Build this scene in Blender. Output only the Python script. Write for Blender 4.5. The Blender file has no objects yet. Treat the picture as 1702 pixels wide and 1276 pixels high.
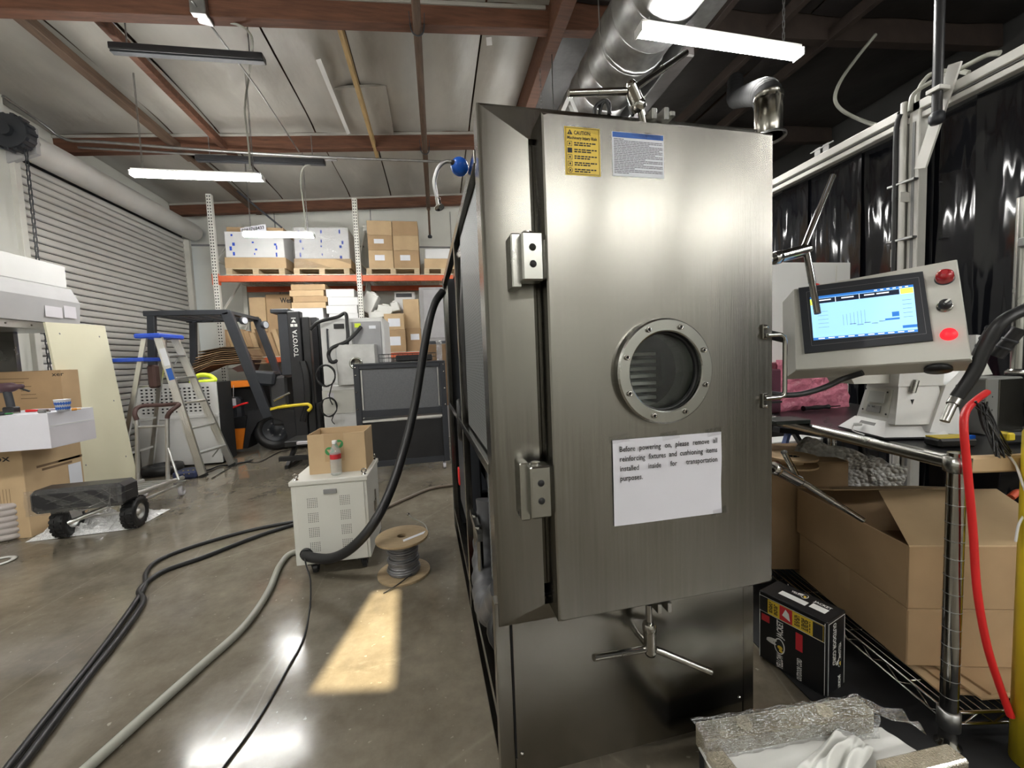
import bpy, math, random
from mathutils import Vector, Matrix
random.seed(7)
S = bpy.context.scene
COL = S.collection
V = Vector
# ---------------------------------------------------------------- camera
F, CX, CY, H = 667.0, 851.0, 638.0, 1.2
def _n(x, y): return V((x - CX, y - CY, F)).normalized()
_yw = _n(728, 599); _hs = -0.0404
_a = V((0 - CX, 599 - _hs*728 - CY, F)); _b = V((1702 - CX, 599 + _hs*974 - CY, F))
_d = _b.cross(_a).normalized()
if _d.y < 0: _d = -_d
_zw = -_d; _xw = _yw.cross(_zw)
R3 = Matrix((_xw, _yw, _zw))                      # camera (right, down, forward) -> world
cam_d = bpy.data.cameras.new('camera'); cam = bpy.data.objects.new('camera', cam_d); COL.objects.link(cam)
cam_d.sensor_width = 36.0; cam_d.lens = F/1702*36; cam_d.clip_start = 0.02; cam_d.clip_end = 100
_cm = Matrix((R3 @ V((1,0,0)), R3 @ V((0,-1,0)), R3 @ V((0,0,-1)))).transposed().to_4x4()
_cm.translation = V((0,0,H)); cam.matrix_world = _cm
S.camera = cam
CAM = V((0,0,H))
def ray(px, py): return R3 @ V((px - CX, py - CY, F))
def az(px, py, z=0.0): d = ray(px, py); return CAM + d*((z - H)/d.z)      # point at height z seen at a photo pixel
def ay(px, py, y): d = ray(px, py); return CAM + d*(y/d.y)                # ... at depth y
def ax(px, py, x): d = ray(px, py); return CAM + d*(x/d.x)                # ... on the plane x
def on(px, py, P, N): d = ray(px, py); return CAM + d*((P - CAM).dot(N)/d.dot(N))
# ---------------------------------------------------------------- view and world
S.view_settings.view_transform = 'Standard'; S.view_settings.look = 'None'
S.view_settings.exposure = 1.8; S.view_settings.gamma = 1.0; S.view_settings.use_curve_mapping = False
wd = bpy.data.worlds.new('world'); S.world = wd; wd.use_nodes = True
wn = wd.node_tree.nodes; bg = wn['Background']
bg.inputs[0].default_value = (0.75, 0.85, 1.0, 1); bg.inputs[1].default_value = 0.6
LAMP = 34.0                                        # emission of the LED strip lamps
# sun: enters through an unseen roof opening, added to shape the floor patch
SUN_DIR = V((0.02, 0.30, -1.0)).normalized()
sd = bpy.data.lights.new('sun', 'SUN'); sd.energy = 6.0; sd.angle = 0.012; sd.color = (1.0, 0.84, 0.55)
so = bpy.data.objects.new('sun', sd); COL.objects.link(so)
so.rotation_euler = (-SUN_DIR).to_track_quat('Z', 'Y').to_euler(); so.location = (0, -3, 8)

# ---------------------------------------------------------------- mesh builder
class MB:
    def __init__(s, T=None):
        s.v = []; s.f = []; s.sm = []; s.mi = []; s.m = 0; s.T = T
    def add(s, vs, fs, smooth=False):
        o = len(s.v)
        s.v += [(s.T @ V(p) if s.T else V(p)) for p in vs]
        for f in fs:
            s.f.append([i + o for i in f]); s.sm.append(smooth); s.mi.append(s.m)
        return s
    def obox(s, c, X, Y, Z, b=0.0):                # half-vectors X, Y, Z; chamfer b
        c = V(c); X = V(X); Y = V(Y); Z = V(Z)
        L = [X.length, Y.length, Z.length]; U = [X.normalized(), Y.normalized(), Z.normalized()]
        if X.cross(Y).dot(Z) < 0: U[2] = -U[2]
        b = min(b, min(L)*0.48)
        sg = [(i, j, k) for i in (-1,1) for j in (-1,1) for k in (-1,1)]
        if b <= 0:
            vs = [c + U[0]*L[0]*i + U[1]*L[1]*j + U[2]*L[2]*k for i, j, k in sg]
            return s.add(vs, [(0,1,3,2),(4,6,7,5),(0,4,5,1),(2,3,7,6),(0,2,6,4),(1,5,7,3)])
        vs = []; ix = {}
        for g in sg:
            for a in range(3):
                p = c.copy()
                for q in range(3): p += U[q]*g[q]*(L[q] - (0 if q == a else b))
                ix[g, a] = len(vs); vs.append(p)
        fs = []
        def cc(lst, nrm):
            p = [vs[i] for i in lst]; n = (p[1]-p[0]).cross(p[2]-p[0])
            fs.append(lst if n.dot(nrm) > 0 else lst[::-1])
        for a in range(3):
            o1, o2 = (a+1) % 3, (a+2) % 3
            for sa in (-1, 1):
                def k(p, q):
                    g = [0,0,0]; g[a] = sa; g[o1] = p; g[o2] = q; return ix[tuple(g), a]
                cc([k(-1,-1), k(1,-1), k(1,1), k(-1,1)], U[a]*sa)
            for s1 in (-1, 1):
                for s2 in (-1, 1):
                    g0 = [0,0,0]; g0[a] = -1; g0[o1] = s1; g0[o2] = s2; g1 = list(g0); g1[a] = 1
                    g0 = tuple(g0); g1 = tuple(g1)
                    cc([ix[g0,o1], ix[g1,o1], ix[g1,o2], ix[g0,o2]], U[o1]*s1 + U[o2]*s2)
        for g in sg: cc([ix[g,0], ix[g,1], ix[g,2]], U[0]*g[0] + U[1]*g[1] + U[2]*g[2])
        return s.add(vs, fs)
    def box(s, x0, y0, z0, x1, y1, z1, b=0.0):
        return s.obox(((x0+x1)/2, (y0+y1)/2, (z0+z1)/2), (abs(x1-x0)/2,0,0), (0,abs(y1-y0)/2,0), (0,0,abs(z1-z0)/2), b)
    def bar(s, p, q, w, h, up=(0,0,1), b=0.0):      # rectangular bar from p to q
        p = V(p); q = V(q); d = q - p; u = V(up)
        sd_ = d.cross(u)
        if sd_.length < 1e-6: sd_ = d.cross(V((1,0,0)))
        sd_.normalize(); u = sd_.cross(d).normalized()
        return s.obox((p+q)/2, d/2, sd_*w/2, u*h/2, b)
    def ring(s, c, d, r, n):
        d = d.normalized(); a = d.cross(V((0,0,1)))
        if a.length < 1e-3: a = d.cross(V((1,0,0)))
        a.normalize(); b = d.cross(a)
        return [c + a*r*math.cos(2*math.pi*i/n) + b*r*math.sin(2*math.pi*i/n) for i in range(n)]
    def cyl(s, p, q, r, r2=None, n=16, cap=True):
        p = V(p); q = V(q); r2 = r if r2 is None else r2; d = q - p
        vs = s.ring(p, d, r, n) + s.ring(q, d, r2, n)
        s.add(vs, [(i, (i+1) % n, n+(i+1) % n, n+i) for i in range(n)], True)
        if cap: s.add(vs, [tuple(range(n))[::-1], tuple(range(n, 2*n))])
        return s
    def tube(s, pts, r, n=8, k=0, rf=None):         # swept tube; k = Catmull-Rom steps per span
        P = [V(p) for p in pts]
        if k:
            Q = []; E = [P[0]*2 - P[1]] + P + [P[-1]*2 - P[-2]]
            for i in range(1, len(E)-2):
                a, b, c, d = E[i-1:i+3]
                for j in range(k):
                    t = j/k; Q.append(0.5*((2*b) + (c-a)*t + (2*a-5*b+4*c-d)*t*t + (3*b-a-3*c+d)*t**3))
            P = Q + [P[-1]]
        vs = []; pa = None
        for i, p in enumerate(P):
            d = (P[min(i+1, len(P)-1)] - P[max(i-1, 0)]).normalized()
            if pa is None:
                pa = d.cross(V((0.11,0.2,1))); pa.normalize()
            pa = (pa - d*pa.dot(d)).normalized(); b = d.cross(pa)
            rr = rf(i/(len(P)-1)) if rf else r
            vs += [p + pa*rr*math.cos(2*math.pi*j/n) + b*rr*math.sin(2*math.pi*j/n) for j in range(n)]
        m = len(P)
        fs = [(i*n+j, i*n+(j+1) % n, (i+1)*n+(j+1) % n, (i+1)*n+j) for i in range(m-1) for j in range(n)]
        s.add(vs, fs, True); s.add(vs[:n] + vs[-n:], [tuple(range(n))[::-1], tuple(range(n, 2*n))])
        return s
    def lathe(s, prof, c, d=(0,0,1), n=24, close=False, smooth=True):   # prof: (radius, height)
        c = V(c); d = V(d).normalized(); vs = []
        for r, h in prof: vs += s.ring(c + d*h, d, max(r, 1e-5), n)
        m = len(prof); fs = []
        for i in range(m if close else m-1):
            k = (i+1) % m
            fs += [(i*n+j, i*n+(j+1) % n, k*n+(j+1) % n, k*n+j) for j in range(n)]
        return s.add(vs, fs, smooth)
    def prism(s, poly, vec, cap2=True):
        P = [V(p) for p in poly]; vec = V(vec); n = len(P)
        nr = V((0,0,0))
        for i in range(n): nr += P[i].cross(P[(i+1) % n])
        if nr.dot(vec) > 0: P = P[::-1]
        return s.add(P + [p + vec for p in P], [tuple(range(n)), tuple(range(n, 2*n))[::-1]] + [(i, n+i, n+(i+1) % n, (i+1) % n) for i in range(n)])
    def grid(s, fn, nu, nv, smooth=True):
        vs = [V(fn(i/nu, j/nv)) for j in range(nv+1) for i in range(nu+1)]; w = nu+1
        return s.add(vs, [(j*w+i, j*w+i+1, (j+1)*w+i+1, (j+1)*w+i) for j in range(nv) for i in range(nu)], smooth)
    def sph(s, c, r, n=16, m=10, sc=(1,1,1)):
        c = V(c); vs = []
        for j in range(m+1):
            t = math.pi*j/m; 
            vs += [c + V((max(1e-4, math.sin(t))*r*math.cos(2*math.pi*i/n)*sc[0], max(1e-4, math.sin(t))*r*math.sin(2*math.pi*i/n)*sc[1], -math.cos(t)*r*sc[2])) for i in range(n)]
        return s.add(vs, [(j*n+i, j*n+(i+1) % n, (j+1)*n+(i+1) % n, (j+1)*n+i) for j in range(m) for i in range(n)], True)
    def text(s, txt, o, X, Y, size, width=None, bold=0.0):   # flat lettering; o = left end of the base line
        vs, fs, w = glyphs(txt, bold); X = V(X).normalized(); Y = V(Y).normalized(); o = V(o)
        k = (width/w) if width else size
        return s.add([o + X*v[0]*k + Y*v[1]*size for v in vs], fs)
    def build(s, name, m, par=None, kind=None):
        me = bpy.data.meshes.new(name)
        M = WM[par.name].inverted() if par else Matrix()
        vs = [M @ p for p in s.v]
        me.from_pydata(vs, [], s.f); me.polygons.foreach_set('use_smooth', s.sm)
        for q in (m if isinstance(m, (list, tuple)) else [m]): me.materials.append(q)
        if any(s.mi): me.polygons.foreach_set('material_index', s.mi)
        uv = me.uv_layers.new(name='UVMap').data
        for p in me.polygons:
            n = p.normal; a = max(range(3), key=lambda i: abs(n[i]))
            for li in p.loop_indices:
                c = me.vertices[me.loops[li].vertex_index].co
                uv[li].uv = ((c.y, c.z), (c.x, c.z), (c.x, c.y))[a]
        me.update()
        o = bpy.data.objects.new(name, me); COL.objects.link(o)
        if par: o.parent = par; WM[o.name] = WM[par.name].copy()
        else: WM[o.name] = Matrix()
        if kind: o['kind'] = kind
        return o
_gl = {}
def glyphs(txt, bold=0.0):
    if (txt, bold) not in _gl:
        cu = bpy.data.curves.new('t', 'FONT'); cu.body = txt; cu.size = 1; cu.resolution_u = 2; cu.offset = bold
        ob = bpy.data.objects.new('t', cu); me = bpy.data.meshes.new_from_object(ob)
        vs = [tuple(v.co) for v in me.vertices]; fs = [list(p.vertices) for p in me.polygons]
        x0 = min(v[0] for v in vs); w = max(v[0] for v in vs) - x0
        _gl[txt, bold] = ([(v[0]-x0, v[1], 0) for v in vs], fs, w)
        bpy.data.objects.remove(ob); bpy.data.curves.remove(cu); bpy.data.meshes.remove(me)
    return _gl[txt, bold]
WM = {}
def tag(o, label=None, cat=None, group=None, kind=None):
    if label: o['label'] = label
    if cat: o['category'] = cat
    if group: o['group'] = group
    if kind: o['kind'] = kind
    return o
def thing(name, label, cat, loc=(0,0,0), rz=0.0, group=None):
    o = bpy.data.objects.new(name, None); COL.objects.link(o); o.empty_display_size = 0.1
    o.location = loc; o.rotation_euler = (0, 0, rz)
    WM[o.name] = Matrix.Translation(V(loc)) @ Matrix.Rotation(rz, 4, 'Z')
    return tag(o, label, cat, group)
def struct(name, par=None, loc=(0,0,0)):
    o = bpy.data.objects.new(name, None); COL.objects.link(o); o.location = loc; o['kind'] = 'structure'
    WM[o.name] = Matrix.Translation(V(loc)); return o
def dup(root, loc, rz, label):
    r = root.copy(); COL.objects.link(r); r.location = loc; r.rotation_euler = (0,0,rz); r['label'] = label
    WM[r.name] = Matrix.Translation(V(loc)) @ Matrix.Rotation(rz, 4, 'Z')
    for ch in list(root.children):
        c = ch.copy(); COL.objects.link(c); c.parent = r; WM[c.name] = WM[r.name]
        for g in list(ch.children):
            d = g.copy(); COL.objects.link(d); d.parent = c
    return r
def TR(loc, rz=0.0): return Matrix.Translation(V(loc)) @ Matrix.Rotation(rz, 4, 'Z')

# ---------------------------------------------------------------- materials
MT = {}
def mat(name, col, rough=0.5, metal=0.0, var=0.08, vs=6.0, bump=0.0, bs=40.0, bd=0.01, aniso=0.0, st=(1,1,1), rvar=0.0, emit=0.0, alpha=1.0, trans=0.0, coat=0.0, spec=0.5, ior=1.45):
    m = bpy.data.materials.new(name); m.use_nodes = True; nt = m.node_tree; N = nt.nodes; L = nt.links
    b = N['Principled BSDF']; b.inputs['Roughness'].default_value = rough; b.inputs['Metallic'].default_value = metal
    b.inputs['Specular IOR Level'].default_value = spec; b.inputs['IOR'].default_value = ior
    tc = N.new('ShaderNodeTexCoord'); mp = N.new('ShaderNodeMapping'); mp.inputs['Scale'].default_value = st
    L.new(tc.outputs['Object'], mp.inputs['Vector'])
    nz = N.new('ShaderNodeTexNoise'); nz.inputs['Scale'].default_value = vs; nz.inputs['Detail'].default_value = 5
    L.new(mp.outputs[0], nz.inputs['Vector'])
    rp = N.new('ShaderNodeValToRGB'); rp.color_ramp.elements[0].position = 0.25; rp.color_ramp.elements[1].position = 0.75
    rp.color_ramp.elements[0].color = (*[c*(1-var) for c in col], 1); rp.color_ramp.elements[1].color = (*[min(1, c*(1+var)) for c in col], 1)
    L.new(nz.outputs['Fac'], rp.inputs[0]); L.new(rp.outputs[0], b.inputs['Base Color'])
    if rvar:
        mr = N.new('ShaderNodeMapRange'); mr.inputs[3].default_value = rough - rvar; mr.inputs[4].default_value = rough + rvar
        L.new(nz.outputs['Fac'], mr.inputs[0]); L.new(mr.outputs[0], b.inputs['Roughness'])
    if bump:
        n2 = N.new('ShaderNodeTexNoise'); n2.inputs['Scale'].default_value = bs; n2.inputs['Detail'].default_value = 3
        L.new(mp.outputs[0], n2.inputs['Vector'])
        bp = N.new('ShaderNodeBump'); bp.inputs['Strength'].default_value = bump; bp.inputs['Distance'].default_value = bd
        L.new(n2.outputs['Fac'], bp.inputs['Height']); L.new(bp.outputs[0], b.inputs['Normal'])
    if aniso:
        tg = N.new('ShaderNodeTangent'); tg.direction_type = 'UV_MAP'; tg.uv_map = 'UVMap'
        b.inputs['Anisotropic'].default_value = aniso; b.inputs['Anisotropic Rotation'].default_value = ANR
        L.new(tg.outputs[0], b.inputs['Tangent'])
    if emit:
        b.inputs['Emission Color'].default_value = (*col, 1); b.inputs['Emission Strength'].default_value = emit
    b.inputs['Transmission Weight'].default_value = trans; b.inputs['Alpha'].default_value = alpha
    b.inputs['Coat Weight'].default_value = coat
    MT[name] = m; return m
ANR = 0.25
steel = mat('brushed_steel', (0.24, 0.232, 0.21), 0.215, 1.0, 0.08, 3.0, 0.014, 9.0, 0.004, aniso=0.8, st=(40,40,1.0), rvar=0.05)
steel2 = mat('sheet_steel', (0.235, 0.227, 0.203), 0.21, 1.0, 0.10, 2.5, 0.06, 3.0, 0.02, rvar=0.06)
chrome = mat('polished_steel', (0.40, 0.39, 0.365), 0.12, 1.0, 0.05)
satin = mat('satin_steel', (0.38, 0.38, 0.355), 0.26, 1.0, 0.06, rvar=0.05)
alu = mat('aluminium', (0.66, 0.66, 0.65), 0.36, 1.0, 0.08, 8)
galv = mat('galvanised', (0.34, 0.34, 0.335), 0.38, 1.0, 0.22, 14, 0.05, 12, 0.01)
black = mat('black_rubber', (0.013, 0.013, 0.014), 0.42, 0, 0.2)
blackpl = mat('black_plastic', (0.02, 0.02, 0.022), 0.35, 0, 0.15)
blackmt = mat('black_matt', (0.012, 0.012, 0.013), 0.75, 0, 0.2)
dgrey = mat('dark_grey_paint', (0.033, 0.036, 0.043), 0.42, 0, 0.12)
mgrey = mat('mid_grey', (0.22, 0.22, 0.22), 0.5, 0, 0.1)
white = mat('white_plastic', (0.66, 0.66, 0.65), 0.38, 0, 0.03)
whitemt = mat('white_matt', (0.66, 0.66, 0.66), 0.7, 0, 0.04, bump=0.06, bs=25)
offwh = mat('cabinet_paint', (0.58, 0.575, 0.53), 0.42, 0, 0.03)
paper = mat('paper', (0.66, 0.655, 0.71), 0.75, 0, 0.03, bump=0.12, bs=14, bd=0.01)
card = mat('cardboard', (0.40, 0.27, 0.15), 0.78, 0, 0.10, 5, 0.08, 60, 0.003)
card2 = mat('cardboard_pale', (0.50, 0.36, 0.21), 0.78, 0, 0.10, 5, 0.08, 60, 0.003)
card3 = mat('cardboard_dark', (0.17, 0.105, 0.055), 0.8, 0, 0.18, 6, 0.1, 50, 0.003)
tape = mat('packing_tape', (0.47, 0.33, 0.19), 0.25, 0, 0.08)
wood = mat('beam_wood', (0.115, 0.048, 0.026), 0.7, 0, 0.35, 4, 0.2, 10, 0.01, st=(1,8,8))
wood2 = mat('pale_timber', (0.42, 0.29, 0.13), 0.7, 0, 0.25, 6, 0.1, 14, 0.01, st=(8,1,8))
wood3 = mat('dark_timber', (0.10, 0.062, 0.04), 0.75, 0, 0.3, 5, st=(8,1,8))
ply = mat('plywood', (0.33, 0.245, 0.145), 0.65, 0, 0.2, 18, st=(1,6,1))
orange = mat('rack_orange', (0.62, 0.12, 0.045), 0.5, 0, 0.12)
orange2 = mat('truck_orange', (0.80, 0.22, 0.02), 0.42, 0, 0.08)
rackgrey = mat('rack_paint', (0.66, 0.65, 0.60), 0.55, 0, 0.08)
blue = mat('blue_plastic', (0.03, 0.09, 0.55), 0.35, 0, 0.08)
bluep = mat('blue_paint', (0.01, 0.10, 0.52), 0.22, 0, 0.05)
red = mat('red_plastic', (0.62, 0.02, 0.02), 0.4, 0, 0.1)
yellow = mat('yellow_paint', (0.72, 0.55, 0.03), 0.45, 0, 0.1)
lime = mat('hi_vis', (0.70, 0.85, 0.05), 0.6, 0, 0.1)
stick = mat('sticker_yellow', (0.74, 0.52, 0.05), 0.35, 0, 0.06)
stickb = mat('sticker_blue', (0.03, 0.12, 0.45), 0.3, 0, 0.05)
stickw = mat('sticker_white', (0.72, 0.74, 0.80), 0.35, 0, 0.03)
ink = mat('ink', (0.02, 0.02, 0.02), 0.6, 0, 0.05)
inkg = mat('ink_grey', (0.18, 0.18, 0.22), 0.6, 0, 0.05)
inkb = mat('ink_brown', (0.17, 0.11, 0.06), 0.7, 0, 0.05)
green = mat('ink_green', (0.05, 0.25, 0.08), 0.6, 0, 0.05)
whiteink = mat('ink_white', (0.75, 0.75, 0.72), 0.5, 0, 0.03)
redink = mat('ink_red', (0.55, 0.03, 0.04), 0.5, 0, 0.05)
cream = mat('cream_board', (0.62, 0.59, 0.44), 0.55, 0, 0.04, 2.0)
brown = mat('brown_grip', (0.07, 0.035, 0.03), 0.6)
pink = mat('pink_film', (0.62, 0.20, 0.28), 0.22, 0, 0.3, 14, 0.7, 22, 0.03)
foam = mat('white_foam', (0.66, 0.66, 0.63), 0.8, 0, 0.05, bump=0.15, bs=9, bd=0.02)
greyh = mat('hood_grey', (0.42, 0.415, 0.42), 0.5, 0, 0.04)
lilac = mat('light_lilac', (0.62, 0.60, 0.64), 0.5, 0, 0.04)
hose = mat('grey_hose', (0.30, 0.30, 0.26), 0.4, 0, 0.1)
def glassmat(name, col, rough=0.02, alpha=0.25):
    m = bpy.data.materials.new(name); m.use_nodes = True; nt = m.node_tree; N = nt.nodes; L = nt.links
    out = N['Material Output']; N.remove(N['Principled BSDF'])
    t = N.new('ShaderNodeBsdfTransparent'); t.inputs[0].default_value = (*col, 1)
    g = N.new('ShaderNodeBsdfGlossy'); g.inputs['Roughness'].default_value = rough
    nz = N.new('ShaderNodeTexNoise'); nz.inputs['Scale'].default_value = 30
    bp = N.new('ShaderNodeBump'); bp.inputs['Strength'].default_value = 0.0 if rough < 0.1 else 1.0; bp.inputs['Distance'].default_value = 0.02
    L.new(nz.outputs['Fac'], bp.inputs['Height']); L.new(bp.outputs[0], g.inputs['Normal'])
    fr = N.new('ShaderNodeLayerWeight'); pw = N.new('ShaderNodeMath'); pw.operation = 'POWER'; pw.inputs[1].default_value = 4.0; L.new(fr.outputs['Facing'], pw.inputs[0])
    ad = N.new('ShaderNodeMath'); ad.operation = 'MULTIPLY_ADD'; ad.inputs[1].default_value = 0.8; ad.inputs[2].default_value = max(0.02, 0.045 + alpha); ad.use_clamp = True; L.new(pw.outputs[0], ad.inputs[0])
    mx = N.new('ShaderNodeMixShader'); L.new(ad.outputs[0], mx.inputs[0]); L.new(t.outputs[0], mx.inputs[1]); L.new(g.outputs[0], mx.inputs[2])
    L.new(mx.outputs[0], out.inputs[0]); return m
cleartape = glassmat('clear_tape', (0.97, 0.97, 0.97), 0.25, 0.0)
def petmat():
    m = glassmat('clear_plastic', (0.9, 0.92, 0.92), 0.08, 0.02); nt = m.node_tree; N = nt.nodes; L = nt.links; out = N['Material Output']; src = out.inputs[0].links[0].from_socket
    d = N.new('ShaderNodeBsdfDiffuse'); d.inputs[0].default_value = (0.7, 0.72, 0.72, 1); mx = N.new('ShaderNodeMixShader'); mx.inputs[0].default_value = 0.28
    L.new(src, mx.inputs[1]); L.new(d.outputs[0], mx.inputs[2]); L.new(mx.outputs[0], out.inputs[0]); return m
pet = petmat()
glass = glassmat('clear_glass', (0.93, 0.96, 0.95), 0.01, -0.01)
film2 = glassmat('thin_film', (0.95, 0.95, 0.95), 0.11, 0.38)
film = glassmat('wrap_film', (0.92, 0.92, 0.92), 0.16, 0.16)
def bubblewrap():
    m = mat('bubble_wrap', (0.62, 0.62, 0.60), 0.2, 0, 0.2, 30); nt = m.node_tree; N = nt.nodes; L = nt.links; b = N['Principled BSDF']
    tc = N.new('ShaderNodeTexCoord'); vo = N.new('ShaderNodeTexVoronoi'); vo.inputs['Scale'].default_value = 55
    L.new(tc.outputs['Object'], vo.inputs['Vector']); bp = N.new('ShaderNodeBump'); bp.inputs['Strength'].default_value = 1.0; bp.inputs['Distance'].default_value = 0.012; bp.invert = True
    nz = N.new('ShaderNodeTexNoise'); nz.inputs['Scale'].default_value = 12
    b2 = N.new('ShaderNodeBump'); b2.inputs['Strength'].default_value = 0.8; b2.inputs['Distance'].default_value = 0.05
    L.new(tc.outputs['Object'], nz.inputs['Vector']); L.new(nz.outputs['Fac'], b2.inputs['Height']); L.new(b2.outputs[0], bp.inputs['Normal'])
    L.new(vo.outputs['Distance'], bp.inputs['Height']); L.new(bp.outputs[0], b.inputs['Normal']); return m
bubble = bubblewrap()
def wrapfoam():
    m = mat('wrapped_foam', (0.42, 0.37, 0.28), 0.18, 0, 0.15, 12, coat=0.6); nt = m.node_tree; N = nt.nodes; L = nt.links; b = N['Principled BSDF']
    tc = N.new('ShaderNodeTexCoord'); vo = N.new('ShaderNodeTexVoronoi'); vo.feature = 'DISTANCE_TO_EDGE'; vo.inputs['Scale'].default_value = 150
    L.new(tc.outputs['Object'], vo.inputs['Vector']); bp = N.new('ShaderNodeBump'); bp.inputs['Strength'].default_value = 1.0; bp.inputs['Distance'].default_value = 0.01
    L.new(vo.outputs['Distance'], bp.inputs['Height']); L.new(bp.outputs[0], b.inputs['Normal']); return m
wfoam = wrapfoam()
def perforated():
    m = mat('perforated_sheet', (0.13, 0.14, 0.145), 0.5, 0.3, 0.05); nt = m.node_tree; N = nt.nodes; L = nt.links; b = N['Principled BSDF']
    tc = N.new('ShaderNodeTexCoord'); mp = N.new('ShaderNodeMapping'); mp.inputs['Scale'].default_value = (1, 90, 90); mp.inputs['Rotation'].default_value = (math.pi/4, 0, 0)
    L.new(tc.outputs['UV'], mp.inputs['Vector'])
    mp.inputs['Scale'].default_value = (75, 75, 1); mp.inputs['Rotation'].default_value = (0, 0, math.pi/4)
    vo = N.new('ShaderNodeTexVoronoi'); vo.voronoi_dimensions = '2D'; vo.inputs['Randomness'].default_value = 0; vo.inputs['Scale'].default_value = 1
    L.new(mp.outputs[0], vo.inputs['Vector'])
    lt = N.new('ShaderNodeMath'); lt.operation = 'LESS_THAN'; lt.inputs[1].default_value = 0.33; L.new(vo.outputs['Distance'], lt.inputs[0])
    mx = N.new('ShaderNodeMix'); mx.data_type = 'RGBA'; mx.inputs[6].default_value = (0.17, 0.18, 0.185, 1); mx.inputs[7].default_value = (0.015, 0.016, 0.017, 1)
    L.new(lt.outputs[0], mx.inputs[0]); L.new(mx.outputs[2], b.inputs['Base Color']); return m
perf = perforated()
def concrete():
    m = mat('polished_concrete', (0.15, 0.135, 0.11), 0.14, 0, 0.2, 1.2, spec=0.6); nt = m.node_tree; N = nt.nodes; L = nt.links; b = N['Principled BSDF']
    tc = N.new('ShaderNodeTexCoord')
    def noise(sc, det, ro=0.6, st=(1,1,1)):
        mp = N.new('ShaderNodeMapping'); mp.inputs['Scale'].default_value = st; L.new(tc.outputs['Object'], mp.inputs[0])
        n = N.new('ShaderNodeTexNoise'); n.inputs['Scale'].default_value = sc; n.inputs['Detail'].default_value = det; n.inputs['Roughness'].default_value = ro
        L.new(mp.outputs[0], n.inputs['Vector']); return n.outputs['Fac']
    def ramp(src, p0, c0, p1, c1):
        r = N.new('ShaderNodeValToRGB'); r.color_ramp.elements[0].position = p0; r.color_ramp.elements[0].color = (*c0, 1)
        r.color_ramp.elements[1].position = p1; r.color_ramp.elements[1].color = (*c1, 1); L.new(src, r.inputs[0]); return r.outputs[0]
    base = ramp(noise(1.1, 10, 0.68), 0.34, (0.095, 0.081, 0.060), 0.68, (0.235, 0.207, 0.163))
    spk = ramp(noise(16, 6, 0.7), 0.35, (0.88, 0.88, 0.88), 0.7, (1.06, 1.05, 1.03))
    mx = N.new('ShaderNodeMix'); mx.data_type = 'RGBA'; mx.blend_type = 'MULTIPLY'; mx.inputs[0].default_value = 1
    L.new(base, mx.inputs[6]); L.new(spk, mx.inputs[7])
    scr = ramp(noise(3.0, 8, 0.8, (0.5, 1.4, 1)), 0.60, (0, 0, 0), 0.78, (0.30, 0.28, 0.24))
    ad = N.new('ShaderNodeMix'); ad.data_type = 'RGBA'; ad.blend_type = 'ADD'; ad.inputs[0].default_value = 0.30
    L.new(mx.outputs[2], ad.inputs[6]); L.new(scr, ad.inputs[7]); 
    fl_ = ramp(noise(38, 2, 0.5), 0.70, (0, 0, 0), 0.76, (0.30, 0.28, 0.25)); a2 = N.new('ShaderNodeMix'); a2.data_type = 'RGBA'; a2.blend_type = 'ADD'; a2.inputs[0].default_value = 0.45
    L.new(ad.outputs[2], a2.inputs[6]); L.new(fl_, a2.inputs[7])
    wv = N.new('ShaderNodeTexVoronoi'); wv.feature = 'DISTANCE_TO_EDGE'; wv.inputs['Scale'].default_value = 1.3; mpv = N.new('ShaderNodeMapping'); mpv.inputs['Scale'].default_value = (1.0, 0.35, 1); mpv.inputs['Rotation'].default_value = (0, 0, 0.5)
    L.new(tc.outputs['Object'], mpv.inputs[0]); L.new(mpv.outputs[0], wv.inputs['Vector'])
    sc_ = ramp(wv.outputs['Distance'], 0.0, (0.07, 0.065, 0.055), 0.005, (0, 0, 0)); a3 = N.new('ShaderNodeMix'); a3.data_type = 'RGBA'; a3.blend_type = 'ADD'
    L.new(noise(2.5, 3), a3.inputs[0]); L.new(a2.outputs[2], a3.inputs[6]); L.new(sc_, a3.inputs[7]); L.new(a3.outputs[2], b.inputs['Base Color'])
    mr = N.new('ShaderNodeMapRange'); mr.inputs[1].default_value = 0.3; mr.inputs[2].default_value = 0.7; mr.inputs[3].default_value = 0.07; mr.inputs[4].default_value = 0.20
    L.new(noise(2.2, 7), mr.inputs[0]); L.new(mr.outputs[0], b.inputs['Roughness'])
    bp = N.new('ShaderNodeBump'); bp.inputs['Strength'].default_value = 0.10; bp.inputs['Distance'].default_value = 0.02
    L.new(noise(3, 3, 0.45), bp.inputs['Height']); L.new(bp.outputs[0], b.inputs['Normal']); return m
floor_m = concrete()
sheet_m = mat('insulation_sheet', (0.35, 0.335, 0.30), 0.42, 0, 0.14, 1.6, 0.25, 4.0, 0.04, st=(1.6,0.7,1))
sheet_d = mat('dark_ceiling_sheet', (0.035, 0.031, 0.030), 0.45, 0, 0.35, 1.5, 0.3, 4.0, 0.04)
wall_m = mat('wall_paint', (0.66, 0.66, 0.61), 0.7, 0, 0.08, 1.5, 0.05, 20)
slat_m = mat('shutter_slat', (0.62, 0.61, 0.585), 0.45, 0.1, 0.06, 3)
pvc_m = mat('black_pvc', (0.006, 0.0065, 0.009), 0.09, 0, 0.2, 3, 0.5, 3.0, 0.06, st=(1,1.4,0.3), spec=0.6)
whitefr = mat('white_frame_paint', (0.62, 0.61, 0.575), 0.45, 0, 0.08, 10)
led = mat('led_diffuser', (1.0, 0.99, 0.95), 0.4, 0, 0.0, emit=LAMP)
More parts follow.
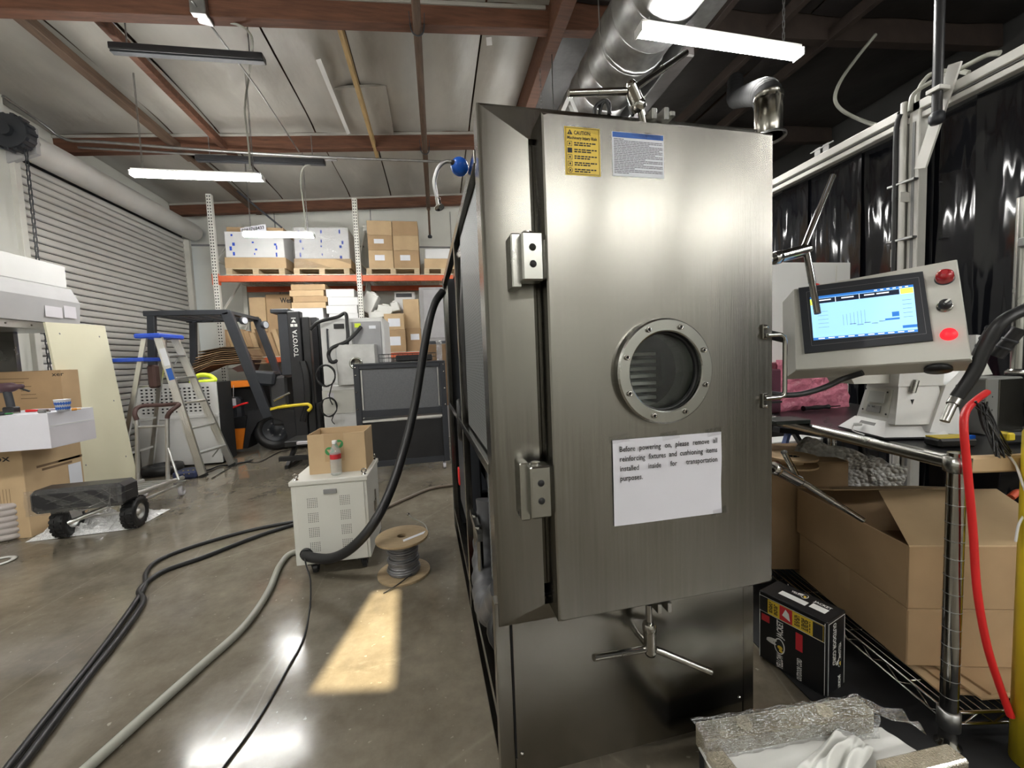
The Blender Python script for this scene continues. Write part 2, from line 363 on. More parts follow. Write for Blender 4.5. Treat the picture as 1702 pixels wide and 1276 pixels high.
# ================================================================= ROOM
def zr(x): return 4.30 + 0.066*x                   # underside of the purlins; the roof rises to the right
fl = MB(); fl.box(-4.9, -6.2, -0.1, 7.2, 8.9, 0.0); fl.build('floor', floor_m, kind='structure')
def wall(name, b): return b.build(name, wall_m, kind='structure')
wall('wall_back', MB().box(-4.9, 8.72, 0, 7.2, 8.9, 5.4))
wall('wall_front', MB().box(-4.9, -6.2, 0, 7.2, -6.05, 5.4))
MB().box(7.05, -6.05, 0, 7.2, 8.72, 5.4).build('wall_right', mat('dark_wall', (0.06,0.06,0.06), 0.7), kind='structure')
b = MB(); b.box(-4.75, -6.05, 0, -4.45, 5.395, 4.6); b.box(-4.75, 8.52, 0, -4.6, 8.72, 4.6); b.box(-4.75, 5.36, 3.62, -4.6, 8.52, 4.6); wall('wall_left', b)
b = MB()
for x in (-3.0, -1.2, 0.4, 1.7): b.box(x, 8.70, 0.0, x+0.012, 8.722, 4.3)
b.box(-4.5, 8.69, 3.55, 2.0, 8.722, 3.58); b.build('trim_1', mgrey, kind='structure')
darkwood = mat('stained_wood', (0.035, 0.024, 0.019), 0.7, 0, 0.3, 5)  # dim copy of the beam wood: shade of the right side in its colour
# --- ceiling: insulation sheets between timber purlins
ce = struct('ceiling')
PY = [-5.4, -3.0, -0.7, 1.65, 4.03, 6.2, 8.42]
b = MB()
HX0, HX1, HY0, HY1 = -0.55, -0.25, -0.62, -0.02     # added roof opening for the sun (filled below)
rise = 4.72
ts = 1.0/SUN_DIR.z
def back(p, z): p = V(p); return p + SUN_DIR*((z - p.z)/SUN_DIR.z)
hq = [back(az(*q), zr(-0.45)+0.36) for q in ((622, 983), (662, 981), (652, 1152), (512, 1158))]
hx0 = min(p.x for p in hq) - 0.3; hx1 = max(p.x for p in hq) + 0.3; hy0 = min(p.y for p in hq) - 0.3; hy1 = max(p.y for p in hq) + 0.3
zt = zr(-0.45) + 0.36
def rp_(x, y): return V((x, y, zr(x) + 0.36 if True else 0))
def deck(x0, y0, x1, y1): b.prism([rp_(x0,y0), rp_(x1,y0), rp_(x1,y1), rp_(x0,y1)], (0,0,0.08))
deck(-4.9, -6.2, hx0, 8.9); deck(hx1, -6.2, 7.2, 8.9); deck(hx0, -6.2, hx1, hy0); deck(hx0, hy1, hx1, 8.9)
# added opening: deck cut so the sun falls in the floor patch's shape
oc = [rp_(hx0,hy1), rp_(hx1,hy1), rp_(hx1,hy0), rp_(hx0,hy0)]
for i in range(4): b.prism([oc[i], oc[(i+1)%4], hq[(i+1)%4], hq[i]], (0,0,0.08))
b.build('roof_deck', wood3, ce)
XS = [-4.6, -3.25, -2.7, -1.5, -0.74, -0.03, 0.62, 1.24]
for k in range(len(PY)-1):
    y0, y1 = PY[k]+0.07, PY[k+1]-0.07
    if y1 < 3.0 and y1 > 0: pass
    for i in range(len(XS)-1):
        x0, x1 = XS[i]+0.01, XS[i+1]-0.01
        if y0 < hy1+0.1 and y1 > hy0-0.1 and x0 < hx1+0.1 and x1 > hx0-0.1: continue
        ph = random.random()*6; am = random.uniform(0.03, 0.075); rnd = [random.uniform(-1,1) for _ in range(5)]
        def fn(u, v, x0=x0, x1=x1, y0=y0, y1=y1, ph=ph, am=am, r=rnd):
            x = x0+(x1-x0)*u; y = y0+(y1-y0)*v
            sag = am*math.sin(math.pi*u)*math.sin(math.pi*v)
            wr = 0.014*math.sin(9*u+6*v*r[0]+ph)*math.sin(math.pi*v) + 0.010*math.sin(17*v+7*u*r[1]+ph) * (1-abs(2*u-1))
            edge = -0.035*(math.exp(-v*10) + math.exp(-(1-v)*10))
            return (x, y, zr(x) + 0.24 - sag + wr + edge)
        tag(MB().grid(fn, 10, 14).build('insulation_sheet', sheet_m, ce))
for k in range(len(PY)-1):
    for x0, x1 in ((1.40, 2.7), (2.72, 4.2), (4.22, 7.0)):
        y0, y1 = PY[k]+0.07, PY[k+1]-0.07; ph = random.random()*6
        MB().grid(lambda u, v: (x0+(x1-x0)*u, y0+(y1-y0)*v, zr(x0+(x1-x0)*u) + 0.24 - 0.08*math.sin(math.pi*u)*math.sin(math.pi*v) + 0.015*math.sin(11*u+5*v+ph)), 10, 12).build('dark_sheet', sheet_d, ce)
for y in PY:                                         # purlins across the room, each with a paler foil strip on top
    MB().bar((-4.6, y, zr(-4.6)+0.15), (1.9, y, zr(1.9)+0.15), 0.11, 0.30, b=0.006).build('purlin', wood, ce)
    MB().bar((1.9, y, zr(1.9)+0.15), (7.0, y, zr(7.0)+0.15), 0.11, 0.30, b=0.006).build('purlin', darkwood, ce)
    MB().bar((-4.6, y-0.062, zr(-4.6)+0.185), (1.2, y-0.062, zr(1.2)+0.185), 0.02, 0.035, b=0.004).build('foil_strip', sheet_m, ce)
for x, w, m in ((-3.22, 0.09, wood3), (-2.66, 0.07, wood), (-0.735, 0.045, wood2)):
    MB().bar((x, 4.1, zr(x)+0.07), (x, 6.45, zr(x)+0.04), w, 0.09, b=0.004).build('joist', m, ce)
MB().bar((-3.22, 6.3, zr(-3.22)+0.07), (-3.22, 8.6, zr(-3.2)+0.07), 0.09, 0.09, b=0.004).build('joist', wood3, ce)
MB().bar((1.30, -6.0, zr(1.3)+0.10), (1.30, 8.7, zr(1.3)+0.10), 0.13, 0.36, b=0.006).build('girder', wood, ce)
for x in (2.2, 2.95, 3.7, 4.5):
    MB().bar((x, 1.0, zr(x)+0.05), (x, 8.6, zr(x)+0.05), 0.07, 0.12, b=0.004).build('joist', darkwood, ce)
# patched squares and torn tape on the sheets
P0 = az(560, 147, zr(-0.9)+0.17); 
b = MB(); q = [az(*p, zr(-0.9)+0.175) for p in ((556,146),(642,147),(655,228),(585,225))]; q = [V((p.x,p.y,zr(p.x)+0.172)) for p in q]; b.prism(q, (0,0,0.03)); b.build('patch', sheet_m, ce)
b = MB(); q = [az(*p, zr(-0.9)+0.10) for p in ((525,100),(533,98),(582,222),(577,224))]
b.prism([q[0],q[1],q[2],q[3]], (0,0,0.004)); b.build('torn_tape', white, ce)
b = MB(); q = [az(*p, zr(0)+0.17) for p in ((808,62),(817,61),(818,75),(809,76))]; b.prism(q, (0,0,0.004)); b.build('patch', white, ce)
# --- roller door in the left wall
d = struct('door_1', loc=(-4.5, 6.94, 0)); z = 0.03; n = 0
while z < 3.62:
    b = MB(); pr = [(-4.52, z), (-4.500, z+0.002), (-4.489, z+0.012), (-4.486, z+0.040), (-4.489, z+0.068), (-4.500, z+0.077), (-4.52, z+0.079)]
    b.prism([(p[0], 5.44, p[1]) for p in pr], (0, 3.06, 0)); b.build('slat', slat_m, d); z += 0.088; n += 1
MB().box(-4.545, 5.40, 0, -4.522, 8.52, 3.75).build('curtain_backing', dgrey, d)
MB().lathe([(0.15, 0), (0.15, 3.1)], (-4.32, 5.42, 3.74), (0,1,0), 14).build('drum', slat_m, d)
b = MB()
for i in range(9):
    a = math.radians(70 + i*20); b.bar((-4.32+0.153*math.cos(a), 5.43, 3.74+0.153*math.sin(a)), (-4.32+0.153*math.cos(a), 8.51, 3.74+0.153*math.sin(a)), 0.012, 0.006, (math.cos(a),0,math.sin(a)))
b.build('drum_rib', slat_m, d)
b = MB(); b.box(-4.50, 8.49, 0, -4.40, 8.56, 3.62, 0.004); b.build('side_guide', rackgrey, d)
b = MB(); b.box(-4.50, 5.38, 0, -4.40, 5.45, 3.62, 0.004); b.build('side_guide', rackgrey, d)
b = MB(); b.prism([(-4.47, 5.36, 3.5), (-4.17, 5.36, 3.62), (-4.17, 5.36, 3.9), (-4.47, 5.36, 3.98)], (0, 0.05, 0)); b.build('end_bracket', greyh, d)
b = MB(); b.cyl((-4.30, 5.22, 3.78), (-4.30, 5.34, 3.78), 0.17, n=18); b.cyl((-4.30, 5.18, 3.78), (-4.30, 5.22, 3.78), 0.06)
for i in range(14):
    a = i*2*math.pi/14; b.obox((-4.30+0.175*math.cos(a), 5.28, 3.78+0.175*math.sin(a)), (0.018*math.cos(a),0,0.018*math.sin(a)), (0,0.045,0), (-0.018*math.sin(a),0,0.018*math.cos(a)), 0.004)
b.build('chain_hoist', dgrey, d)
def chain(b, p, q, lk=0.035, w=0.004):
    p = V(p); q = V(q); n = max(2, int((q-p).length/lk)); dv = (q-p)/n; u = dv.normalized()
    s1 = u.cross(V((0.3,0.9,0.1))).normalized(); s2 = u.cross(s1)
    for i in range(n):
        c = p + dv*(i+0.5); s_ = s1 if i % 2 else s2
        for sg in (-1, 1): b.bar(c - dv*0.62 + s_*w*1.6*sg, c + dv*0.62 + s_*w*1.6*sg, w, w, s1)
    return b
b = MB(); chain(b, (-4.20, 5.28, 3.7), (-4.22, 5.28, 0.6), 0.05, 0.0075); tag(b.build('chain', dgrey, d))
# ================================================================= LAMPS
def lamp(p, q, z, label, chains, grp='LED strip lamps hung from the ceiling'):
    p = V((*p, z)); q = V((*q, z)); t = thing('led_strip_lamp', label, 'lamp', tuple((p+q)/2), 0, grp)
    if abs(p.y-q.y) > 3: pass
    MB().bar(p+V((0,0,0.035)), q+V((0,0,0.035)), 0.075, 0.03, b=0.006).build('housing', white, t)
    MB().bar(p, q, 0.085, 0.045, b=0.018).build('diffuser', led, t)
    for e, s_ in ((p, -1), (q, 1)):
        u = (q-p).normalized(); MB().bar(e - u*0.012*(s_ < 0), e + u*0.012*(s_ > 0) + u*0.001, 0.09, 0.055, b=0.004).build('end_cap', white, t)
    for f, top in chains:
        c = p + (q-p)*f; b = MB(); chain(b, c+V((0,0,0.05)), V((c.x, c.y, top)), 0.04, 0.004); b.build('chain', galv, t)
    return t
lamp((-3.05, 4.98), (-1.80, 4.98), 3.28, 'LED strip lamp left of the room, above the grey transformer cabinet', [(0.08, zr(-3)+0.2), (0.93, zr(-1.9)+0.2)])
lamp((-2.56, 6.27), (-1.655, 6.27), 3.05, 'farthest LED strip lamp, in front of the wrapped pallets on the rack', [(0.1, zr(-2.9)+0.2), (0.92, zr(-1.9)+0.2)])
lamp((1.40, 2.55), (2.66, 2.60), 3.29, 'nearest LED strip lamp, beneath the round silver duct', [(0.06, zr(1.5)+0.2), (0.9, zr(2.5)+0.2)])
def spare(x, y, lab):
    if lab: lamp((x-0.6, y), (x+0.6, y), 3.28, lab, [(0.08, zr(x)+0.2), (0.92, zr(x)+0.2)], 'LED strip lamps behind the camera')
for x, y, lab in ((-3.0, 1.0, 'LED strip lamp beside the camera on the left'), (-3.0, -2.0, 'LED strip lamp behind the camera on the left'), (-1.5, 0.9, 'LED strip lamp above and left of the camera'),
                  (0.6, -3.7, 'LED strip lamp far behind the camera, first of the row from the left'), (2.0, -3.7, 'LED strip lamp far behind the camera, second of the row'), (3.4, -3.7, 'LED strip lamp far behind the camera, third of the row'), (4.8, -3.7, 'LED strip lamp far behind the camera, fourth of the row'), (6.2, -3.7, 'LED strip lamp far behind the camera, last of the row'),
                  (3.6, -0.9, 'LED strip lamp behind the camera on the right'),
                  (1.75, 4.4, 'LED strip lamp hidden behind the steel machine, near'), (1.75, 6.6, 'LED strip lamp hidden behind the steel machine, far')):  # last two lamps are added out of sight to brighten the back wall
    spare(x, y, lab)
# dark unlit batten fittings
for (x0, x1, y, z, lab) in ((az(193,88,4.05).x, az(433,90,4.05).x, az(300,90,4.05).y, 4.05, 'unlit black batten fitting high on the left, above the hanging lamp'),
                            (az(335,270,3.95).x, az(538,268,3.95).x, az(440,268,3.95).y, 3.95, 'unlit black batten fitting just behind the left hanging lamp')):
    t = thing('unlit_batten', lab, 'light fitting', ((x0+x1)/2, y, z), 0, 'unlit black battens')
    MB().bar((x0, y, z), (x1, y, z+0.02), 0.10, 0.06, b=0.008).build('body', blackpl, t)
    MB().bar((x0, y, z-0.034), (x1, y, z-0.014), 0.05, 0.012).build('dark_tube', dgrey, t)
    for f in (0.1, 0.9): MB().cyl((x0+(x1-x0)*f, y, z+0.02), (x0+(x1-x0)*f, y, zr(x0)+0.22), 0.006, n=6).build('hanger', galv, t)
# pipes, conduits, cables under the roof
def pipe(name, label, cat, pts, r, m, k=0, n=10, grp=None):
    return tag(MB().tube(pts, r, n, k).build(name, m), label, cat, grp)
t = thing('sprinkler_pipe', 'brown sprinkler pipe running towards the back wall under the ceiling', 'pipe', (-0.03, 5.5, zr(0)))
MB().tube([(-0.03, 2.5, zr(0)-0.05), (-0.03, 8.45, zr(0)-0.05)], 0.038, 12).build('main_pipe', wood3, t)
MB().tube([(-0.03, 8.3, zr(0)-0.05), (-0.03, 8.3, zr(0)-0.62)], 0.022, 8).build('drop_pipe', wood3, t)
MB().lathe([(0.04, 0), (0.045, 0.03), (0.02, 0.06)], (-0.03, 8.3, zr(0)-0.66)).build('sprinkler_head', dgrey, t)
for y in (4.03, 6.2): MB().tube([(-0.10, y-0.05, zr(0)+0.1), (-0.085, y-0.05, zr(0)-0.06), (-0.03, y-0.05, zr(0)-0.105), (0.025, y-0.05, zr(0)-0.06), (0.04, y-0.05, zr(0)+0.1)], 0.007, 6, 3).build('hanger', dgrey, t)
pipe('conduit', 'thin grey conduit running from the roller door drum above the left lamp', 'pipe', [ax(5,160,-4.35), ax(70,205,-4.35), az(110,232,4.0), az(170,236,4.0), az(350,250,4.0), az(560,262,4.0), az(745,269,4.0)], 0.016, galv, 4)
pipe('conduit', 'second thin conduit just under the upper one beside the left lamp', 'pipe', [az(130,245,4.0), az(250,252,4.0), az(420,262,4.0), az(560,266,4.0)], 0.014, galv, 2)
pipe('conduit', 'slim conduit slanting from the junction box on the nearest beam down to the right', 'pipe', [az(318,0,4.2), az(350,42,4.2), az(430,150,4.18), az(497,252,4.15)], 0.009, galv)
t = thing('junction_box', 'grey metal junction box on the nearest wooden beam', 'box', tuple(az(328, 8, 4.25)))
p = az(330, 5, 4.25); MB().obox(p, (0.06,0,0), (0,0.03,0), (0,0,0.10), 0.006).build('body', galv, t); MB().obox(az(338, 27, 4.2), (0.06,0,-0.01), (0,0.05,-0.01), (0,0,0.03), 0.006).build('bracket', galv, t)
pipe('lamp_cable', 'grey cable drooping from the junction box down to the left lamp', 'cable', [az(345,38,4.22), az(385,38,4.2), az(412,52,4.15), az(420,75,4.05), ay(415,120,5.0), ay(407,180,5.0), ay(413,240,5.0), ay(416,282,5.0)], 0.010, hose, 5)
pipe('lamp_cable', 'grey looping cable hanging above the farthest lamp', 'cable', [az(520,272,3.95), az(505,278,3.9), ay(500,300,6.3), ay(505,345,6.27), ay(508,382,6.27)], 0.012, hose, 4)
t = thing('black_strut', 'dark steel strut sloping down beyond the left lamp', 'strut', tuple(ay(420, 340, 7.6))); MB().bar(ay(395,318,7.6), ay(468,378,7.6), 0.05, 0.03).build('bar', dgrey, t)
# --- round spiral duct
t = thing('spiral_duct', 'round silver spiral duct hanging behind the top of the steel machine', 'duct', (1.58, 3.4, 3.72))
DX, DZ, DR = 1.60, 3.62, 0.27
prof = []; y0 = 1.2; y1 = 4.3; i = 0; y = y0
while y < y1:
    prof += [(DR, y), (DR, y+0.20), (DR+0.008, y+0.208), (DR+0.008, y+0.218), (DR, y+0.226)]; y += 0.23
MB().lathe(prof, (DX, 0, DZ), (0,1,0), 28).build('round_duct', galv, t)
MB().lathe([(DR-0.01, y), (DR-0.02, y), (0.0, y+0.001)], (DX, 0, DZ), (0,1,0), 28).build('end_cap', galv, t)
b = MB(); c = V((2.02, 2.6, 3.86)); b.obox(c, (0.16,0,0.0), (0,0.42,0), (0,0,0.17), 0.01); b.build('branch_box', galv, t)
b = MB(); b.obox((2.0, 3.55, 3.62), (0.07,0,0), (0,0.62,0), (0,0,0.16), 0.01); b.build('side_trunk', sheet_d, t)
b = MB(); b.obox((1.925, 3.4, 3.60), (0.006,0,0), (0,0.55,0), (0,0,0.14), 0.0); b.build('side_panel', galv, t)
for y in (1.5, 3.0, 4.2): MB().tube([(DX-DR-0.006, y, DZ+0.9), (DX-DR-0.006, y, DZ), (DX-0.16, y, DZ-DR+0.05), (DX, y, DZ-DR-0.008), (DX+0.16, y, DZ-DR+0.05), (DX+DR+0.006, y, DZ), (DX+DR+0.006, y, DZ+0.8)], 0.006, 5, 2).build('hanger', galv, t)
t = thing('exhaust_hose', 'black flexible exhaust hose with a steel collar beside the top right of the machine', 'hose', tuple(ay(1277, 200, 2.3)))
c = ay(1277, 196, 2.3); prof = []
b = MB(); b.tube([c+V((0,0,0.10)), c+V((0.03,0.06,0.19)), c+V((0.27,0.40,0.42)), c+V((0.68,1.0,0.80)), c+V((1.17,1.7,1.25)), c+V((1.5,2.1,1.72))], 0.085, 16, 14, rf=lambda f: 0.080 + 0.006*math.sin(f*260)).build('flexible_hose', blackmt, t)
MB().lathe([(0.078, -0.12), (0.078, 0.10), (0.083, 0.10), (0.083, 0.14)], c).build('collar', steel2, t)
MB().lathe([(0.10, -0.13), (0.10, -0.115), (0.078, -0.115)], c).build('rim', galv, t)
# ================================================================= STEEL MACHINE (local axes: u right, v into the room, w up; turned 2 degrees)
MA = math.atan2(0.034551, 0.999403)
MU = Matrix.Rotation(-(-MA), 4, 'Z')               # u,v,w -> world
_my = V((-0.034551, 0.999403, 0)); _mx = V((0.999403, 0.034551, 0))
def mw(u, v, w): return _mx*u + _my*v + V((0,0,w))
def muv(P): return V((P.dot(_mx), P.dot(_my), P.z))
def mv(px, py, v): d = ray(px, py); return muv(CAM + d*(v/d.dot(_my)))     # uvw of a photo pixel on plane v
def mu_(px, py, u): d = ray(px, py); return muv(CAM + d*(u/d.dot(_mx)))
MM = MU
def B(): return MB(MM)
m = thing('freeze_dryer', 'big stainless steel freeze dryer with a round window in its closed door', 'machine', tuple(mw(0.545, 1.9, 0)), MA)
U0, U1, V0, V1 = 0.150, 0.945, 1.0, 2.73
# base
B().box(0.1905, 0.995, 0.118, 0.903, 1.001, 0.56, 0.001).build('base_panel', steel2, m)
for u, w in ((0.204, 0.133), (0.888, 0.135)): B().lathe([(0.0005, 0.004), (0.005, 0.0025), (0.006, 0)], (u, 0.9945, w), (0,-1,0), 10).build('screw', chrome, m)
for u0, u1 in ((0.146, 0.186), (0.907, 0.945)): B().box(u0, 1.0, 0.055, u1, 1.04, 0.56, 0.002).build('base_post', steel2, m)
B().box(0.186, 1.002, 0.055, 0.907, 1.04, 0.114, 0.002).build('base_rail', steel2, m)
for u, v in ((0.19, 1.05), (0.90, 1.05), (0.19, 2.66), (0.90, 2.66)):
    B().cyl((u, v, 0.0), (u, v, 0.02), 0.03).cyl((u, v, 0.02), (u, v, 0.058), 0.012).build('levelling_foot', dgrey, m)
B().box(0.187, 1.003, 0.116, 0.906, 1.012, 0.56).build('base_liner', blackmt, m)  # black sheet standing in for the shade in the slits beside the panel
# mitred front flange
FO = [(0.160, 0.506), (0.945, 0.506), (0.945, 1.806), (0.172, 1.806)]   # outer corners (slightly rounded sheet edge)
FO = [(0.165, 0.506), (0.945, 0.506), (0.945, 1.806), (0.165, 1.806)]
FI = [(0.276, 0.553), (0.925, 0.553), (0.925, 1.727), (0.276, 1.727)]
for i, nm in enumerate(('flange_bottom', 'flange_right', 'flange_top', 'flange_left')):
    j = (i+1) % 4; a, b_, c, d = FO[i], FO[j], FI[j], FI[i]
    b = B(); o = 0.012
    mid = (0.555, 1.15)
    def out(p, k): return (p[0] + k*(1 if p[0] > mid[0] else -1), p[1] + k*(1 if p[1] > mid[1] else -1))
    ring_ = [(a, 0.990), (out(a, 0.006), 0.9925), (out(a, 0.009), 0.998), (out(a, 0.009), 1.055)]
    rng2 = [(b_, 0.990), (out(b_, 0.006), 0.9925), (out(b_, 0.009), 0.998), (out(b_, 0.009), 1.055)]
    vs = [(d[0], 0.974, d[1])] + [(p[0], v, p[1]) for p, v in ring_]; vs2 = [(c[0], 0.974, c[1])] + [(p[0], v, p[1]) for p, v in rng2]
    n = len(vs); b.add(vs + vs2, [(k, n+k, n+k+1, k+1) for k in range(n-1)]); b.add([(d[0],0.974,d[1]), (c[0],0.974,c[1]), (c[0],1.0,c[1]), (d[0],1.0,d[1])], [(0,1,2,3)])
    b.build(nm, steel, m)
# door with a real round opening
DU0, DU1, DW0, DW1, DV, DB = 0.289, 0.913, 0.549, 1.750, 0.900, 0.9855
PC = (0.5805, 1.151); PR = 0.098
def doorring():
    b = B(); cor = [math.atan2(w-PC[1], u-PC[0]) for u in (DU0, DU1) for w in (DW0, DW1)]
    an = sorted(set([2*math.pi*i/72 - math.pi for i in range(72)] + cor)); n = len(an)
    def edge(a, e=0.0):
        c, s = math.cos(a), math.sin(a); t = 1e9
        if c > 1e-9: t = min(t, (DU1-e-PC[0])/c)
        if c < -1e-9: t = min(t, (DU0+e-PC[0])/c)
        if s > 1e-9: t = min(t, (DW1-e-PC[1])/s)
        if s < -1e-9: t = min(t, (DW0+e-PC[1])/s)
        return PC[0]+c*t, PC[1]+s*t
    L = []
    for a in an: L.append((PC[0]+PR*math.cos(a), DB, PC[1]+PR*math.sin(a)))
    for a in an: L.append((PC[0]+PR*math.cos(a), DV, PC[1]+PR*math.sin(a)))
    for a in an: u, w = edge(a, 0.004); L.append((u, DV, w))
    for a in an: u, w = edge(a); L.append((u, DV+0.004, w))
    for a in an: u, w = edge(a); L.append((u, DB, w))
    for r in range(5):
        k = (r+1) % 5
        b.add(L, []) if False else None
    o = len(b.v); b.v += [MM @ V(p) for p in L]
    for r in range(5):
        k = (r+1) % 5
        for i in range(n):
            j = (i+1) % n; b.f.append([o+r*n+i, o+r*n+j, o+k*n+j, o+k*n+i]); b.sm.append(False); b.mi.append(0)
    return b
door = doorring().build('door', steel, m)
B().box(0.300, 0.9856, 0.56, 0.902, 0.992, 1.738).build('door_seal', black, door) if False else None
pv = 0.900
B().lathe([(0.098, -0.02), (0.098, 0.020), (0.101, 0.022), (0.126, 0.022), (0.130, 0.018), (0.132, 0.0), (0.132, -0.001)], (PC[0], pv, PC[1]), (0,-1,0), 64, smooth=False).build('porthole_ring', satin, door)
B().lathe([(0.093, -0.004), (0.093, 0.006), (0.098, 0.006), (0.098, -0.004)], (PC[0], pv, PC[1]), (0,-1,0), 48, close=True).build('porthole_gasket', black, door)
for k in range(8):
    a = math.radians(22.5 + 45*k + 3); c = (PC[0]+0.1135*math.cos(a), pv-0.022, PC[1]+0.1135*math.sin(a))
    B().lathe([(0.0032, 0.001), (0.0034, 0.0055), (0.0062, 0.0055), (0.0066, 0.004), (0.0066, 0)], c, (0,-1,0), 12).build('bolt', chrome, door)
    B().lathe([(0.0, 0.0012), (0.0034, 0.0011)], c, (0,-1,0), 6).build('bolt_socket', blackmt, door)
B().cyl((PC[0], 0.905, PC[1]), (PC[0], 0.913, PC[1]), 0.0975, n=48).build('porthole_glass', glass, door)
B().lathe([(0.0975, 0.0), (0.0975, 0.085), (0.104, 0.09)], (PC[0], 0.9, PC[1]), (0,1,0), 48).build('porthole_liner', satin, door)
# chamber behind the door
b = B(); b.box(0.28, 0.99, 0.62, 0.30, 2.3, 1.70).box(0.92, 0.99, 0.62, 0.93, 2.3, 1.70).box(0.28, 0.99, 0.60, 0.93, 2.3, 0.62).box(0.28, 0.99, 1.70, 0.93, 2.3, 1.72).box(0.28, 2.3, 0.60, 0.93, 2.32, 1.72)
b.build('chamber', steel2, m)
for k in range(8): B().box(0.31, 1.10, 1.035+0.022*k, 0.69, 1.95, 1.045+0.022*k, 0.001).build('shelf', whitefr, m)  # shelves coloured white in place of lamplight inside the chamber
B().cyl((0.72, 1.6, 0.62), (0.72, 1.6, 1.70), 0.075, n=20).build('condenser_coil', steel2, m)
# hinges
for w0, w1, us in ((1.374, 1.484, 0.0), (0.815, 0.941, 0.0)):
    h = B().box(0.231, 0.898, w0, 0.282, 0.945, w1, 0.004).build('hinge', satin, m)
    B().box(0.212, 0.925, w0-0.012, 0.236, 0.988, w1+0.004, 0.003).build('hinge_bracket', satin, h)
    B().box(0.276, 0.925, w0+0.01, 0.292, 0.955, w1-0.01).build('hinge_leaf', satin, h)
    for k in (0.34, 0.68): B().lathe([(0.0, 0.003), (0.007, 0.003), (0.0085, 0.0)], (0.256, 0.898, w0+(w1-w0)*k), (0,-1,0), 14).build('hole_plug', black, h)
    for k in (0.10, 0.24, 0.78, 0.92): B().lathe([(0.0, 0.004), (0.005, 0.003), (0.006, 0)], (0.231, 0.935, w0+(w1-w0)*k), (-1,0,0), 10).build('bolt', chrome, h)
    B().cyl((0.250, 0.922, w1), (0.250, 0.922, w1+0.006), 0.011, n=14).build('hinge_pin', chrome, h)
# pull handle
h = B().tube([(0.880, 0.886, 1.231), (0.920, 0.884, 1.231), (0.930, 0.884, 1.226), (0.9335, 0.884, 1.214), (0.9335, 0.884, 1.082), (0.930, 0.884, 1.070), (0.918, 0.884, 1.066), (0.874, 0.886, 1.065)], 0.0055, 10).build('handle', chrome, door)
for w, wa in ((1.252, 1.226), (1.044, 1.070)):
    B().box(0.874, 0.893, min(w, wa)-0.004, 0.888, 0.900, max(w, wa)+0.008, 0.001).build('handle_plate', chrome, door)
    B().lathe([(0.0, 0.006), (0.004, 0.006), (0.0065, 0)], (0.881, 0.893, w), (0,-1,0), 8).build('handle_bolt', chrome, door)
# star clamps
def clamp(p0, p1, arms, stem0):
    h = B().cyl(p0, p1, 0.0165, n=20).build('clamp', chrome, m)
    B().lathe([(0.0, 0.012), (0.012, 0.009), (0.0165, 0)], p1, V(p1)-V(p0), 18).build('clamp_cap', chrome, h)
    B().lathe([(0.0165, 0), (0.0185, 0.006), (0.0185, 0.02), (0.0165, 0.022)], p0, V(p1)-V(p0), 18).build('clamp_collar', chrome, h)
    B().cyl(stem0, p0, 0.0085, n=12).build('clamp_stem', chrome, h)
    for a, e in arms:
        a = V(a); e = V(e); md = a.lerp(e, 0.5)
        bb = B(); bb.cyl(a, md, 0.0088, n=12).cyl(md, e, 0.0082, n=12).cyl(md - (e-a).normalized()*0.002, md, 0.0094, n=12); bb.build('clamp_bar', chrome, h)
clamp(mv(1079,1035,0.935), mv(1081,1083,0.93), [(mv(1072,1078,0.93), mv(987,1093,0.89)), (mv(1090,1079,0.92), mv(1182,1116,0.885)), ((0.55,0.94,0.41), (0.55,1.0,0.405))], mv(1078,1004,0.935))
clamp(mv(1064,183,0.945), mv(1047,143,0.93), [(mv(1040,152,0.93), mv(945,155,0.93)), (mv(1056,146,0.95), mv(1140,88,1.06))], mv(1070,205,0.95))
clamp(mv(1285,430,0.955), mv(1341,415,0.955), [(mv(1338,408,0.95), mv(1385,292,0.95)), (mv(1341,420,0.95), mv(1359,521,0.90))], (0.91,0.955,1.44))
clamp(mv(1284,776,0.95), mv(1327,799,0.95), [(mv(1325,794,0.95), mv(1303,751,0.93)), (mv(1332,800,0.95), mv(1434,864,0.92))], (0.91,0.95,0.866))
for px0, px1, py0, py1 in ((1087,1094,996,1014), (1100,1114,998,1008)): 
    p = mv((px0+px1)/2, (py0+py1)/2, 0.94); B().obox(p, (0.006,0,0), (0,0.02,0), (0,0,0.014), 0.002).build('clamp_lug', satin, m)
for px, w in ((1081, 0.014), (1101, 0.016), (1111, 0.007)):
    p = mv(px, 196, 0.95); B().obox(p, (0.007,0,0), (0,0.02,0), (0,0,w), 0.002).build('clamp_lug', satin, m)
B().tube([mv(1052,192,0.97), mv(1046,172,0.98), mv(1056,164,0.98), mv(1064,172,0.98), mv(1066,190,0.97)], 0.005, 8, 5).build('cable_loop', black, m)
B().tube([mv(988,192,1.1), mv(990,178,1.1), mv(1003,168,1.1), mv(1012,172,1.12), mv(1012,192,1.1)], 0.006, 8, 5).build('cable_loop', black, m)
B().tube([mv(996,192,1.1), mv(1000,174,1.1), mv(1008,170,1.1), mv(1014,190,1.1)], 0.005, 8, 5).build('cable_loop', black, m)
b = B(); b.bar(mv(933,190,1.3), mv(945,163,1.3), 0.02, 0.012).bar(mv(945,163,1.3), mv(957,190,1.3), 0.02, 0.012); b.build('lifting_bracket', white, m)
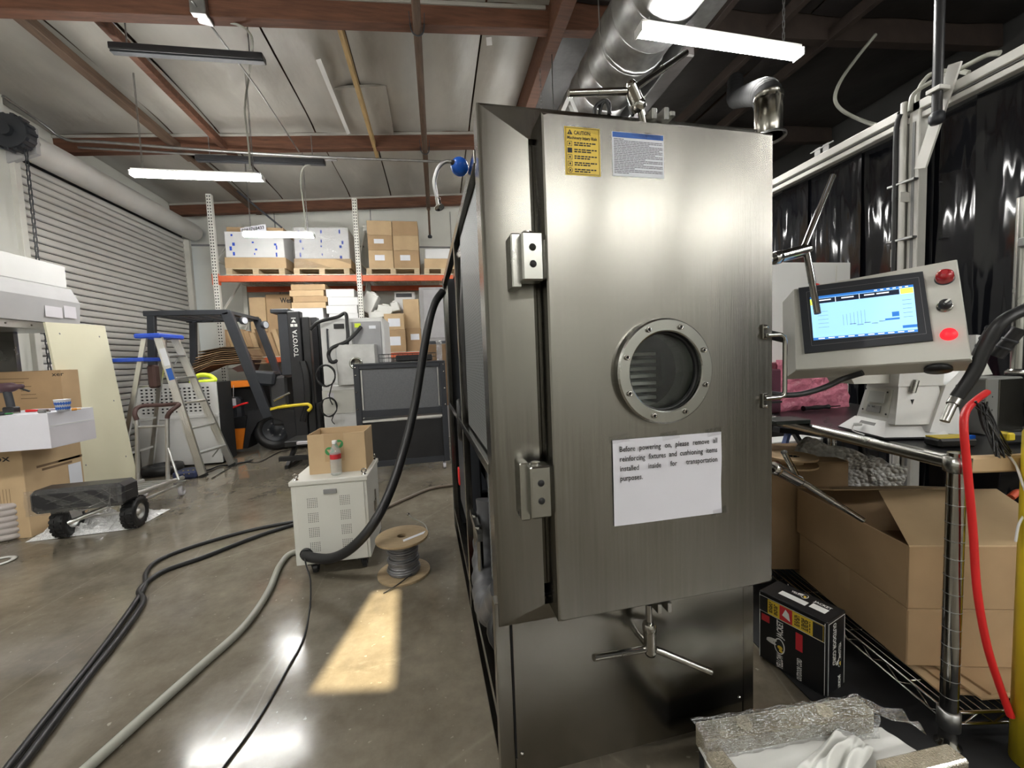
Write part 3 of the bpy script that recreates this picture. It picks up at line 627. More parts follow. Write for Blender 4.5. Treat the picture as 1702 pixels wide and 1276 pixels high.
# side frame
UF = 0.152
def rail(w, t=0.03, v0=1.05, v1=V1): B().box(UF, v0, w-t/2, UF+0.03, v1, w+t/2, 0.002).build('side_rail', steel, m)
rail(1.715, 0.035); rail(0.905, 0.03); rail(0.185, 0.03)
for v in (1.785, 2.715): B().box(UF, v-0.017, 0.2, UF+0.03, v+0.017, 1.70, 0.002).build('side_post', steel, m)
B().box(UF+0.005, 1.045, 0.06, UF+0.03, 1.075, 1.70, 0.001).build('side_post', steel, m)
for v in (1.785, 2.715): B().box(UF, v-0.017, 0.03, UF+0.03, v+0.017, 0.17, 0.002).build('leg', steel2, m)
B().box(0.17, 1.075, 0.93, 0.178, 1.66, 1.695).build('mesh_panel', perf, m)
B().box(0.19, 1.075, 0.45, 0.198, 1.33, 0.885).build('mesh_panel', perf, m)
B().box(0.22, 1.06, 1.735, U1, V1, 1.76).build('top_deck', steel2, m)
B().box(U1-0.012, 1.06, 0.06, U1, V1, 1.74).build('right_panel', steel2, m)
B().box(0.15, 2.735, 0.06, U1, 2.75, 1.74).build('back_panel', dgrey, m)
B().box(0.15, 1.06, 0.055, U1, V1, 0.07).build('floor_tray', steel2, m)
B().box(0.26, 1.1, 0.62, 0.275, 2.6, 1.72).build('liner', blackmt, m)
# things seen inside the open bays
B().lathe([(0.0, 0), (0.17, 0.02), (0.2, 0.06), (0.2, 0.8), (0.17, 0.86), (0, 0.88)], (0.42, 1.75, 1.35), (0,1,0), 28).build('vacuum_vessel', steel2, m)
for k in range(3): B().tube([(0.19+0.01*k, 1.70+0.05*k, 1.66), (0.178, 1.66+0.05*k, 1.4), (0.18, 1.68+0.06*k, 1.1), (0.2, 1.74+0.05*k, 0.92)], 0.016, 10, 6).build('inner_hose', black, m)
B().tube([(0.17, 2.05, 0.99), (0.165, 2.0, 0.94), (0.165, 2.0, 0.86), (0.17, 2.06, 0.80), (0.2, 2.15, 0.78)], 0.018, 10, 5).build('inner_hose', black, m)
B().lathe([(0.0, 0), (0.11, 0.01), (0.12, 0.05), (0.12, 0.30), (0.10, 0.36), (0.0, 0.38)], (0.31, 2.2, 0.07), (0,0,1), 24).build('compressor', blackpl, m)
B().box(0.175, 1.86, 0.35, 0.24, 2.4, 0.86, 0.01).build('electrics_box', dgrey, m)
B().tube([(0.205, 1.12, 0.52), (0.185, 1.28, 0.36), (0.185, 1.45, 0.33), (0.21, 1.62, 0.40), (0.24, 1.66, 0.6)], 0.055, 18, 10, rf=lambda f: 0.052 + 0.004*math.sin(f*190)).build('corrugated_pipe', mat('pipe_grey', (0.07,0.07,0.075), 0.5), m)
B().lathe([(0.055, 0), (0.068, 0.01), (0.068, 0.03), (0.03, 0.05)], (0.205, 1.09, 0.42), (0,1,-0.7), 18).build('pipe_mouth', black, m)
B().lathe([(0.0, 0), (0.05, 0.0), (0.05, 0.16), (0.035, 0.19), (0.0, 0.19)], (0.225, 1.14, 0.10), (0,0,1), 18).build('red_cylinder', red, m)
B().obox((0.175, 2.4, 0.5), (0.008,0,0), (0,0.03,0), (0,0,0.05), 0.004).build('red_cylinder', red, m)
for v, w in ((1.5, 0.52), (1.62, 0.52)): B().cyl((0.175, v, w-0.16), (0.175, v, w+0.04), 0.012, n=12).build('valve_rod', chrome, m)
B().bar((0.17, 1.44, 0.54), (0.17, 1.70, 0.54), 0.02, 0.03).build('valve_bridge', satin, m)
for w in (0.855, 0.70, 0.62): B().lathe([(0.0, 0.006), (0.005, 0.005), (0.007, 0)], (0.19, 1.07, w), (-1,0,0), 10).build('screw', chrome, m)
# blue ball valve with braided hose
c = mu_(764, 277, 0.13)
B().sph(c, 0.0255, 20, 14).build('blue_float', bluep, m)
B().cyl(c, (UF+0.01, c.y+0.02, c.z+0.005), 0.007).build('float_stem', galv, m)
cc = lambda px, py: mu_(px, py, 0.125)
k = 1.0
p = [mv(753, 270, c.y-0.01), mv(740, 269, c.y-0.01), mv(728, 280, c.y-0.01), mv(722, 300, c.y-0.01), mv(724, 318, c.y-0.01), mv(727, 330, c.y-0.01)]
hz = B().tube(p, 0.0055, 10, 6).build('braided_hose', galv, m)
B().cyl(mv(727, 329, c.y-0.01), mv(729.5, 342, c.y-0.01), 0.0075, n=12).build('hose_fitting', chrome, hz)
B().lathe([(0.0, 0.0), (0.008, 0.001), (0.014, 0.006), (0.014, 0.009), (0.0, 0.010)], mv(729, 341, c.y-0.01), V((0.25,-0.3,-1)), 18).build('hose_flange', chrome, hz)
B().lathe([(0.0,0.012),(0.006, 0.010), (0.008, 0.0)], mv(755, 271, c.y-0.012), V((-1,-0.3,0.1)), 12).build('hose_nut', black, hz)
# ----- notice and stickers on the door
def flat(name, label, cat, u0, w0, u1, w1, v, mt, th=0.0008):
    o = B().box(u0, v-th, w0, u1, v, w1).build(name, mt); return tag(o, label, cat)
n0 = thing('paper_notice', 'white paper notice about powering on, taped below the round window', 'notice', tuple(mw(0.595, 0.899, 0.77)), MA)
NW, NH = 0.308, 0.2165
b = B(); tl = (0.4405, 0.988); 
b.grid(lambda a, c: (tl[0]+NW*a, 0.8985 - 0.0016*abs(math.sin(5*a+3*c))*(0.3+c) - 0.001*math.sin(9*a*c+2), tl[1]-0.003*a-NH*(1-c)), 24, 18)
b.build('sheet', paper, n0)
b = B(); words = ['Before powering on, please remove all', 'reinforcing fixtures and cushioning items', 'installed inside for transportation', 'purposes.']
for li, ln in enumerate(words):
    wz = tl[1] - 0.0300 - li*0.0243; sz = 0.0200; ws = ln.split(); wd_ = [glyphs(q, 0.012)[2]*sz for q in ws]
    tot = 0.276; sp_ = 0.0075; k_ = (tot - sp_*5)/sum(glyphs(q, 0.012)[2]*sz for q in words[1].split()); wd_ = [q*k_ for q in wd_]
    gap = (tot - sum(wd_))/(len(ws)-1) if len(ws) > 1 else 0; x = tl[0] + 0.018
    for q, w_ in zip(ws, wd_): b.text(q, (x, 0.8948, wz), (1,0,-0.012), (0,0,1), 0.0190, w_, bold=0.012); x += w_ + gap
b.build('printed_text', ink, n0)
for k, (u, w, rot) in enumerate(((0.46, 0.990, 0.2), (0.73, 0.986, -0.1), (0.60, 0.987, 0.05), (0.745, 0.772, 0.3))):
    B().obox((u, 0.8952, w), (0.024, 0, 0.002), (0, 0.0002, 0), (-0.001, 0, 0.009)).build('clear_tape', cleartape, n0)
c0 = thing('caution_sticker', 'yellow caution sticker at the top left of the steel door', 'sticker', tuple(mw(0.385, 0.899, 1.61)), MA)
su, sw = 0.3415, 1.614; SW, SH = 0.0865, 0.107
B().box(su, 0.8988, sw, su+SW, 0.8996, sw+SH).build('backing', stick, c0)
b = B(); vv = 0.8985
def lf(x0, y0, x1, y1, bb=None): (bb or b).box(su+x0*SW, vv-0.0002, sw+SH*y0, su+x1*SW, vv+0.0002, sw+SH*y1)
for e in ((0.03,0.02,0.97,0.028), (0.03,0.972,0.97,0.98), (0.03,0.02,0.04,0.98), (0.96,0.02,0.97,0.98)): lf(*e)
b.text('CAUTION:', (su+0.26*SW, vv-0.0004, sw+0.845*SH), (1,0,0), (0,0,1), 0.0115, 0.48*SW, 0.02)
b.text('Machinery Injury Risk', (su+0.07*SW, vv-0.0004, sw+0.745*SH), (1,0,0), (0,0,1), 0.0095, 0.85*SW, 0.02)
b.prism([(su+0.07*SW, vv, sw+0.84*SH), (su+0.22*SW, vv, sw+0.84*SH), (su+0.145*SW, vv, sw+0.945*SH)], (0,-0.0004,0))
for r in range(5):
    y = 0.60 - r*0.138
    if r == 1: lf(0.07, y, 0.20, y+0.10)
    elif r == 4: b.lathe([(0.0045, 0.0004), (0.0057, 0.0004)], (su+0.135*SW, vv, sw+SH*(y+0.05)), (0,-1,0), 20)
    else:
        for e in ((0.07,y,0.20,y+0.008), (0.07,y+0.092,0.20,y+0.10), (0.07,y,0.08,y+0.10), (0.19,y,0.20,y+0.10)): lf(*e)
    if r != 1: lf(0.115, y+0.03, 0.155, y+0.07)
    x = 0.26
    while x < 0.86: w_ = random.uniform(0.05, 0.13); lf(x, y+0.06, min(x+w_, 0.9), y+0.085); x += w_ + 0.02
    x = 0.26
    while x < 0.66: w_ = random.uniform(0.05, 0.13); lf(x, y+0.015, min(x+w_, 0.9), y+0.04); x += w_ + 0.02
b.build('print', ink, c0)
b = B(); b.text('!', (su+0.128*SW, vv-0.0007, sw+0.852*SH), (1,0,0), (0,0,1), 0.008, bold=0.03); b.build('warning_mark', stick, c0)
c1 = thing('instruction_sticker', 'white sticker of small print with a blue header on the steel door', 'sticker', tuple(mw(0.525, 0.899, 1.618)), MA)
su, sw = 0.459, 1.618; SW, SH = 0.135, 0.101
B().box(su, 0.8988, sw, su+SW, 0.8996, sw+SH, 0.0003).build('backing', stickw, c1)
b = B(); lf(0.01, 0.875, 0.99, 0.99, b); b.build('blue_header', stickb, c1)
b = B()
for r in range(22):
    y = 0.83 - r*0.0365; x = 0.03; e = 0.97 if r % 3 else random.uniform(0.15, 0.9)
    while x < e: w_ = random.uniform(0.03, 0.10); lf(x, y, min(x+w_, 0.97), y+0.016); x += w_ + 0.009
b.build('print', inkg, c1)
for tu, sgn in ((0.428, 1), (0.55, -1), (0.585, 1)): 
    w_ = 1.722; B().obox((tu-0.02, 0.8980, w_-0.006), (0.02,0,-0.003), (0,0.0003,0), (0.001,0,0.006)).build('clear_tape', cleartape, c1 if tu > 0.5 else c0)
# ================================================================= HELPERS FOR CARTONS
def carton(name, label, x0, x1, y0, y1, z0, z1, mt=None, cat='box', rz=0.0, group=None, tp=True, lab=(), flaps=False, face=-1):
    """closed carton; local origin at its base centre"""
    cx, cy = (x0+x1)/2, (y0+y1)/2; t = thing(name, label, cat, (cx, cy, z0), rz, group); T = TR((cx, cy, z0), rz)
    hx, hy, h = (x1-x0)/2, (y1-y0)/2, z1-z0; mt = mt or card
    MB(T).box(-hx, -hy, 0, hx, hy, h-0.003, 0.003).build('body', mt, t)
    b = MB(T); b.box(-hx, -hy, h-0.003, hx, -0.002, h, 0.001); b.build('top_flap', mt, t)
    b = MB(T); b.box(-hx, 0.002, h-0.003, hx, hy, h, 0.001); b.build('top_flap', mt, t)
    if tp:
        w = min(0.03, hy*0.3); b = MB(T); b.box(-hx-0.001, -w, h, hx+0.001, w, h+0.001); b.box(-hx-0.001, -w, h-0.09, -hx, w, h); b.box(hx, -w, h-0.09, hx+0.001, w, h); b.build('tape', tape, t)
    for (a, c, w, hh, m_) in lab:                   # stickers on the front (-y) face, in fractions
        MB(T).box(-hx+2*hx*a, -hy-0.0015, h*c, -hx+2*hx*(a+w), -hy, h*(c+hh)).build('sticker', m_, t)
    return t, T
def rbox(name, label, px0, py0, px1, z0, y, dep, mt=None, **k):
    """carton whose front face covers photo columns px0..px1 at depth y, its top at row py0, standing at height z0"""
    x0 = ay(px0, py0, y).x; x1 = ay(px1, py0, y).x; z1 = ay((px0+px1)/2, py0, y).z
    return carton(name, label, x0, x1, y, y+dep, z0, z1, mt, **k)
def opened(name, label, T, hx, hy, h, mt, cat='box', th=0.004):
    pass
# ================================================================= TRANSFORMER CABINET, BOX, BOTTLE, REEL
t = thing('transformer_cabinet', 'light grey steel transformer cabinet on casters with perforated vents and a black hose', 'cabinet', (-0.642, 2.60, 0), 0.0)
X0, X1, Y0, Y1, Z0, Z1 = -0.848, -0.436, 2.381, 2.80, 0.075, 0.56
MB().box(X0+0.004, Y0+0.004, Z0, X1-0.004, Y1-0.004, Z1-0.028, 0.002).build('body', offwh, t)
MB().box(X0-0.004, Y0-0.004, Z1-0.028, X1+0.004, Y1+0.004, Z1, 0.004).build('lid', offwh, t)
fp = MB(); fp.box(X0+0.03, Y0, Z0+0.005, X1-0.02, Y0+0.004, Z1-0.034, 0.001); fp.build('front_panel', offwh, t)
b = MB(); b.bar((X0+0.175, Y0-0.003, 0.488), (X0+0.245, Y0-0.003, 0.488), 0.006, 0.026, b=0.002)
sl = b.build('handle_slot', mgrey, t)
for cx in (X0+0.112, X0+0.285):
    for r in range(4):
        b = MB(); cz = 0.430 - r*0.085
        for i in range(6):
            for j in range(6):
                c = V((cx + (i-2.5)*0.0098, Y0-0.0006, cz + (j-2.5)*0.0098)); b.cyl(c, c + V((0,0.0006,0)), 0.0026, n=6)
        tag(b.build('vent_holes', blackmt, t), kind='stuff')
for x, y in ((X0+0.025, Y0+0.03), (X1-0.02, Y0+0.03), (X1-0.02, Y1-0.03), (X0+0.025, Y1-0.03)):
    MB().lathe([(0.0135, 0), (0.0135, 0.004), (0.006, 0.006), (0.006, 0.010)], (x, y, Z1)).tube([V((x,y,Z1+0.022)) + V((0.012*math.cos(a), 0, 0.012*math.sin(a))) for a in [i*math.pi/8 for i in range(17)]], 0.0045, 8).build('lifting_eye', chrome, t)
for x, y in ((X0+0.09, Y0+0.04), (X1-0.05, Y0+0.04), (X1-0.03, Y1-0.05), (X0+0.06, Y1-0.05)):
    cs = MB().box(x-0.03, y-0.03, Z0-0.008, x+0.03, y+0.03, Z0, 0.001).bar((x-0.016, y, Z0-0.008), (x-0.016, y+0.02, 0.03), 0.005, 0.03).bar((x+0.016, y, Z0-0.008), (x+0.016, y+0.02, 0.03), 0.005, 0.03).build('caster', black, t)
    MB().cyl((x-0.012, y+0.02, 0.028), (x+0.012, y+0.02, 0.028), 0.028, n=20).build('wheel', black, cs)
    MB().lathe([(0.015, 0.001), (0.018, 0.001), (0.020, 0)], (x-0.0125, y+0.02, 0.028), (-1,0,0), 16).build('hub', white, cs)
b = MB(); b.lathe([(0.027, 0), (0.034, 0), (0.034, 0.012), (0.027, 0.014)], (X0+0.062, Y0+0.004, 0.142), (0,-1,0), 20); b.build('hose_grommet', black, t)
b = MB(); b.box(X1-0.004, Y0+0.20, 0.27, X1+0.004, Y0+0.23, 0.34, 0.002); b.box(X1-0.004, Y0+0.24, 0.24, X1+0.003, Y0+0.26, 0.40, 0.001); b.build('side_latch', chrome, t)
hp = [V((X0+0.062, Y0+0.03, 0.142)), V((X0+0.075, Y0-0.03, 0.140))] + [ay(*q) for q in ((548,928,2.27), (585,910,2.20), (622,868,2.2), (650,812,2.3), (672,745,2.42), (688,680,2.5), (700,610,2.55), (711,545,2.58), (722,505,2.62), (736,484,2.66))]
tag(MB().tube(hp, 0.026, 14, 6, rf=lambda f: 0.0275 - 0.003*f).build('power_hose', black), 'thick black hose rising from the grey cabinet to the side of the steel machine', 'hose')
t = thing('open_carton', 'open brown cardboard box with green recycling print, standing on the grey cabinet', 'box', (-0.625, 2.60, Z1))
bx0, bx1, by0, by1, bz, bh = -0.775, -0.455, 2.50, 2.76, Z1, 0.235
for nm, q in (('side', (bx0,by0,bz,bx1,by0+0.005,bz+bh)), ('side', (bx0,by1-0.005,bz,bx1,by1,bz+bh)), ('side', (bx0,by0+0.005,bz,bx0+0.005,by1-0.005,bz+bh)), ('side', (bx1-0.005,by0+0.005,bz,bx1,by1-0.005,bz+bh)), ('base', (bx0+0.005,by0+0.005,bz,bx1-0.005,by1-0.005,bz+0.006))):
    MB().box(*q, 0.0015).build(nm, card2, t)
MB().box(bx0+0.09, by0-0.001, bz+0.07, bx0+0.20, by0, bz+bh).build('label_tape', tape, t)
for cx, cz in ((bx0+0.172, bz+0.172), (bx0+0.118, bz+0.132)):
    b = MB(); b.lathe([(0.0, 0.0012), (0.025, 0.0012)], (cx, by0-0.0005, cz), (0,-1,0), 24); b.build('round_print', green, t)
    b = MB(); b.prism([(cx-0.015, by0-0.002, cz+0.010), (cx+0.015, by0-0.002, cz+0.010), (cx, by0-0.002, cz-0.016)], (0,-0.0004,0)); b.build('triangle_print', tape, t)
bt = thing('water_bottle', 'small clear plastic water bottle with a red label in front of the open box', 'bottle', (-0.615, 2.455, Z1))
prof = [(0.0, 0.002), (0.024, 0.0), (0.030, 0.006), (0.031, 0.03), (0.0295, 0.035), (0.031, 0.04), (0.031, 0.06), (0.0295, 0.065), (0.031, 0.07), (0.031, 0.09), (0.0300, 0.095), (0.0300, 0.125), (0.031, 0.13), (0.029, 0.145), (0.018, 0.170), (0.0125, 0.180), (0.0125, 0.19)]
MB().lathe(prof, (-0.615, 2.455, Z1), n=24).build('bottle_body', pet, bt)
MB().lathe([(0.0305, 0.096), (0.0308, 0.124)], (-0.615, 2.455, Z1), n=24).build('label_band', redink, bt)
MB().lathe([(0.0145, 0.184), (0.0145, 0.200), (0.013, 0.202), (0.0, 0.202)], (-0.615, 2.455, Z1), n=20).build('cap', white, bt)
rc = az(670, 940, 0.01); rc = V((-0.252, 2.30, 0)); t = thing('cable_reel', 'wooden cable reel wound with grey wire, standing right of the grey cabinet', 'reel', tuple(rc))
for z in (0.0, 0.205): MB().lathe([(0.026, z), (0.145, z), (0.146, z+0.004), (0.146, z+0.010), (0.145, z+0.013), (0.026, z+0.013)], rc, n=40, close=True, smooth=False).build('flange', ply, t)
MB().lathe([(0.03, 0.013), (0.03, 0.205)], rc, n=20).build('core_tube', card3, t)
b = MB(); random.seed(3)
for k in range(17):
    z = 0.020 + k*0.0112; r = 0.083 + 0.006*math.sin(k*1.3) - 0.012*(k/17); ti = random.uniform(-0.004, 0.004)
    b.tube([rc + V((r*math.cos(a), r*math.sin(a), z + ti*math.cos(a+k))) for a in [i*2*math.pi/30 for i in range(31)]], 0.0058, 6)
b.lathe([(0.076, 0.013), (0.080, 0.05), (0.070, 0.2)], rc, n=24); b.build('wire_winding', mat('grey_wire', (0.16,0.16,0.17), 0.3, 0.2, 0.2), t)
b = MB(); c = rc + V((0.07, -0.03, 0.2185)); b.prism([c+V((-0.055,-0.055,0)), c+V((0.05,0.02,0)), c+V((0.06,0.055,0)), c+V((-0.06,-0.03,0))], (0,0,0.001)); b.build('paper_label', stickw, t)
MB().tube([rc+V((0.145,0.02,0.21)), rc+V((0.12,0.09,0.235)), rc+V((0.05,0.14,0.26)), rc+V((0.03,0.16,0.275))], 0.003, 6, 5).build('wire_end', hose, t)
MB().lathe([(0,0),(0.009,0.002),(0.009,0.012),(0,0.014)], rc+V((0.03,0.16,0.272)), (-0.5,0.2,0.6), 12).build('connector', chrome, t)
MB().tube([rc+V((0.05,-0.08,0.03)), rc+V((-0.02,-0.145,0.016)), rc+V((-0.09,-0.19,0.004))], 0.003, 6, 5).build('loose_end', black, t)
# ================================================================= CABLES ON THE FLOOR
def fcable(name, label, px, r, mt, z=None, k=8): return tag(MB().tube([az(x, y, (z or r)) for x, y in px], r, 10, k).build(name, mt), label, 'cable')
fcable('floor_cable', 'upper of two thick black cables curving across the concrete from the cabinet', [(492,866),(420,880),(330,905),(265,930),(243,952),(240,975),(215,1015),(160,1090),(80,1190),(5,1285),(-60,1360)], 0.0125, black)
fcable('floor_cable', 'lower of two thick black cables curving across the concrete from the cabinet', [(497,869),(430,890),(340,925),(270,950),(232,980),(238,1000),(205,1050),(150,1120),(90,1200),(30,1280),(-40,1370)], 0.0135, black, 0.014)
fcable('floor_hose', 'thick grey hose on the concrete from the cabinet to the bottom edge', [(600,925),(540,915),(488,918),(466,938),(450,975),(428,1012),(395,1052),(330,1110),(240,1190),(145,1276),(60,1350)], 0.017, hose)
fcable('floor_hose', 'thin brown hose on the floor running from the machine behind the grey cabinet', [(752,806),(715,812),(672,830),(620,852),(560,868)], 0.014, mat('brown_hose', (0.13,0.10,0.075), 0.4))
tag(MB().tube([V((X0+0.055, Y0-0.012, 0.15)), ay(509,940,2.27), ay(516,965,2.20), az(515,1010,0.004), az(505,1060,0.004), az(480,1108,0.004), az(430,1195,0.004), az(368,1280,0.004), az(330,1330,0.004)], 0.0042, 8, 8).build('thin_cable', black), 'thin black cord trailing from the cabinet over the floor', 'cable')
# ================================================================= DARK GREY CART BEHIND
CT = TR((-0.40, 4.42, 0), 0.02); t = thing('mesh_cart', 'dark blue grey wheeled rack with mesh panels, standing behind the grey cabinet', 'cart', (-0.40, 4.42, 0), 0.02)
cx, dp = 0.475, 0.6
for x in (-cx+0.03, cx-0.03):
    for y in (0.03, dp-0.03): MB(CT).box(x-0.03, y-0.03, 0.09, x+0.03, y+0.03, 1.18, 0.003).build('post', dgrey, t)
for z0, z1 in ((0.09, 0.15), (0.63, 0.70), (1.14, 1.18)):
    MB(CT).box(-cx+0.06, 0.005, z0, cx-0.06, 0.055, z1, 0.003).build('rail', dgrey, t)
MB(CT).box(-cx, 0, 1.18, cx, dp, 1.20, 0.003).build('top', dgrey, t)
MB(CT).box(-cx+0.06, 0.03, 0.70, cx-0.06, 0.036, 1.14).build('mesh_panel', mat('cart_mesh', (0.15,0.155,0.165), 0.45, 0.3, 0.1, 60), t)
for x in (-cx+0.075, cx-0.085): MB(CT).bar((x, 0.02, 0.71), (x, 0.02, 1.13), 0.015, 0.012).build('silver_strip', alu, t)
MB(CT).box(-cx+0.06, 0.03, 0.15, cx-0.06, 0.036, 0.57).build('dark_panel', blackpl, t)
MB(CT).bar((-cx+0.06, 0.02, 0.585), (cx-0.06, 0.02, 0.60), 0.02, 0.022).build('white_rail', whitefr, t)
MB(CT).box(-cx+0.05, 0.06, 0.58, cx-0.05, dp-0.04, 0.60).build('shelf', dgrey, t)
for x in (-cx+0.02, cx-0.02):
    for z in (0.72, 0.9, 1.08, 1.16): MB(CT).lathe([(0,0.004),(0.008,0.003),(0.009,0)], (x, 0.0, z), (0,-1,0), 8).build('bolt', chrome, t)
for x in (-cx+0.06, cx-0.06):
    for y in (0.06, dp-0.06):
        MB(CT).cyl((x-0.015, y, 0.04), (x+0.015, y, 0.04), 0.04, n=18).bar((x, y, 0.06), (x, y, 0.092), 0.04, 0.03).build('caster', lilac, t)
tb = thing('wire_basket', 'black wire basket tray lying on top of the dark grey rack', 'basket', (-0.30, 4.65, 1.20))
b = MB()
for x in [i*0.05 for i in range(13)]: b.bar((-0.62+x, 4.5, 1.205), (-0.62+x, 4.5, 1.29), 0.004, 0.004, (1,0,0)); b.bar((-0.62+x, 4.5, 1.205), (-0.62+x, 4.8, 1.205), 0.004, 0.004)
for z in (1.205, 1.25, 1.29): b.bar((-0.62, 4.5, z), (-0.02, 4.5, z), 0.005, 0.005); b.bar((-0.62, 4.8, z), (-0.02, 4.8, z), 0.005, 0.005); b.bar((-0.62, 4.5, z), (-0.62, 4.8, z), 0.005, 0.005); b.bar((-0.02, 4.5, z), (-0.02, 4.8, z), 0.005, 0.005)
b.build('wire_frame', black, tb)
MB().box(-0.45, 4.52, 1.208, -0.06, 4.76, 1.275, 0.01).build('dark_contents', blackpl, tb)
tb = thing('clear_tub', 'clear plastic tub standing on the right end of the dark grey rack', 'tub', (-0.0, 4.7, 1.2))
for q in ((-0.01, 4.5, 1.2, 0.05, 4.504, 1.42), (-0.01, 4.9, 1.2, 0.05, 4.904, 1.42), (-0.01,4.504,1.2,-0.006,4.9,1.42), (-0.006,4.504,1.2,0.05,4.9,1.204)): MB().box(*q).build('wall', film, tb)
# ================================================================= STACKED WHITE FREEZE DRYERS
x0, x1 = ay(529,560,5.05).x, ay(600,560,5.05).x + 0.28
lo = thing('small_freeze_dryer', 'lower white freeze dryer cabinet on the floor behind the dark rack', 'appliance', ((x0+x1)/2, 5.3, 0))
MB().box(x0, 5.05, 0.05, x1, 5.75, 0.955, 0.01).build('body', white, lo)
MB().box(x0, 5.035, 0.62, x1-0.05, 5.05, 0.90, 0.004).build('front_panel', offwh, lo)
MB().lathe([(0.0, 0.012), (0.028, 0.012), (0.035, 0)], ((x0+x1)/2+0.03, 5.035, 0.83), (0,-1,0), 20).build('gauge', satin, lo)
MB().box(x0+0.06, 5.03, 0.80, x0+0.13, 5.035, 0.87, 0.002).build('switch_plate', lilac, lo)
for x in (x0+0.06, x1-0.06):
    for y in (5.1, 5.7): MB().cyl((x,y,0),(x,y,0.05),0.025).build('foot', black, lo)
up = thing('small_freeze_dryer', 'upper white freeze dryer cabinet with a grey door, stacked on the lower one', 'appliance', ((x0+x1)/2, 5.4, 0.955))
ux0, ux1 = ay(531,540,5.2).x, ay(637,540,5.2).x; zt_ = ay(580,528,5.2).z
MB().box(ux0, 5.22, 0.955, ux1, 5.85, zt_, 0.012).build('body', white, up)
MB().box(ux0+0.01, 5.20, 0.98, ux0+0.36, 5.22, zt_-0.05, 0.004).build('white_door', white, up)
MB().box(ux0+0.375, 5.20, 0.98, ux1-0.03, 5.22, zt_-0.05, 0.004).build('grey_door', mat('grey_door', (0.30,0.30,0.31), 0.35, 0.4), up)
MB().box(ux0+0.16, 5.195, zt_-0.13, ux0+0.28, 5.20, zt_-0.07, 0.002).build('display', ink, up)
MB().box(ux1-0.17, 5.195, zt_-0.14, ux1-0.09, 5.20, zt_-0.10).build('white_sticker', stickw, up)
MB().box(ux0+0.40, 5.195, zt_-0.12, ux0+0.47, 5.20, zt_-0.07).build('green_sticker', lime, up)
MB().tube([(ux0+0.09, 5.195, zt_-0.14), (ux0+0.085, 5.18, zt_-0.16), (ux0+0.085, 5.18, zt_-0.50), (ux0+0.09, 5.195, zt_-0.52)], 0.011, 8, 3).build('door_handle', dgrey, up)
st = thing('stainless_case', 'square stainless steel case with a round port in front of the stacked white cabinets', 'case', (-0.5, 5.1, 0.955))
sx0, sx1 = ay(559,600,4.98).x, ay(624,600,4.98).x; sz = ay(590,572,4.98).z
b = MB(); b.box(sx0, 4.98, 0.955, sx1, 5.18, sz, 0.006); b.build('body', mat('case_steel', (0.5,0.5,0.49), 0.42, 0.8, 0.15, 8), st)
MB().lathe([(0.055, 0.0), (0.075, 0.0), (0.075, 0.014), (0.055, 0.016), (0.05, 0.004), (0.0, 0.004)], ((sx0+sx1)/2+0.0, 4.98, 1.205), (0,-1,0), 28).build('round_port', satin, st)
def coil(label, c, r, n, drop, mt, seed, w=0.006, sq=1.2):
    random.seed(seed); pts = []
    for i in range(n*14):
        a = i*2*math.pi/14; rr = r*(1 + random.uniform(-0.06, 0.06)); pts.append(c + V((rr*math.cos(a), -0.012*(i/14) - 0.01, rr*sq*math.sin(a))))
    pts += [c + V((0.02, -0.03, -r*1.2-drop*0.5)), c + V((0.05, -0.03, -r*1.2-drop))]
    return tag(MB().tube(pts, w, 7, 2).build('cable_coil', mt), label, 'cable')
coil('large coil of black cable hanging in front of the white cabinets', ay(543,624,4.93), 0.10, 4, 0.22, black, 4, 0.0065)
coil('small lower coil of black cable hanging in front of the white cabinets', ay(548,676,4.93), 0.085, 3, 0.10, black, 5, 0.0055, 1.25)
pipe('looped_hose', 'black hose looped over the top of the upper white freeze dryer', 'hose', [ay(516,548,5.1), ay(530,535,5.1), ay(560,527,5.16), ay(574,521,5.16), ay(577,540,5.1), ay(578,565,5.08), ay(570,590,5.05), ay(553,602,4.96), ay(546,590,4.96), ay(552,578,4.96), ay(575,568,5.05), ay(590,555,5.1), ay(600,543,5.16)], 0.021, black, 8)
# ================================================================= RACK AT THE BACK WALL
rk = thing('pallet_rack', 'tall pallet rack with perforated uprights and orange beams at the back wall', 'rack', (-1.28, 7.9, 0))
RX = [-3.53, -1.28, 0.97]; RZ = 2.74
for y in (7.5, 8.5):
    for i, x in enumerate(RX):
        zt2 = 4.05 if y < 8 else 3.9
        pt = MB().box(x-0.04, y-0.035, 0, x+0.04, y+0.035, zt2, 0.004).build('upright', rackgrey, rk)
        if y < 8:
            b = MB(); z = 0.1
            while z < zt2-0.05:
                for s_ in (-0.018, 0.018): b.box(x+s_-0.008, y-0.037, z, x+s_+0.008, y-0.0345, z+0.022)
                z += 0.05
            tag(b.build('slot_holes', ink, pt), kind='stuff')
for x in RX:
    b = MB()
    for z in (0.3, 1.2, 2.1, 3.0): b.bar((x, 7.53, z), (x, 8.47, z+0.8), 0.025, 0.025); b.bar((x, 7.53, z), (x, 8.47, z), 0.025, 0.025)
    b.build('brace', rackgrey, rk)
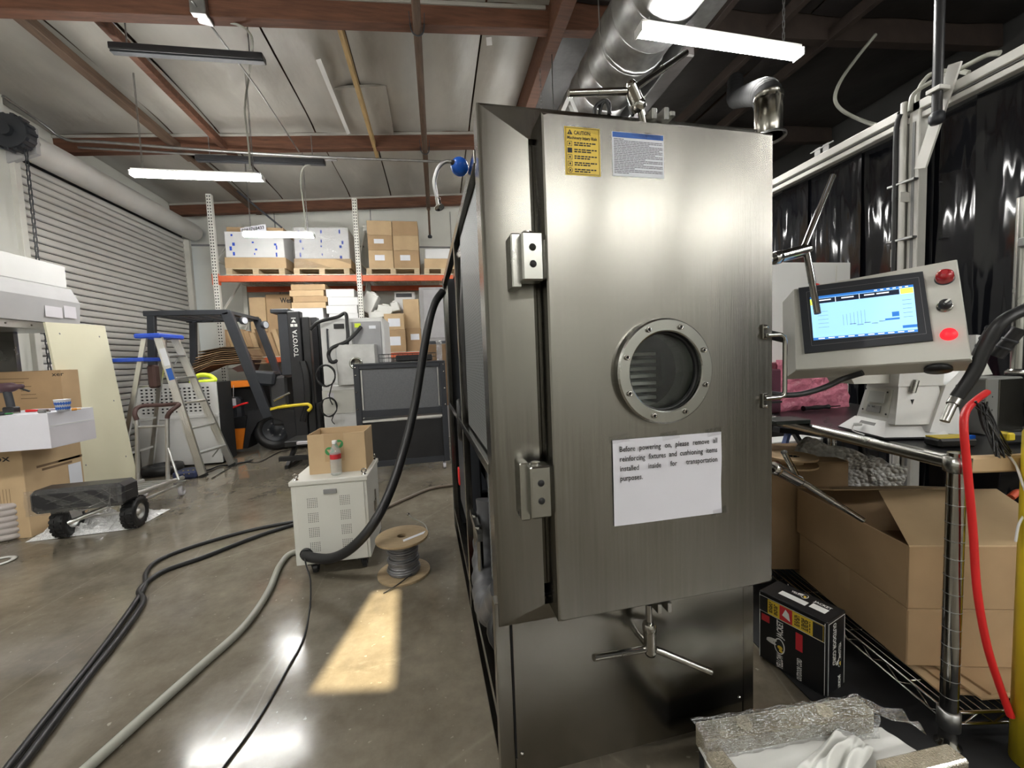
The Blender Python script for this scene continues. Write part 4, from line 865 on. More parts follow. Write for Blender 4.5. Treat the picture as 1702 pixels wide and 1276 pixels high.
for i in range(2):
    for y in (7.5, 8.5):
        for z, h in ((RZ, 0.10), (1.37, 0.09)):
            MB().box(RX[i]+0.04, y-0.025, z-h, RX[i+1]-0.04, y+0.025, z, 0.004).build('beam', orange, rk)
    for z in (RZ, 1.37):
        b = MB(); n = 24
        for k in range(n+1): x = RX[i]+0.06+(RX[i+1]-RX[i]-0.12)*k/n; b.bar((x, 7.46, z+0.004), (x, 8.52, z+0.004), 0.007, 0.007)
        for k in range(11): y = 7.48+k*0.103; b.bar((RX[i]+0.05, y, z+0.010), (RX[i+1]-0.05, y, z+0.010), 0.007, 0.007)
        tag(b.build('wire_deck', rackgrey, rk), kind='stuff')
for x in RX[:2]:
    for s_ in (-1, 1): MB().box(x+s_*0.045-0.004, 7.46, RZ-0.15, x+s_*0.045+0.004, 7.54, RZ+0.03).build('beam_bracket', orange, rk)
DZK = RZ + 0.014; DZL = 1.384
def pallet(label, x0, x1, y0, y1, z):
    t = thing('pallet', label, 'pallet', ((x0+x1)/2, (y0+y1)/2, z), 0, 'pallets on the top shelf of the rack')
    for k in range(7): u = y0+(y1-y0-0.1)*k/6; MB().box(x0, u, z+0.10, x1, u+0.1, z+0.12).build('plank', wood2p, t)
    for k in range(3): u = x0+(x1-x0-0.09)*k/2; MB().box(u, y0, z+0.02, u+0.09, y1, z+0.10).build('bearer', wood2p, t)
    for k in range(3): u = y0+(y1-y0-0.1)*k/2; MB().box(x0, u, z, x1, u+0.1, z+0.02).build('bottom_plank', wood2p, t)
    return z+0.12
wood2p = mat('pallet_wood', (0.50, 0.40, 0.26), 0.75, 0, 0.2, 8, st=(1,8,8))
def wrapped(name, label, px0, px1, pyt, pyb, z, y, dep, mt, foil=True, marks=None, base=True):
    x0, x1 = ay(px0, pyt, y).x, ay(px1, pyt, y).x; zt = ay((px0+px1)/2, pyt, y).z; zb = ay((px0+px1)/2, pyb, y).z if base else z
    t = thing(name, label, 'box', ((x0+x1)/2, y+dep/2, z))
    if base: MB().box(x0-0.02, y-0.02, z, x1+0.02, y+dep+0.02, zb, 0.006).build('cardboard_base', card2, t)
    MB().box(x0, y, zb, x1, y+dep, zt, 0.008).build('body', mt, t)
    if marks:
        b = MB(); random.seed(marks)
        for cxm in (0.12, 0.5, 0.86):
            for cz in (0.1, 0.35, 0.55, 0.85):
                w = random.uniform(0.008, 0.02); h = random.uniform(0.01, 0.035); xx = x0+(x1-x0)*(cxm+random.uniform(-.03,.03)); zz = zb+(zt-zb)*(cz+random.uniform(-.05,.05))
                b.box(xx-w, y-0.002, zz-h, xx+w, y, zz+h)
        b.build('blue_marks', blue, t)
    if foil: MB().grid(lambda u, v: (x0-0.02+(x1-x0+0.04)*u, y-0.022-0.01*math.sin(11*v+5*u), z+(zt-z)*v), 14, 14).build('stretch_wrap', film, t)
    return t, x0, x1, zb, zt
zp = pallet('pallet under the left white wrapped load on the top shelf', ay(377,448,7.55).x, ay(474,448,7.55).x, 7.52, 8.45, DZK)
w1 = wrapped('wrapped_load', 'left white load with blue marks on a cardboard base, behind the farthest lamp', 372, 470, 385, 428, zp, 7.56, 0.8, whitemt, False, 5)
zp2 = pallet('pallet under the right white wrapped load on the top shelf', ay(489,446,7.55).x, ay(581,446,7.55).x, 7.52, 8.45, DZK)
w2 = wrapped('wrapped_load', 'right white load in stretch wrap with blue marks, next to the rack post', 487, 578, 378, 430, zp2, 7.56, 0.8, whitemt, True, 8)
t = carton('flat_carton', 'open brown carton lying on top of the left white load', w1[1]+0.0, w1[2]-0.02, 7.65, 8.3, w1[4], w1[4]+0.10, card)[0]
t = thing('number_sign', 'white paper sign with a long number leaning over the left white load', 'sign', tuple(ay(420,382,7.54)))
p = [ay(400,388,7.545), ay(441,380,7.545), ay(443,372,7.545), ay(402,380,7.545)]; p = [ay(401,390,7.545), ay(443,383,7.545), ay(441,372,7.545), ay(399,379,7.545)]
MB().prism(p, (0,0.004,0)).build('sheet', paper, t)
xv = (p[1]-p[0]).normalized(); yv = (p[3]-p[0]).normalized(); b = MB(); b.text('0081768433', p[0]+xv*0.02+yv*0.035-V((0,0.002,0)), xv, yv, 0.075, (p[1]-p[0]).length-0.05, 0.02); b.build('printed_number', ink, t)
zp3 = pallet('pallet under the brown cartons on the right of the top shelf', ay(609,447,7.55).x, ay(697,447,7.55).x, 7.52, 8.4, DZK)
zs = [zp3, ay(650,416,7.58).z, ay(650,391,7.58).z, ay(650,367,7.58).z]
for r, rl in enumerate(('bottom', 'middle', 'top')):
    for c, (a, d_) in enumerate(((611, 652), (653, 695))):
        carton('stacked_carton', f"{('left','right')[c]} brown carton in the {rl} row of the pallet stack beside the rack post", ay(a,400,7.58).x, ay(d_,400,7.58).x, 7.58, 8.1, zs[r]+0.001, zs[r+1], card if (r+c) % 2 else card2, group='brown cartons stacked on a pallet', lab=[(0.25,0.45,0.4,0.3,stickw)] if r < 2 and not (r == 1 and c == 1) else ())
zp4 = pallet('pallet at the far right of the top shelf beside the machine', ay(705,450,7.55).x, ay(741,450,7.55).x+0.3, 7.52, 8.3, DZK)
wrapped('wrapped_load', 'low white load on brown cardboard at the right end of the top shelf', 706, 760, 413, 430, zp4, 7.58, 0.6, whitemt, False)
# lower shelf of the rack
Y = 7.56
rbox('tall_carton', 'tall tan open carton on the lower shelf beside the left upright', 413, 494, 440, DZL, 8.04, 0.26, card2, tp=False)
t, T = rbox('printed_carton', 'brown carton with large black lettering on the lower shelf', 441, 489, 482, DZL, 8.06, 0.36, card)
x0 = ay(469,498,8.05).x; z0 = ay(469,503,8.05).z; b = MB(); b.text('Wes', (x0-0.04, 8.056, z0), (1,0,0), (0,0,1), 0.13, 0.19, 0.03); b.build('lettering', ink, t)
rbox('carton', 'plain brown carton half hidden between the tall tan carton and the lettered one', 428, 497, 441, DZL, 8.32, 0.14, card)
for k in range(4):
    za = DZL + 0.60 - 0.0; z0 = ay(510,511-9*k,Y).z
x0, x1 = ay(484,500,Y).x, ay(541,500,Y).x; zb = ay(510,512,Y).z
t = carton('white_carton', 'white carton carrying the flat tan boxes on the lower shelf', ay(483,520,Y).x, ay(537,520,Y).x, Y, Y+0.5, ay(510,541,Y).z, zb, whitemt, tp=False)[0]
t = thing('printed_carton', 'red printed carton under the white carton on the lower shelf', 'box', (ay(508,560,Y).x, Y+0.2, DZL)); xa, xb = ay(483,560,Y).x, ay(531,560,Y).x; zz = ay(510,541,Y).z
MB().box(xa, Y+0.01, DZL, xb, Y+0.45, zz, 0.004).build('body', card2, t); MB().box(xa+0.02, Y+0.006, DZL+0.02, xa+0.33, Y+0.01, zz-0.02).build('red_print', mat('red_print', (0.45,0.12,0.06), 0.6, 0, 0.7, 30), t); MB().box(xb-0.11, Y+0.004, DZL+0.02, xb-0.02, Y+0.01, zz-0.05).build('white_label', stickw, t)
n = 4; z = zb
for k in range(n):
    h = (ay(515,472,Y).z - zb)/n; s_ = (0.0, 0.03, -0.02, 0.01)[k]
    carton('flat_carton', ('lowest', 'second', 'third', 'topmost')[k] + ' flat tan box in the stack on the white carton', x0+s_, x1+s_+(0.25 if k == 3 else 0.0)*0, Y, Y+0.5, z, z+h-0.002, (card2, card)[k % 2], tp=False, group='flat tan boxes stacked on the white carton'); z += h
x0, x1 = ay(545,500,Y).x, ay(592,500,Y).x; z = DZL; zt = ay(565,480,Y).z; n = 8
words8 = ('lowest', 'second lowest', 'third lowest', 'fourth lowest', 'fourth highest', 'third highest', 'second highest', 'topmost')
for k in range(n):
    h = (zt-DZL)/n; s_ = random.uniform(-0.04, 0.04)
    carton('flat_white_box', words8[k] + ' flat white box in the stack left of the middle rack post', x0+s_, x1+s_+random.uniform(-0.02,0.05), Y, Y+0.4, z, z+h-0.002, whitemt, tp=False, group='flat white boxes stacked by the middle post'); z += h
# foam blocks piled right of the post
fo = [((602,522),(622,482),0.16,-0.5,'large white foam block tilted against the middle rack post'), ((612,527),(650,517),0.30,0.1,'long white foam strip lying at the bottom of the foam pile'), ((628,520),(652,506),0.25,-0.15,'white foam offcut lying across the foam pile'), ((650,518),(662,500),0.2,0.2,'small white foam piece at the right of the foam pile')]
cz = DZL
zsup = ay(640,533,7.6).z
carton('carton', 'brown carton carrying the white foam pieces on the lower shelf', ay(602,560,7.6).x, ay(638,560,7.6).x, 7.62, 8.1, DZL, zsup, card)
for (a, c, dp_, tl_, lb) in fo:
    p0 = ay(*a, 7.62); p1 = ay(*c, 7.62); t = thing('foam_block', lb, 'foam', (p0.x, 7.8, max(zsup, p0.z-0.05)), 0, 'white foam pieces on the lower shelf'); cc_ = (p0+p1)/2
    w = abs(p1.x-p0.x)/2; h = abs(p1.z-p0.z)/2; u = V((math.cos(tl_),0,math.sin(tl_))); v = V((-math.sin(tl_),0,math.cos(tl_)))
    b = MB(); b.obox(cc_+V((0,0.16,0.0)), u*w, V((0,0.15,0)), v*max(0.06,h*0.85), 0.012); b.obox(cc_+V((0,0.16,0))+v*max(0.06,h*0.85), u*w*0.5, V((0,0.1,0)), v*0.03, 0.01); b.build('block', foam, t)
z1 = ay(656,548,7.58).z; z2 = ay(656,521,7.58).z
carton('labelled_carton', 'lower brown carton with a white label behind the dark rack', ay(640,560,7.58).x, ay(674,560,7.58).x, 7.58, 8.0, DZL, z1, card, lab=[(0.1,0.3,0.65,0.4,stickw)])
carton('labelled_carton', 'upper brown carton with a white label stacked behind the dark rack', ay(640,560,7.58).x, ay(673,560,7.58).x, 7.58, 8.0, z1+0.001, z2, card2, lab=[(0.2,0.2,0.6,0.5,stickw)])
carton('labelled_carton', 'right hand brown carton with a white label next to the machine side', ay(676,570,7.7).x, ay(700,570,7.7).x, 7.7, 8.1, DZL, ay(688,545,7.7).z, card, lab=[(0.3,0.5,0.6,0.25,stickw)])
t, T = carton('carton', 'tilted brown carton on top of the labelled cartons', ay(670,510,7.75).x, ay(696,510,7.75).x, 7.75, 8.1, ay(688,545,7.7).z+0.001, ay(688,497,7.75).z, card2)
t = thing('printer', 'white printer with a dark top on the pile of the lower shelf', 'printer', (ay(672,500,7.9).x, 8.2, z2)); xa, xb = ay(655,495,8.12).x, ay(690,495,8.12).x; za = ay(670,515,8.12).z; zc = ay(670,485,8.12).z
MB().box(xa, 8.12, z2, xb, 8.45, zc, 0.01).build('body', white, t); MB().box(xa+0.04, 8.11, zc-0.10, xb-0.06, 8.12, zc-0.03, 0.003).build('control_strip', dgrey, t)
t = thing('grey_panel_unit', 'tall grey cabinet behind the right end of the dark rack', 'cabinet', (0.15, 6.6, 0))
xa, xb = ay(697,500,6.3).x, ay(742,500,6.3).x+0.2
MB().box(xa, 6.3, 0.0, xb, 6.8, ay(715,477,6.3).z, 0.01).build('body', mat('grey_panel', (0.30,0.29,0.29), 0.5), t); MB().box(xa+0.06, 6.29, 1.55, xb, 6.3, ay(715,480,6.3).z-0.02, 0.002).build('upper_panel', mat('grey_panel2', (0.36,0.35,0.36), 0.5), t); MB().box(xa+0.05, 6.285, 0.5, xb, 6.3, 1.45, 0.002).build('brown_panel', card3, t); MB().box(xa, 6.28, 1.46, xb, 6.3, 1.50, 0.002).build('handle_strip', dgrey, t)
# leaning cardboard sheets on the lower shelf
random.seed(21)
for k in range(10):
    px = 366 + k*9.0; p0 = ay(px+16, 588, 7.62); p0.z = DZL; p1 = ay(px, 532 + (k % 3)*4, 8.3); L = 0.30
    b = MB(); d_ = V((0.0, 0.75, 0.62)); u = V((0.10,0.02,0)); q0 = V((p0.x, 7.58+0.012*k, DZL)); top = V((q0.x - 0.19, q0.y+0.20, DZL+0.50 - 0.03*(k % 3)))
    w = V((0.0, 0.34, 0)); wx = V((0.07, 0.0, 0.0))
    b.prism([q0, q0+wx, top+wx, top], V((0.0,0.006,0))); b.prism([q0+wx, q0+wx+V((0.004,0.14,0)), top+wx+V((0.004,0.12,0)), top+wx], V((0.006,0,0)))
    tag(b.build('folded_carton', (card, card2, card3, card)[k % 4]), ('first','second','third','fourth','fifth','sixth','seventh','eighth','ninth','tenth')[k] + ' flattened brown carton from the left, leaning on the lower shelf', 'cardboard', 'flattened cartons leaning on the lower shelf')
# ================================================================= LEFT SIDE: HOOD, CARTONS, TOOLS
XH = -3.55
t = thing('fume_hood', 'white and grey safety hood cabinet by the roller door at the left edge', 'hood', (XH-0.4, 3.9, 0))
p = ax(108,443,XH); yB = p.y; zt = p.z; zm = ax(113,480,XH).z; yA = 2.9
MB().box(XH-0.75, yA, zm, XH, yB, zt, 0.006).build('white_fascia', white, t)
q1 = ax(122,512,XH+0.06); zq = ax(120,490,XH+0.06).z; zb = ax(118,540,XH+0.02).z
b = MB(); b.prism([(XH-0.7, yA, zm), (XH+0.005, yA, zm-0.002), (XH+0.07, yA, zm-0.14), (XH+0.05, yA, zb), (XH-0.7, yA, zb)], (0, yB+0.03-yA, 0)); b.build('grey_sash', greyh, t)
MB().box(XH-0.7, yA, zb-0.07, XH+0.02, yB-0.02, zb, 0.004).build('grille_rail', alu, t)
MB().box(XH-0.72, yB-0.22, 0.75, XH-0.30, yB-0.18, zb-0.07).build('end_wall', satin, t)
MB().box(XH-0.75, yA, 0.72, XH-0.72, yB-0.02, zm).build('rear_wall', mat('hood_steel', (0.16,0.155,0.15), 0.4, 0.8), t)
MB().box(XH-0.75, yA, 0.68, XH-0.52, yB-0.02, 0.75, 0.004).build('work_surface', satin, t)
for y in (yA+0.05, yB-0.1):
    for x in (XH-0.7, XH-0.56): MB().box(x-0.03, y-0.03, 0, x+0.03, y+0.03, 0.68).build('leg', alu, t)
for k in range(6): y = yA+0.3+k*0.22; MB().lathe([(0,0.004),(0.008,0.003),(0.009,0)], (XH+0.02, y, zb-0.035), (1,0,0), 8).build('screw', chrome, t)
for y0, y1, z0, h in ((yB-0.34, yB-0.17, zb+0.05, 0.10), (yB-0.15, yB-0.02, zb+0.06, 0.14)):
    MB().box(XH+0.064, y0, z0, XH+0.066, y1, z0+h).build('label', lilac, t)
# big lower carton
P = az(52, 893, 0)
ht = ay(45, 742, P.y).z
t, T = carton('large_carton', 'large brown carton with black lettering under the white box at the left', P.x-0.75, P.x, P.y, P.y+0.5, 0.0, ht, card2, lab=(), tp=False)
b = MB(); b.text('xer', (P.x-0.34, P.y-0.001, ht-0.10), (1,0,0), (0,0,1), 0.07, 0.13, 0.01); b.text('ox', (P.x-0.17, P.y-0.001, ht-0.10), (1,0,0), (0,0,1), 0.07, 0.10, 0.01); b.build('lettering', ink, t)
b = MB()
for k in range(9): b.box(P.x-0.26+0.02*k, P.y-0.001, 0.22, P.x-0.258+0.02*k, P.y, 0.38)
for z in (0.28, 0.33, 0.38, 0.43): b.bar((P.x-0.6, P.y-0.0005, z), (P.x-0.3, P.y-0.0005, z+0.05), 0.001, 0.006)
b.build('outline_print', inkb, t)
XR = P.x + 0.001
b = MB()
for (y0, y1, z) in ((0.10, 0.50, 0.50), (0.14, 0.40, 0.47), (0.28, 0.48, 0.50)): b.box(XR, P.y+y0, z, XR+0.0006, P.y+y1, z+0.018)
b.build('small_print', inkb, t)
MB().box(XR, P.y+0.36, 0.28, XR+0.001, P.y+0.48, 0.46).build('white_label', stickw, t)
t2, _ = carton('tall_carton', 'tall brown carton with printed lines standing behind the tool box at the left', -3.98, -3.12, 4.12, 4.5, 0.0, ay(60,616,4.12).z, card, tp=False) if False else carton('tall_carton', 'tall brown carton with printed lines standing behind the white tool box', -4.05, ay(104,650,4.22).x, 4.22, 4.40, 0.0, ay(60,616,4.22).z, card, tp=False)
zz = ay(60,616,4.22).z; b = MB(); xt = ay(86,624,4.219).x; b.text('xer', (xt, 4.2185, ay(86,625,4.219).z), (1,0,0), (0,0,1), 0.05, 0.09, 0.01); b.build('lettering', ink, t2)
b = MB()
for k, (a, e) in enumerate(((0,48),(0,40),(0,52),(35,50),(35,60),(35,62))):
    q0 = ay(a,630+k*6.5,4.219); q1 = ay(e,629+k*6.5,4.219); b.bar((q0.x,4.2185,q0.z), (q1.x,4.2185,q1.z), 0.001, 0.006)
b.build('printed_lines', inkb, t2)
# white flat box carrying the tools
zt0 = ht+0.002; zt1 = ay(80, 686, P.y-0.15).z
wx1 = ay(152,690,P.y+0.05).x
wbx = thing('white_flat_box', 'long white cardboard box lying on the large brown carton at the left', 'box', (P.x-0.1, P.y+0.1, zt0))
c = ay(79,690,P.y-0.18); c2 = ay(155,682,P.y+0.20)
b = MB(); pl = [V((c.x-0.62, c.y-0.04, 0)), V((c.x, c.y, 0)), V((c2.x, c2.y, 0)), V((c2.x-0.50, c2.y+0.14, 0))]
pl = [V((v.x, v.y, zt0)) for v in pl]; b.prism(pl, (0,0,zt1-zt0)); b.build('body', paper, wbx)
b = MB(); dirx = (pl[2]-pl[1]).normalized(); n_ = V((dirx.y, -dirx.x, 0)); b.bar(pl[1]+n_*0.001+V((0,0,(zt1-zt0)*0.62)), pl[2]+n_*0.001+V((0,0,(zt1-zt0)*0.62)), 0.003, 0.006); b.build('lid_edge', white, wbx)
b = MB(); b.bar(pl[1]+n_*0.0012+V((0,0,(zt1-zt0)*0.30)), pl[2]+n_*0.0012+V((0,0,(zt1-zt0)*0.30)), 0.0016, (zt1-zt0)*0.56); b.build('grey_side', lilac, wbx)
zt1 += 0.001
def tool(px, y): p_ = ay(px, 690, y); return V((p_.x, y, zt1))
tp_ = tool(20, 3.50); t = thing('cordless_drill', 'dark cordless drill standing on the white box at the left', 'drill', tuple(tp_))
MB().box(tp_.x-0.035, tp_.y-0.03, zt1, tp_.x+0.035, tp_.y+0.03, zt1+0.05, 0.008).build('battery', blackpl, t)
MB().tube([tp_+V((0.0,0,0.045)), tp_+V((-0.005,0,0.10)), tp_+V((-0.012,0,0.16))], 0.022, 12, 4).build('grip', dgrey, t)
MB().lathe([(0,0),(0.028,0.004),(0.034,0.02),(0.034,0.10),(0.026,0.12),(0.018,0.13),(0.016,0.165),(0.0,0.166)], tp_+V((-0.08,0,0.185)), (1,0,0.06), 18).build('motor_body', mat('drill_body', (0.07,0.035,0.045), 0.45), t)
MB().bar(tp_+V((0.07,0,0.18)), tp_+V((0.115,0.01,0.155)), 0.012, 0.012).build('side_lever', blackpl, t)
tp_ = tool(106, 3.46); t = thing('paper_cup', 'paper cup with blue and white flowers on the white tool box', 'cup', tuple(tp_))
MB().lathe([(0.0,0.002),(0.032,0.0),(0.044,0.085),(0.046,0.087),(0.042,0.088),(0.030,0.006),(0.0,0.006)], tp_, n=28).build('cup_body', stickw, t)
b = MB()
for k in range(14):
    a = -2.6 + k*0.32; 
    for r in range(2): 
        z = 0.024+r*0.034; rr = 0.0325+z*0.141; cpos = tp_ + V((rr*math.cos(a+0.16*r), rr*math.sin(a+0.16*r), z)); nn = V((math.cos(a), math.sin(a), -0.14)).normalized(); uu = V((-math.sin(a), math.cos(a), 0)); vv2 = nn.cross(uu)
        for j in range(5): aa = j*1.2566; b.obox(cpos + (uu*math.cos(aa) + vv2*math.sin(aa))*0.0062, (uu*math.cos(aa)+vv2*math.sin(aa))*0.0058, (uu*-math.sin(aa)+vv2*math.cos(aa))*0.0024, nn*0.0007)
b.build('flower_print', stickb, t)
def bartool(lb, cat, nm, px0, px1, y0, y1, r, mt, mt2=None, dz=0.0):
    p0 = tool(px0, y0)+V((0,0,r+dz)); p1 = tool(px1, y1)+V((0,0,r+dz)); t = thing(nm, lb, cat, tuple(p0))
    MB().cyl(p0, p0.lerp(p1, 0.55), r, r*0.85, 10).build('handle', mt, t); MB().cyl(p0.lerp(p1, 0.55), p1, r*0.4, r*0.35, 8).build('shaft', mt2 or chrome, t)
bartool('orange handled tool at the right end of the white box beside the cup', 'tool', 'hand_tool', 120, 136, 3.44, 3.47, 0.011, mat('tool_orange', (0.65,0.28,0.04), 0.5), mat('tool_orange2', (0.7,0.35,0.05), 0.5))
bartool('black screwdriver lying left among the tools near the drill', 'screwdriver', 'screwdriver', 2, 34, 3.38, 3.40, 0.014, black)
bartool('red handled pliers lying behind the drill on the white box', 'pliers', 'pliers', 45, 78, 3.55, 3.52, 0.010, red)
bartool('grey metal tool lying before the cup on the white box', 'tool', 'hand_tool', 66, 84, 3.38, 3.36, 0.012, mgrey)
bartool('brown wooden stick lying across the back of the white box', 'stick', 'stick', 60, 98, 3.56, 3.55, 0.008, brown, brown)
bartool('green bladed cutter at the left end of the white box', 'cutter', 'cutter', -8, 22, 3.34, 3.36, 0.012, dgrey, green)
# leaning cream board
tl, tr = ax(75,535,-3.43), ax(174,541,-3.43); 
L0 = az(161,812,0.005); L0 = V((-3.05, 4.15, 0.003)); L1 = az(241,835,0.003)
d0 = ray(75,535); 
bl = on(158, 806, tl, ((tr-tl).cross(V((0.62,0.0,-1.62)))).normalized()); 
N_ = (tr-tl).cross(V((0.60,0,-1.65))).normalized()
br = az(232,808,0.004); bl = tl + (br-tr); bl.z = 0.004; N_ = (tr-tl).cross(br-tr).normalized()
t = thing('cream_board', 'tall cream coloured board leaning beside the hood and cartons', 'board', tuple((bl+br)/2))
nb = N_ if N_.x > 0 else -N_
MB().prism([tl, tr, br, bl], -nb*0.018).build('board', cream, t)
for f, g in ((0.18,0.06),(0.85,0.07),(0.12,0.42),(0.86,0.46),(0.14,0.78),(0.86,0.80)):
    pp = tl.lerp(tr, f).lerp(bl.lerp(br, f), g); MB().lathe([(0.0,0.002),(0.008,0.001),(0.009,0)], pp, nb, 8).build('screw', mgrey, t)
# stack of round grey cushions at the far left edge
t = thing('rope_coil_stack', 'beige ribbed bundle standing on the floor at the left edge', 'bundle', (-3.27, 3.33, 0))
c = az(-4,903,0); prof = [(0.0,0.0)]
for k in range(6): z = 0.005+k*0.045; prof += [(0.085,z),(0.10,z+0.012),(0.10,z+0.032),(0.085,z+0.044)]
prof += [(0.0, prof[-1][1]+0.003)]; MB().lathe(prof, (c.x, c.y+0.1, 0), n=24).build('ribbed_body', mat('beige_ribs', (0.42,0.38,0.36), 0.6), t)
tag(MB().lathe([(0.07,0),(0.085,0.006),(0.07,0.012),(0.055,0.006)], az(-4,935,0.0), n=24, close=True).build('rope_ring', whitefr), 'pale rope ring lying on the floor at the left edge', 'ring')
# ================================================================= HAND TRUCK
HT = thing('hand_truck', 'silver folding hand truck with fat black tyres and a wrapped black nose plate', 'hand truck', (-2.6, 3.9, 0))
wl = V((-2.79, 3.50, 0.125)); wr = V((-2.385, 3.55, 0.12))
for w_, r in ((wl, 0.125), (wr, 0.12)):
    axd = (wr-wl).normalized()
    wheel = MB().lathe([(r*0.52,-0.04),(r*0.80,-0.046),(r*0.96,-0.035),(r,-0.012),(r,0.012),(r*0.96,0.035),(r*0.80,0.046),(r*0.52,0.04)], w_, axd, 28, close=True).build('tyre', black, HT)
    b = MB(); u = axd.cross(V((0,0,1))).normalized(); v_ = u.cross(axd)
    for k in range(22):
        a = k*2*math.pi/22
        for s_ in (-1, 1): q = w_ + (u*math.cos(a+0.07*s_)+v_*math.sin(a+0.07*s_))*r*0.985 + axd*0.02*s_; b.obox(q, axd*0.014, (u*-math.sin(a)+v_*math.cos(a))*0.010, (u*math.cos(a)+v_*math.sin(a))*0.006)
    b.build('tread', black, wheel)
    MB().lathe([(0.0,0.035),(0.02,0.035),(0.022,0.02),(r*0.40,0.018),(r*0.45,0.036),(r*0.53,0.036),(r*0.53,-0.036),(0.0,-0.03)], w_, axd, 22).build('rim', alu, wheel)
MB().cyl(wl, wr, 0.010).build('axle', alu, HT)
ca = V((-2.50, 4.33, 0)); cb = V((-2.86, 4.40, 0))
for s_, c in ((1, ca), (0, cb)):
    sw_ = MB().lathe([(0.03,-0.014),(0.045,-0.016),(0.05,-0.008),(0.05,0.008),(0.045,0.016),(0.03,0.014)], c+V((0,0,0.05)), (1,0.15,0), 18, close=True).build('caster', lilac, HT)
    MB().bar(c+V((-0.022,0,0.05)), c+V((-0.022,-0.01,0.13)), 0.004, 0.03, (0,1,0)).bar(c+V((0.022,0,0.05)), c+V((0.022,-0.01,0.13)), 0.004, 0.03, (0,1,0)).box(c.x-0.03, c.y-0.04, 0.13, c.x+0.03, c.y+0.03, 0.14).build('caster_fork', alu, sw_)
for x0, x1 in ((-2.44, -2.50), (-2.76, -2.84)):
    MB().tube([V((x0,3.50,0.235)), V((x1,4.36,0.165))], 0.020, 12).build('frame_tube', alu, HT)
    MB().tube([V((x0+0.02,3.55,0.17)), V((x1+0.02,4.30,0.12))], 0.012, 10).build('lower_tube', alu, HT)
for f in (0.35, 0.5, 0.62, 0.75, 0.88): MB().bar(V((-2.76-0.08*f,3.5+0.86*f,0.235-0.07*f)), V((-2.44-0.06*f,3.5+0.86*f,0.235-0.07*f)), 0.03, 0.014).build('cross_bar', alu, HT)
hz0 = [V((-2.90,4.30,0.16)), V((-2.92,4.28,0.60)), V((-2.92,4.28,0.78))]; hz1 = [V((-2.58,4.24,0.16)), V((-2.60,4.22,0.60)), V((-2.60,4.22,0.78))]
pa, pb = ay(228,790,4.34), ay(278,785,4.30); qa, qb = ay(228,698,4.34), ay(278,695,4.30)
for lo_, hi_ in ((pa, qa), (pb, qb)): lo_.z = 0.17; MB().cyl(lo_, hi_, 0.017, n=12).build('handle_post', alu, HT)
ra, rb_, rc_, rd_ = ay(224,688,4.34), ay(230,675,4.42), ay(294,670,4.35), ay(277,688,4.30)
MB().tube([qa, ra, ay(227,679,4.38), ay(240,674,4.42), ay(270,673,4.42), ay(292,671,4.38), ay(297,673,4.34), ay(285,682,4.30), ay(279,690,4.30), qb], 0.019, 10, 5).build('handle_grip', brown, HT)
MB().tube([qa.lerp(pa,0.12), qb.lerp(pb,0.12)], 0.011, 8).build('cross_tube', alu, HT)
MB().tube([qb.lerp(pb,0.45), pb+V((0.12,-0.05,0.0))], 0.011, 8).build('support_strut', alu, HT)
MB().obox((-2.60, 3.43, 0.315), (0.275,0.02,0), (-0.006,0.10,0), (0,0.0,0.085), 0.03).build('nose_plate', blackpl, HT)
b = MB(); random.seed(5)
for k in range(16):
    x = -2.86 + 0.52*random.random(); z0 = 0.24; y = 3.318 - 0.002*(k % 3); b.bar((x, y+0.0, random.uniform(0.235,0.33)), (x+random.uniform(-0.25,0.3), y+0.015, random.uniform(0.28,0.395)), 0.002, random.uniform(0.003,0.010), (0,-1,0.1))
b.build('wrap_strands', film, HT)
MB().grid(lambda u, v: (-2.885+0.565*u, 3.312+0.035*u+0.004*math.sin(20*u+9*v), 0.225+0.18*v), 18, 8).build('stretch_wrap', film, HT)
for w_, s_ in ((wl, 1), (wr, -1)): MB().bar(w_+V((0.06*s_,0,0)), w_+V((0.05*s_,-0.02,0.14)), 0.012, 0.09, (0,1,0)).build('wheel_bracket', alu, HT)
MB().tube([wl+V((0.07,-0.09,0.0)), V((-2.45,3.56,0.22))], 0.017, 10).build('diagonal_tube', alu, HT)
t = thing('wrap_heap', 'crumpled clear plastic wrap lying on the floor under the hand truck', 'plastic wrap', (-2.8, 3.6, 0))
def heap(u, v):
    x = -3.02+0.66*u; y = 3.44+0.42*v+0.06*u; e = math.sin(math.pi*u)**0.5*math.sin(math.pi*v)**0.6
    return (x, y, 0.003+e*(0.10*(1-0.55*u)+0.022*math.sin(31*u+17*v)+0.018*math.sin(47*v-23*u)+0.012*math.sin(70*u+5)))
MB().grid(heap, 46, 30, False).build('film_sheet', mat('crumpled_film', (0.66,0.66,0.66), 0.22, 0, 0.15, 14, 0.9, 30, 0.03, coat=0.5), t)
# ================================================================= LADDER
LD = thing('step_ladder', 'aluminium step ladder with a blue top cap and blue tool tray', 'ladder', (-2.9, 5.2, 0))
fa, fb = az(338,793,0), az(387,775,0); ta, tb_ = ay(263,560,5.05), ay(290,558,5.36); tb_.z = ta.z
def upr(a, e, w, h, nm, m_, rib=True):
    r_ = MB().bar(a, e, w, h, (1,0,0.2)).build(nm, m_, LD)
    if rib:
        b = MB(); d = (e-a).normalized(); s_ = d.cross(V((0,1,0))).normalized()
        for k in (-0.3, -0.1, 0.1, 0.3): b.bar(a+V((0,-w*0.52,0))+s_*h*k, e+V((0,-w*0.52,0))+s_*h*k, 0.004, 0.006, (1,0,0))
        b.build('rib', m_, r_)
    return r_
upr(fa, ta, 0.03, 0.075, 'front_rail', alu); upr(fb, tb_, 0.03, 0.075, 'front_rail', alu)
ga, gb = V((-3.46,4.95,0.0)), az(250,785,0); 
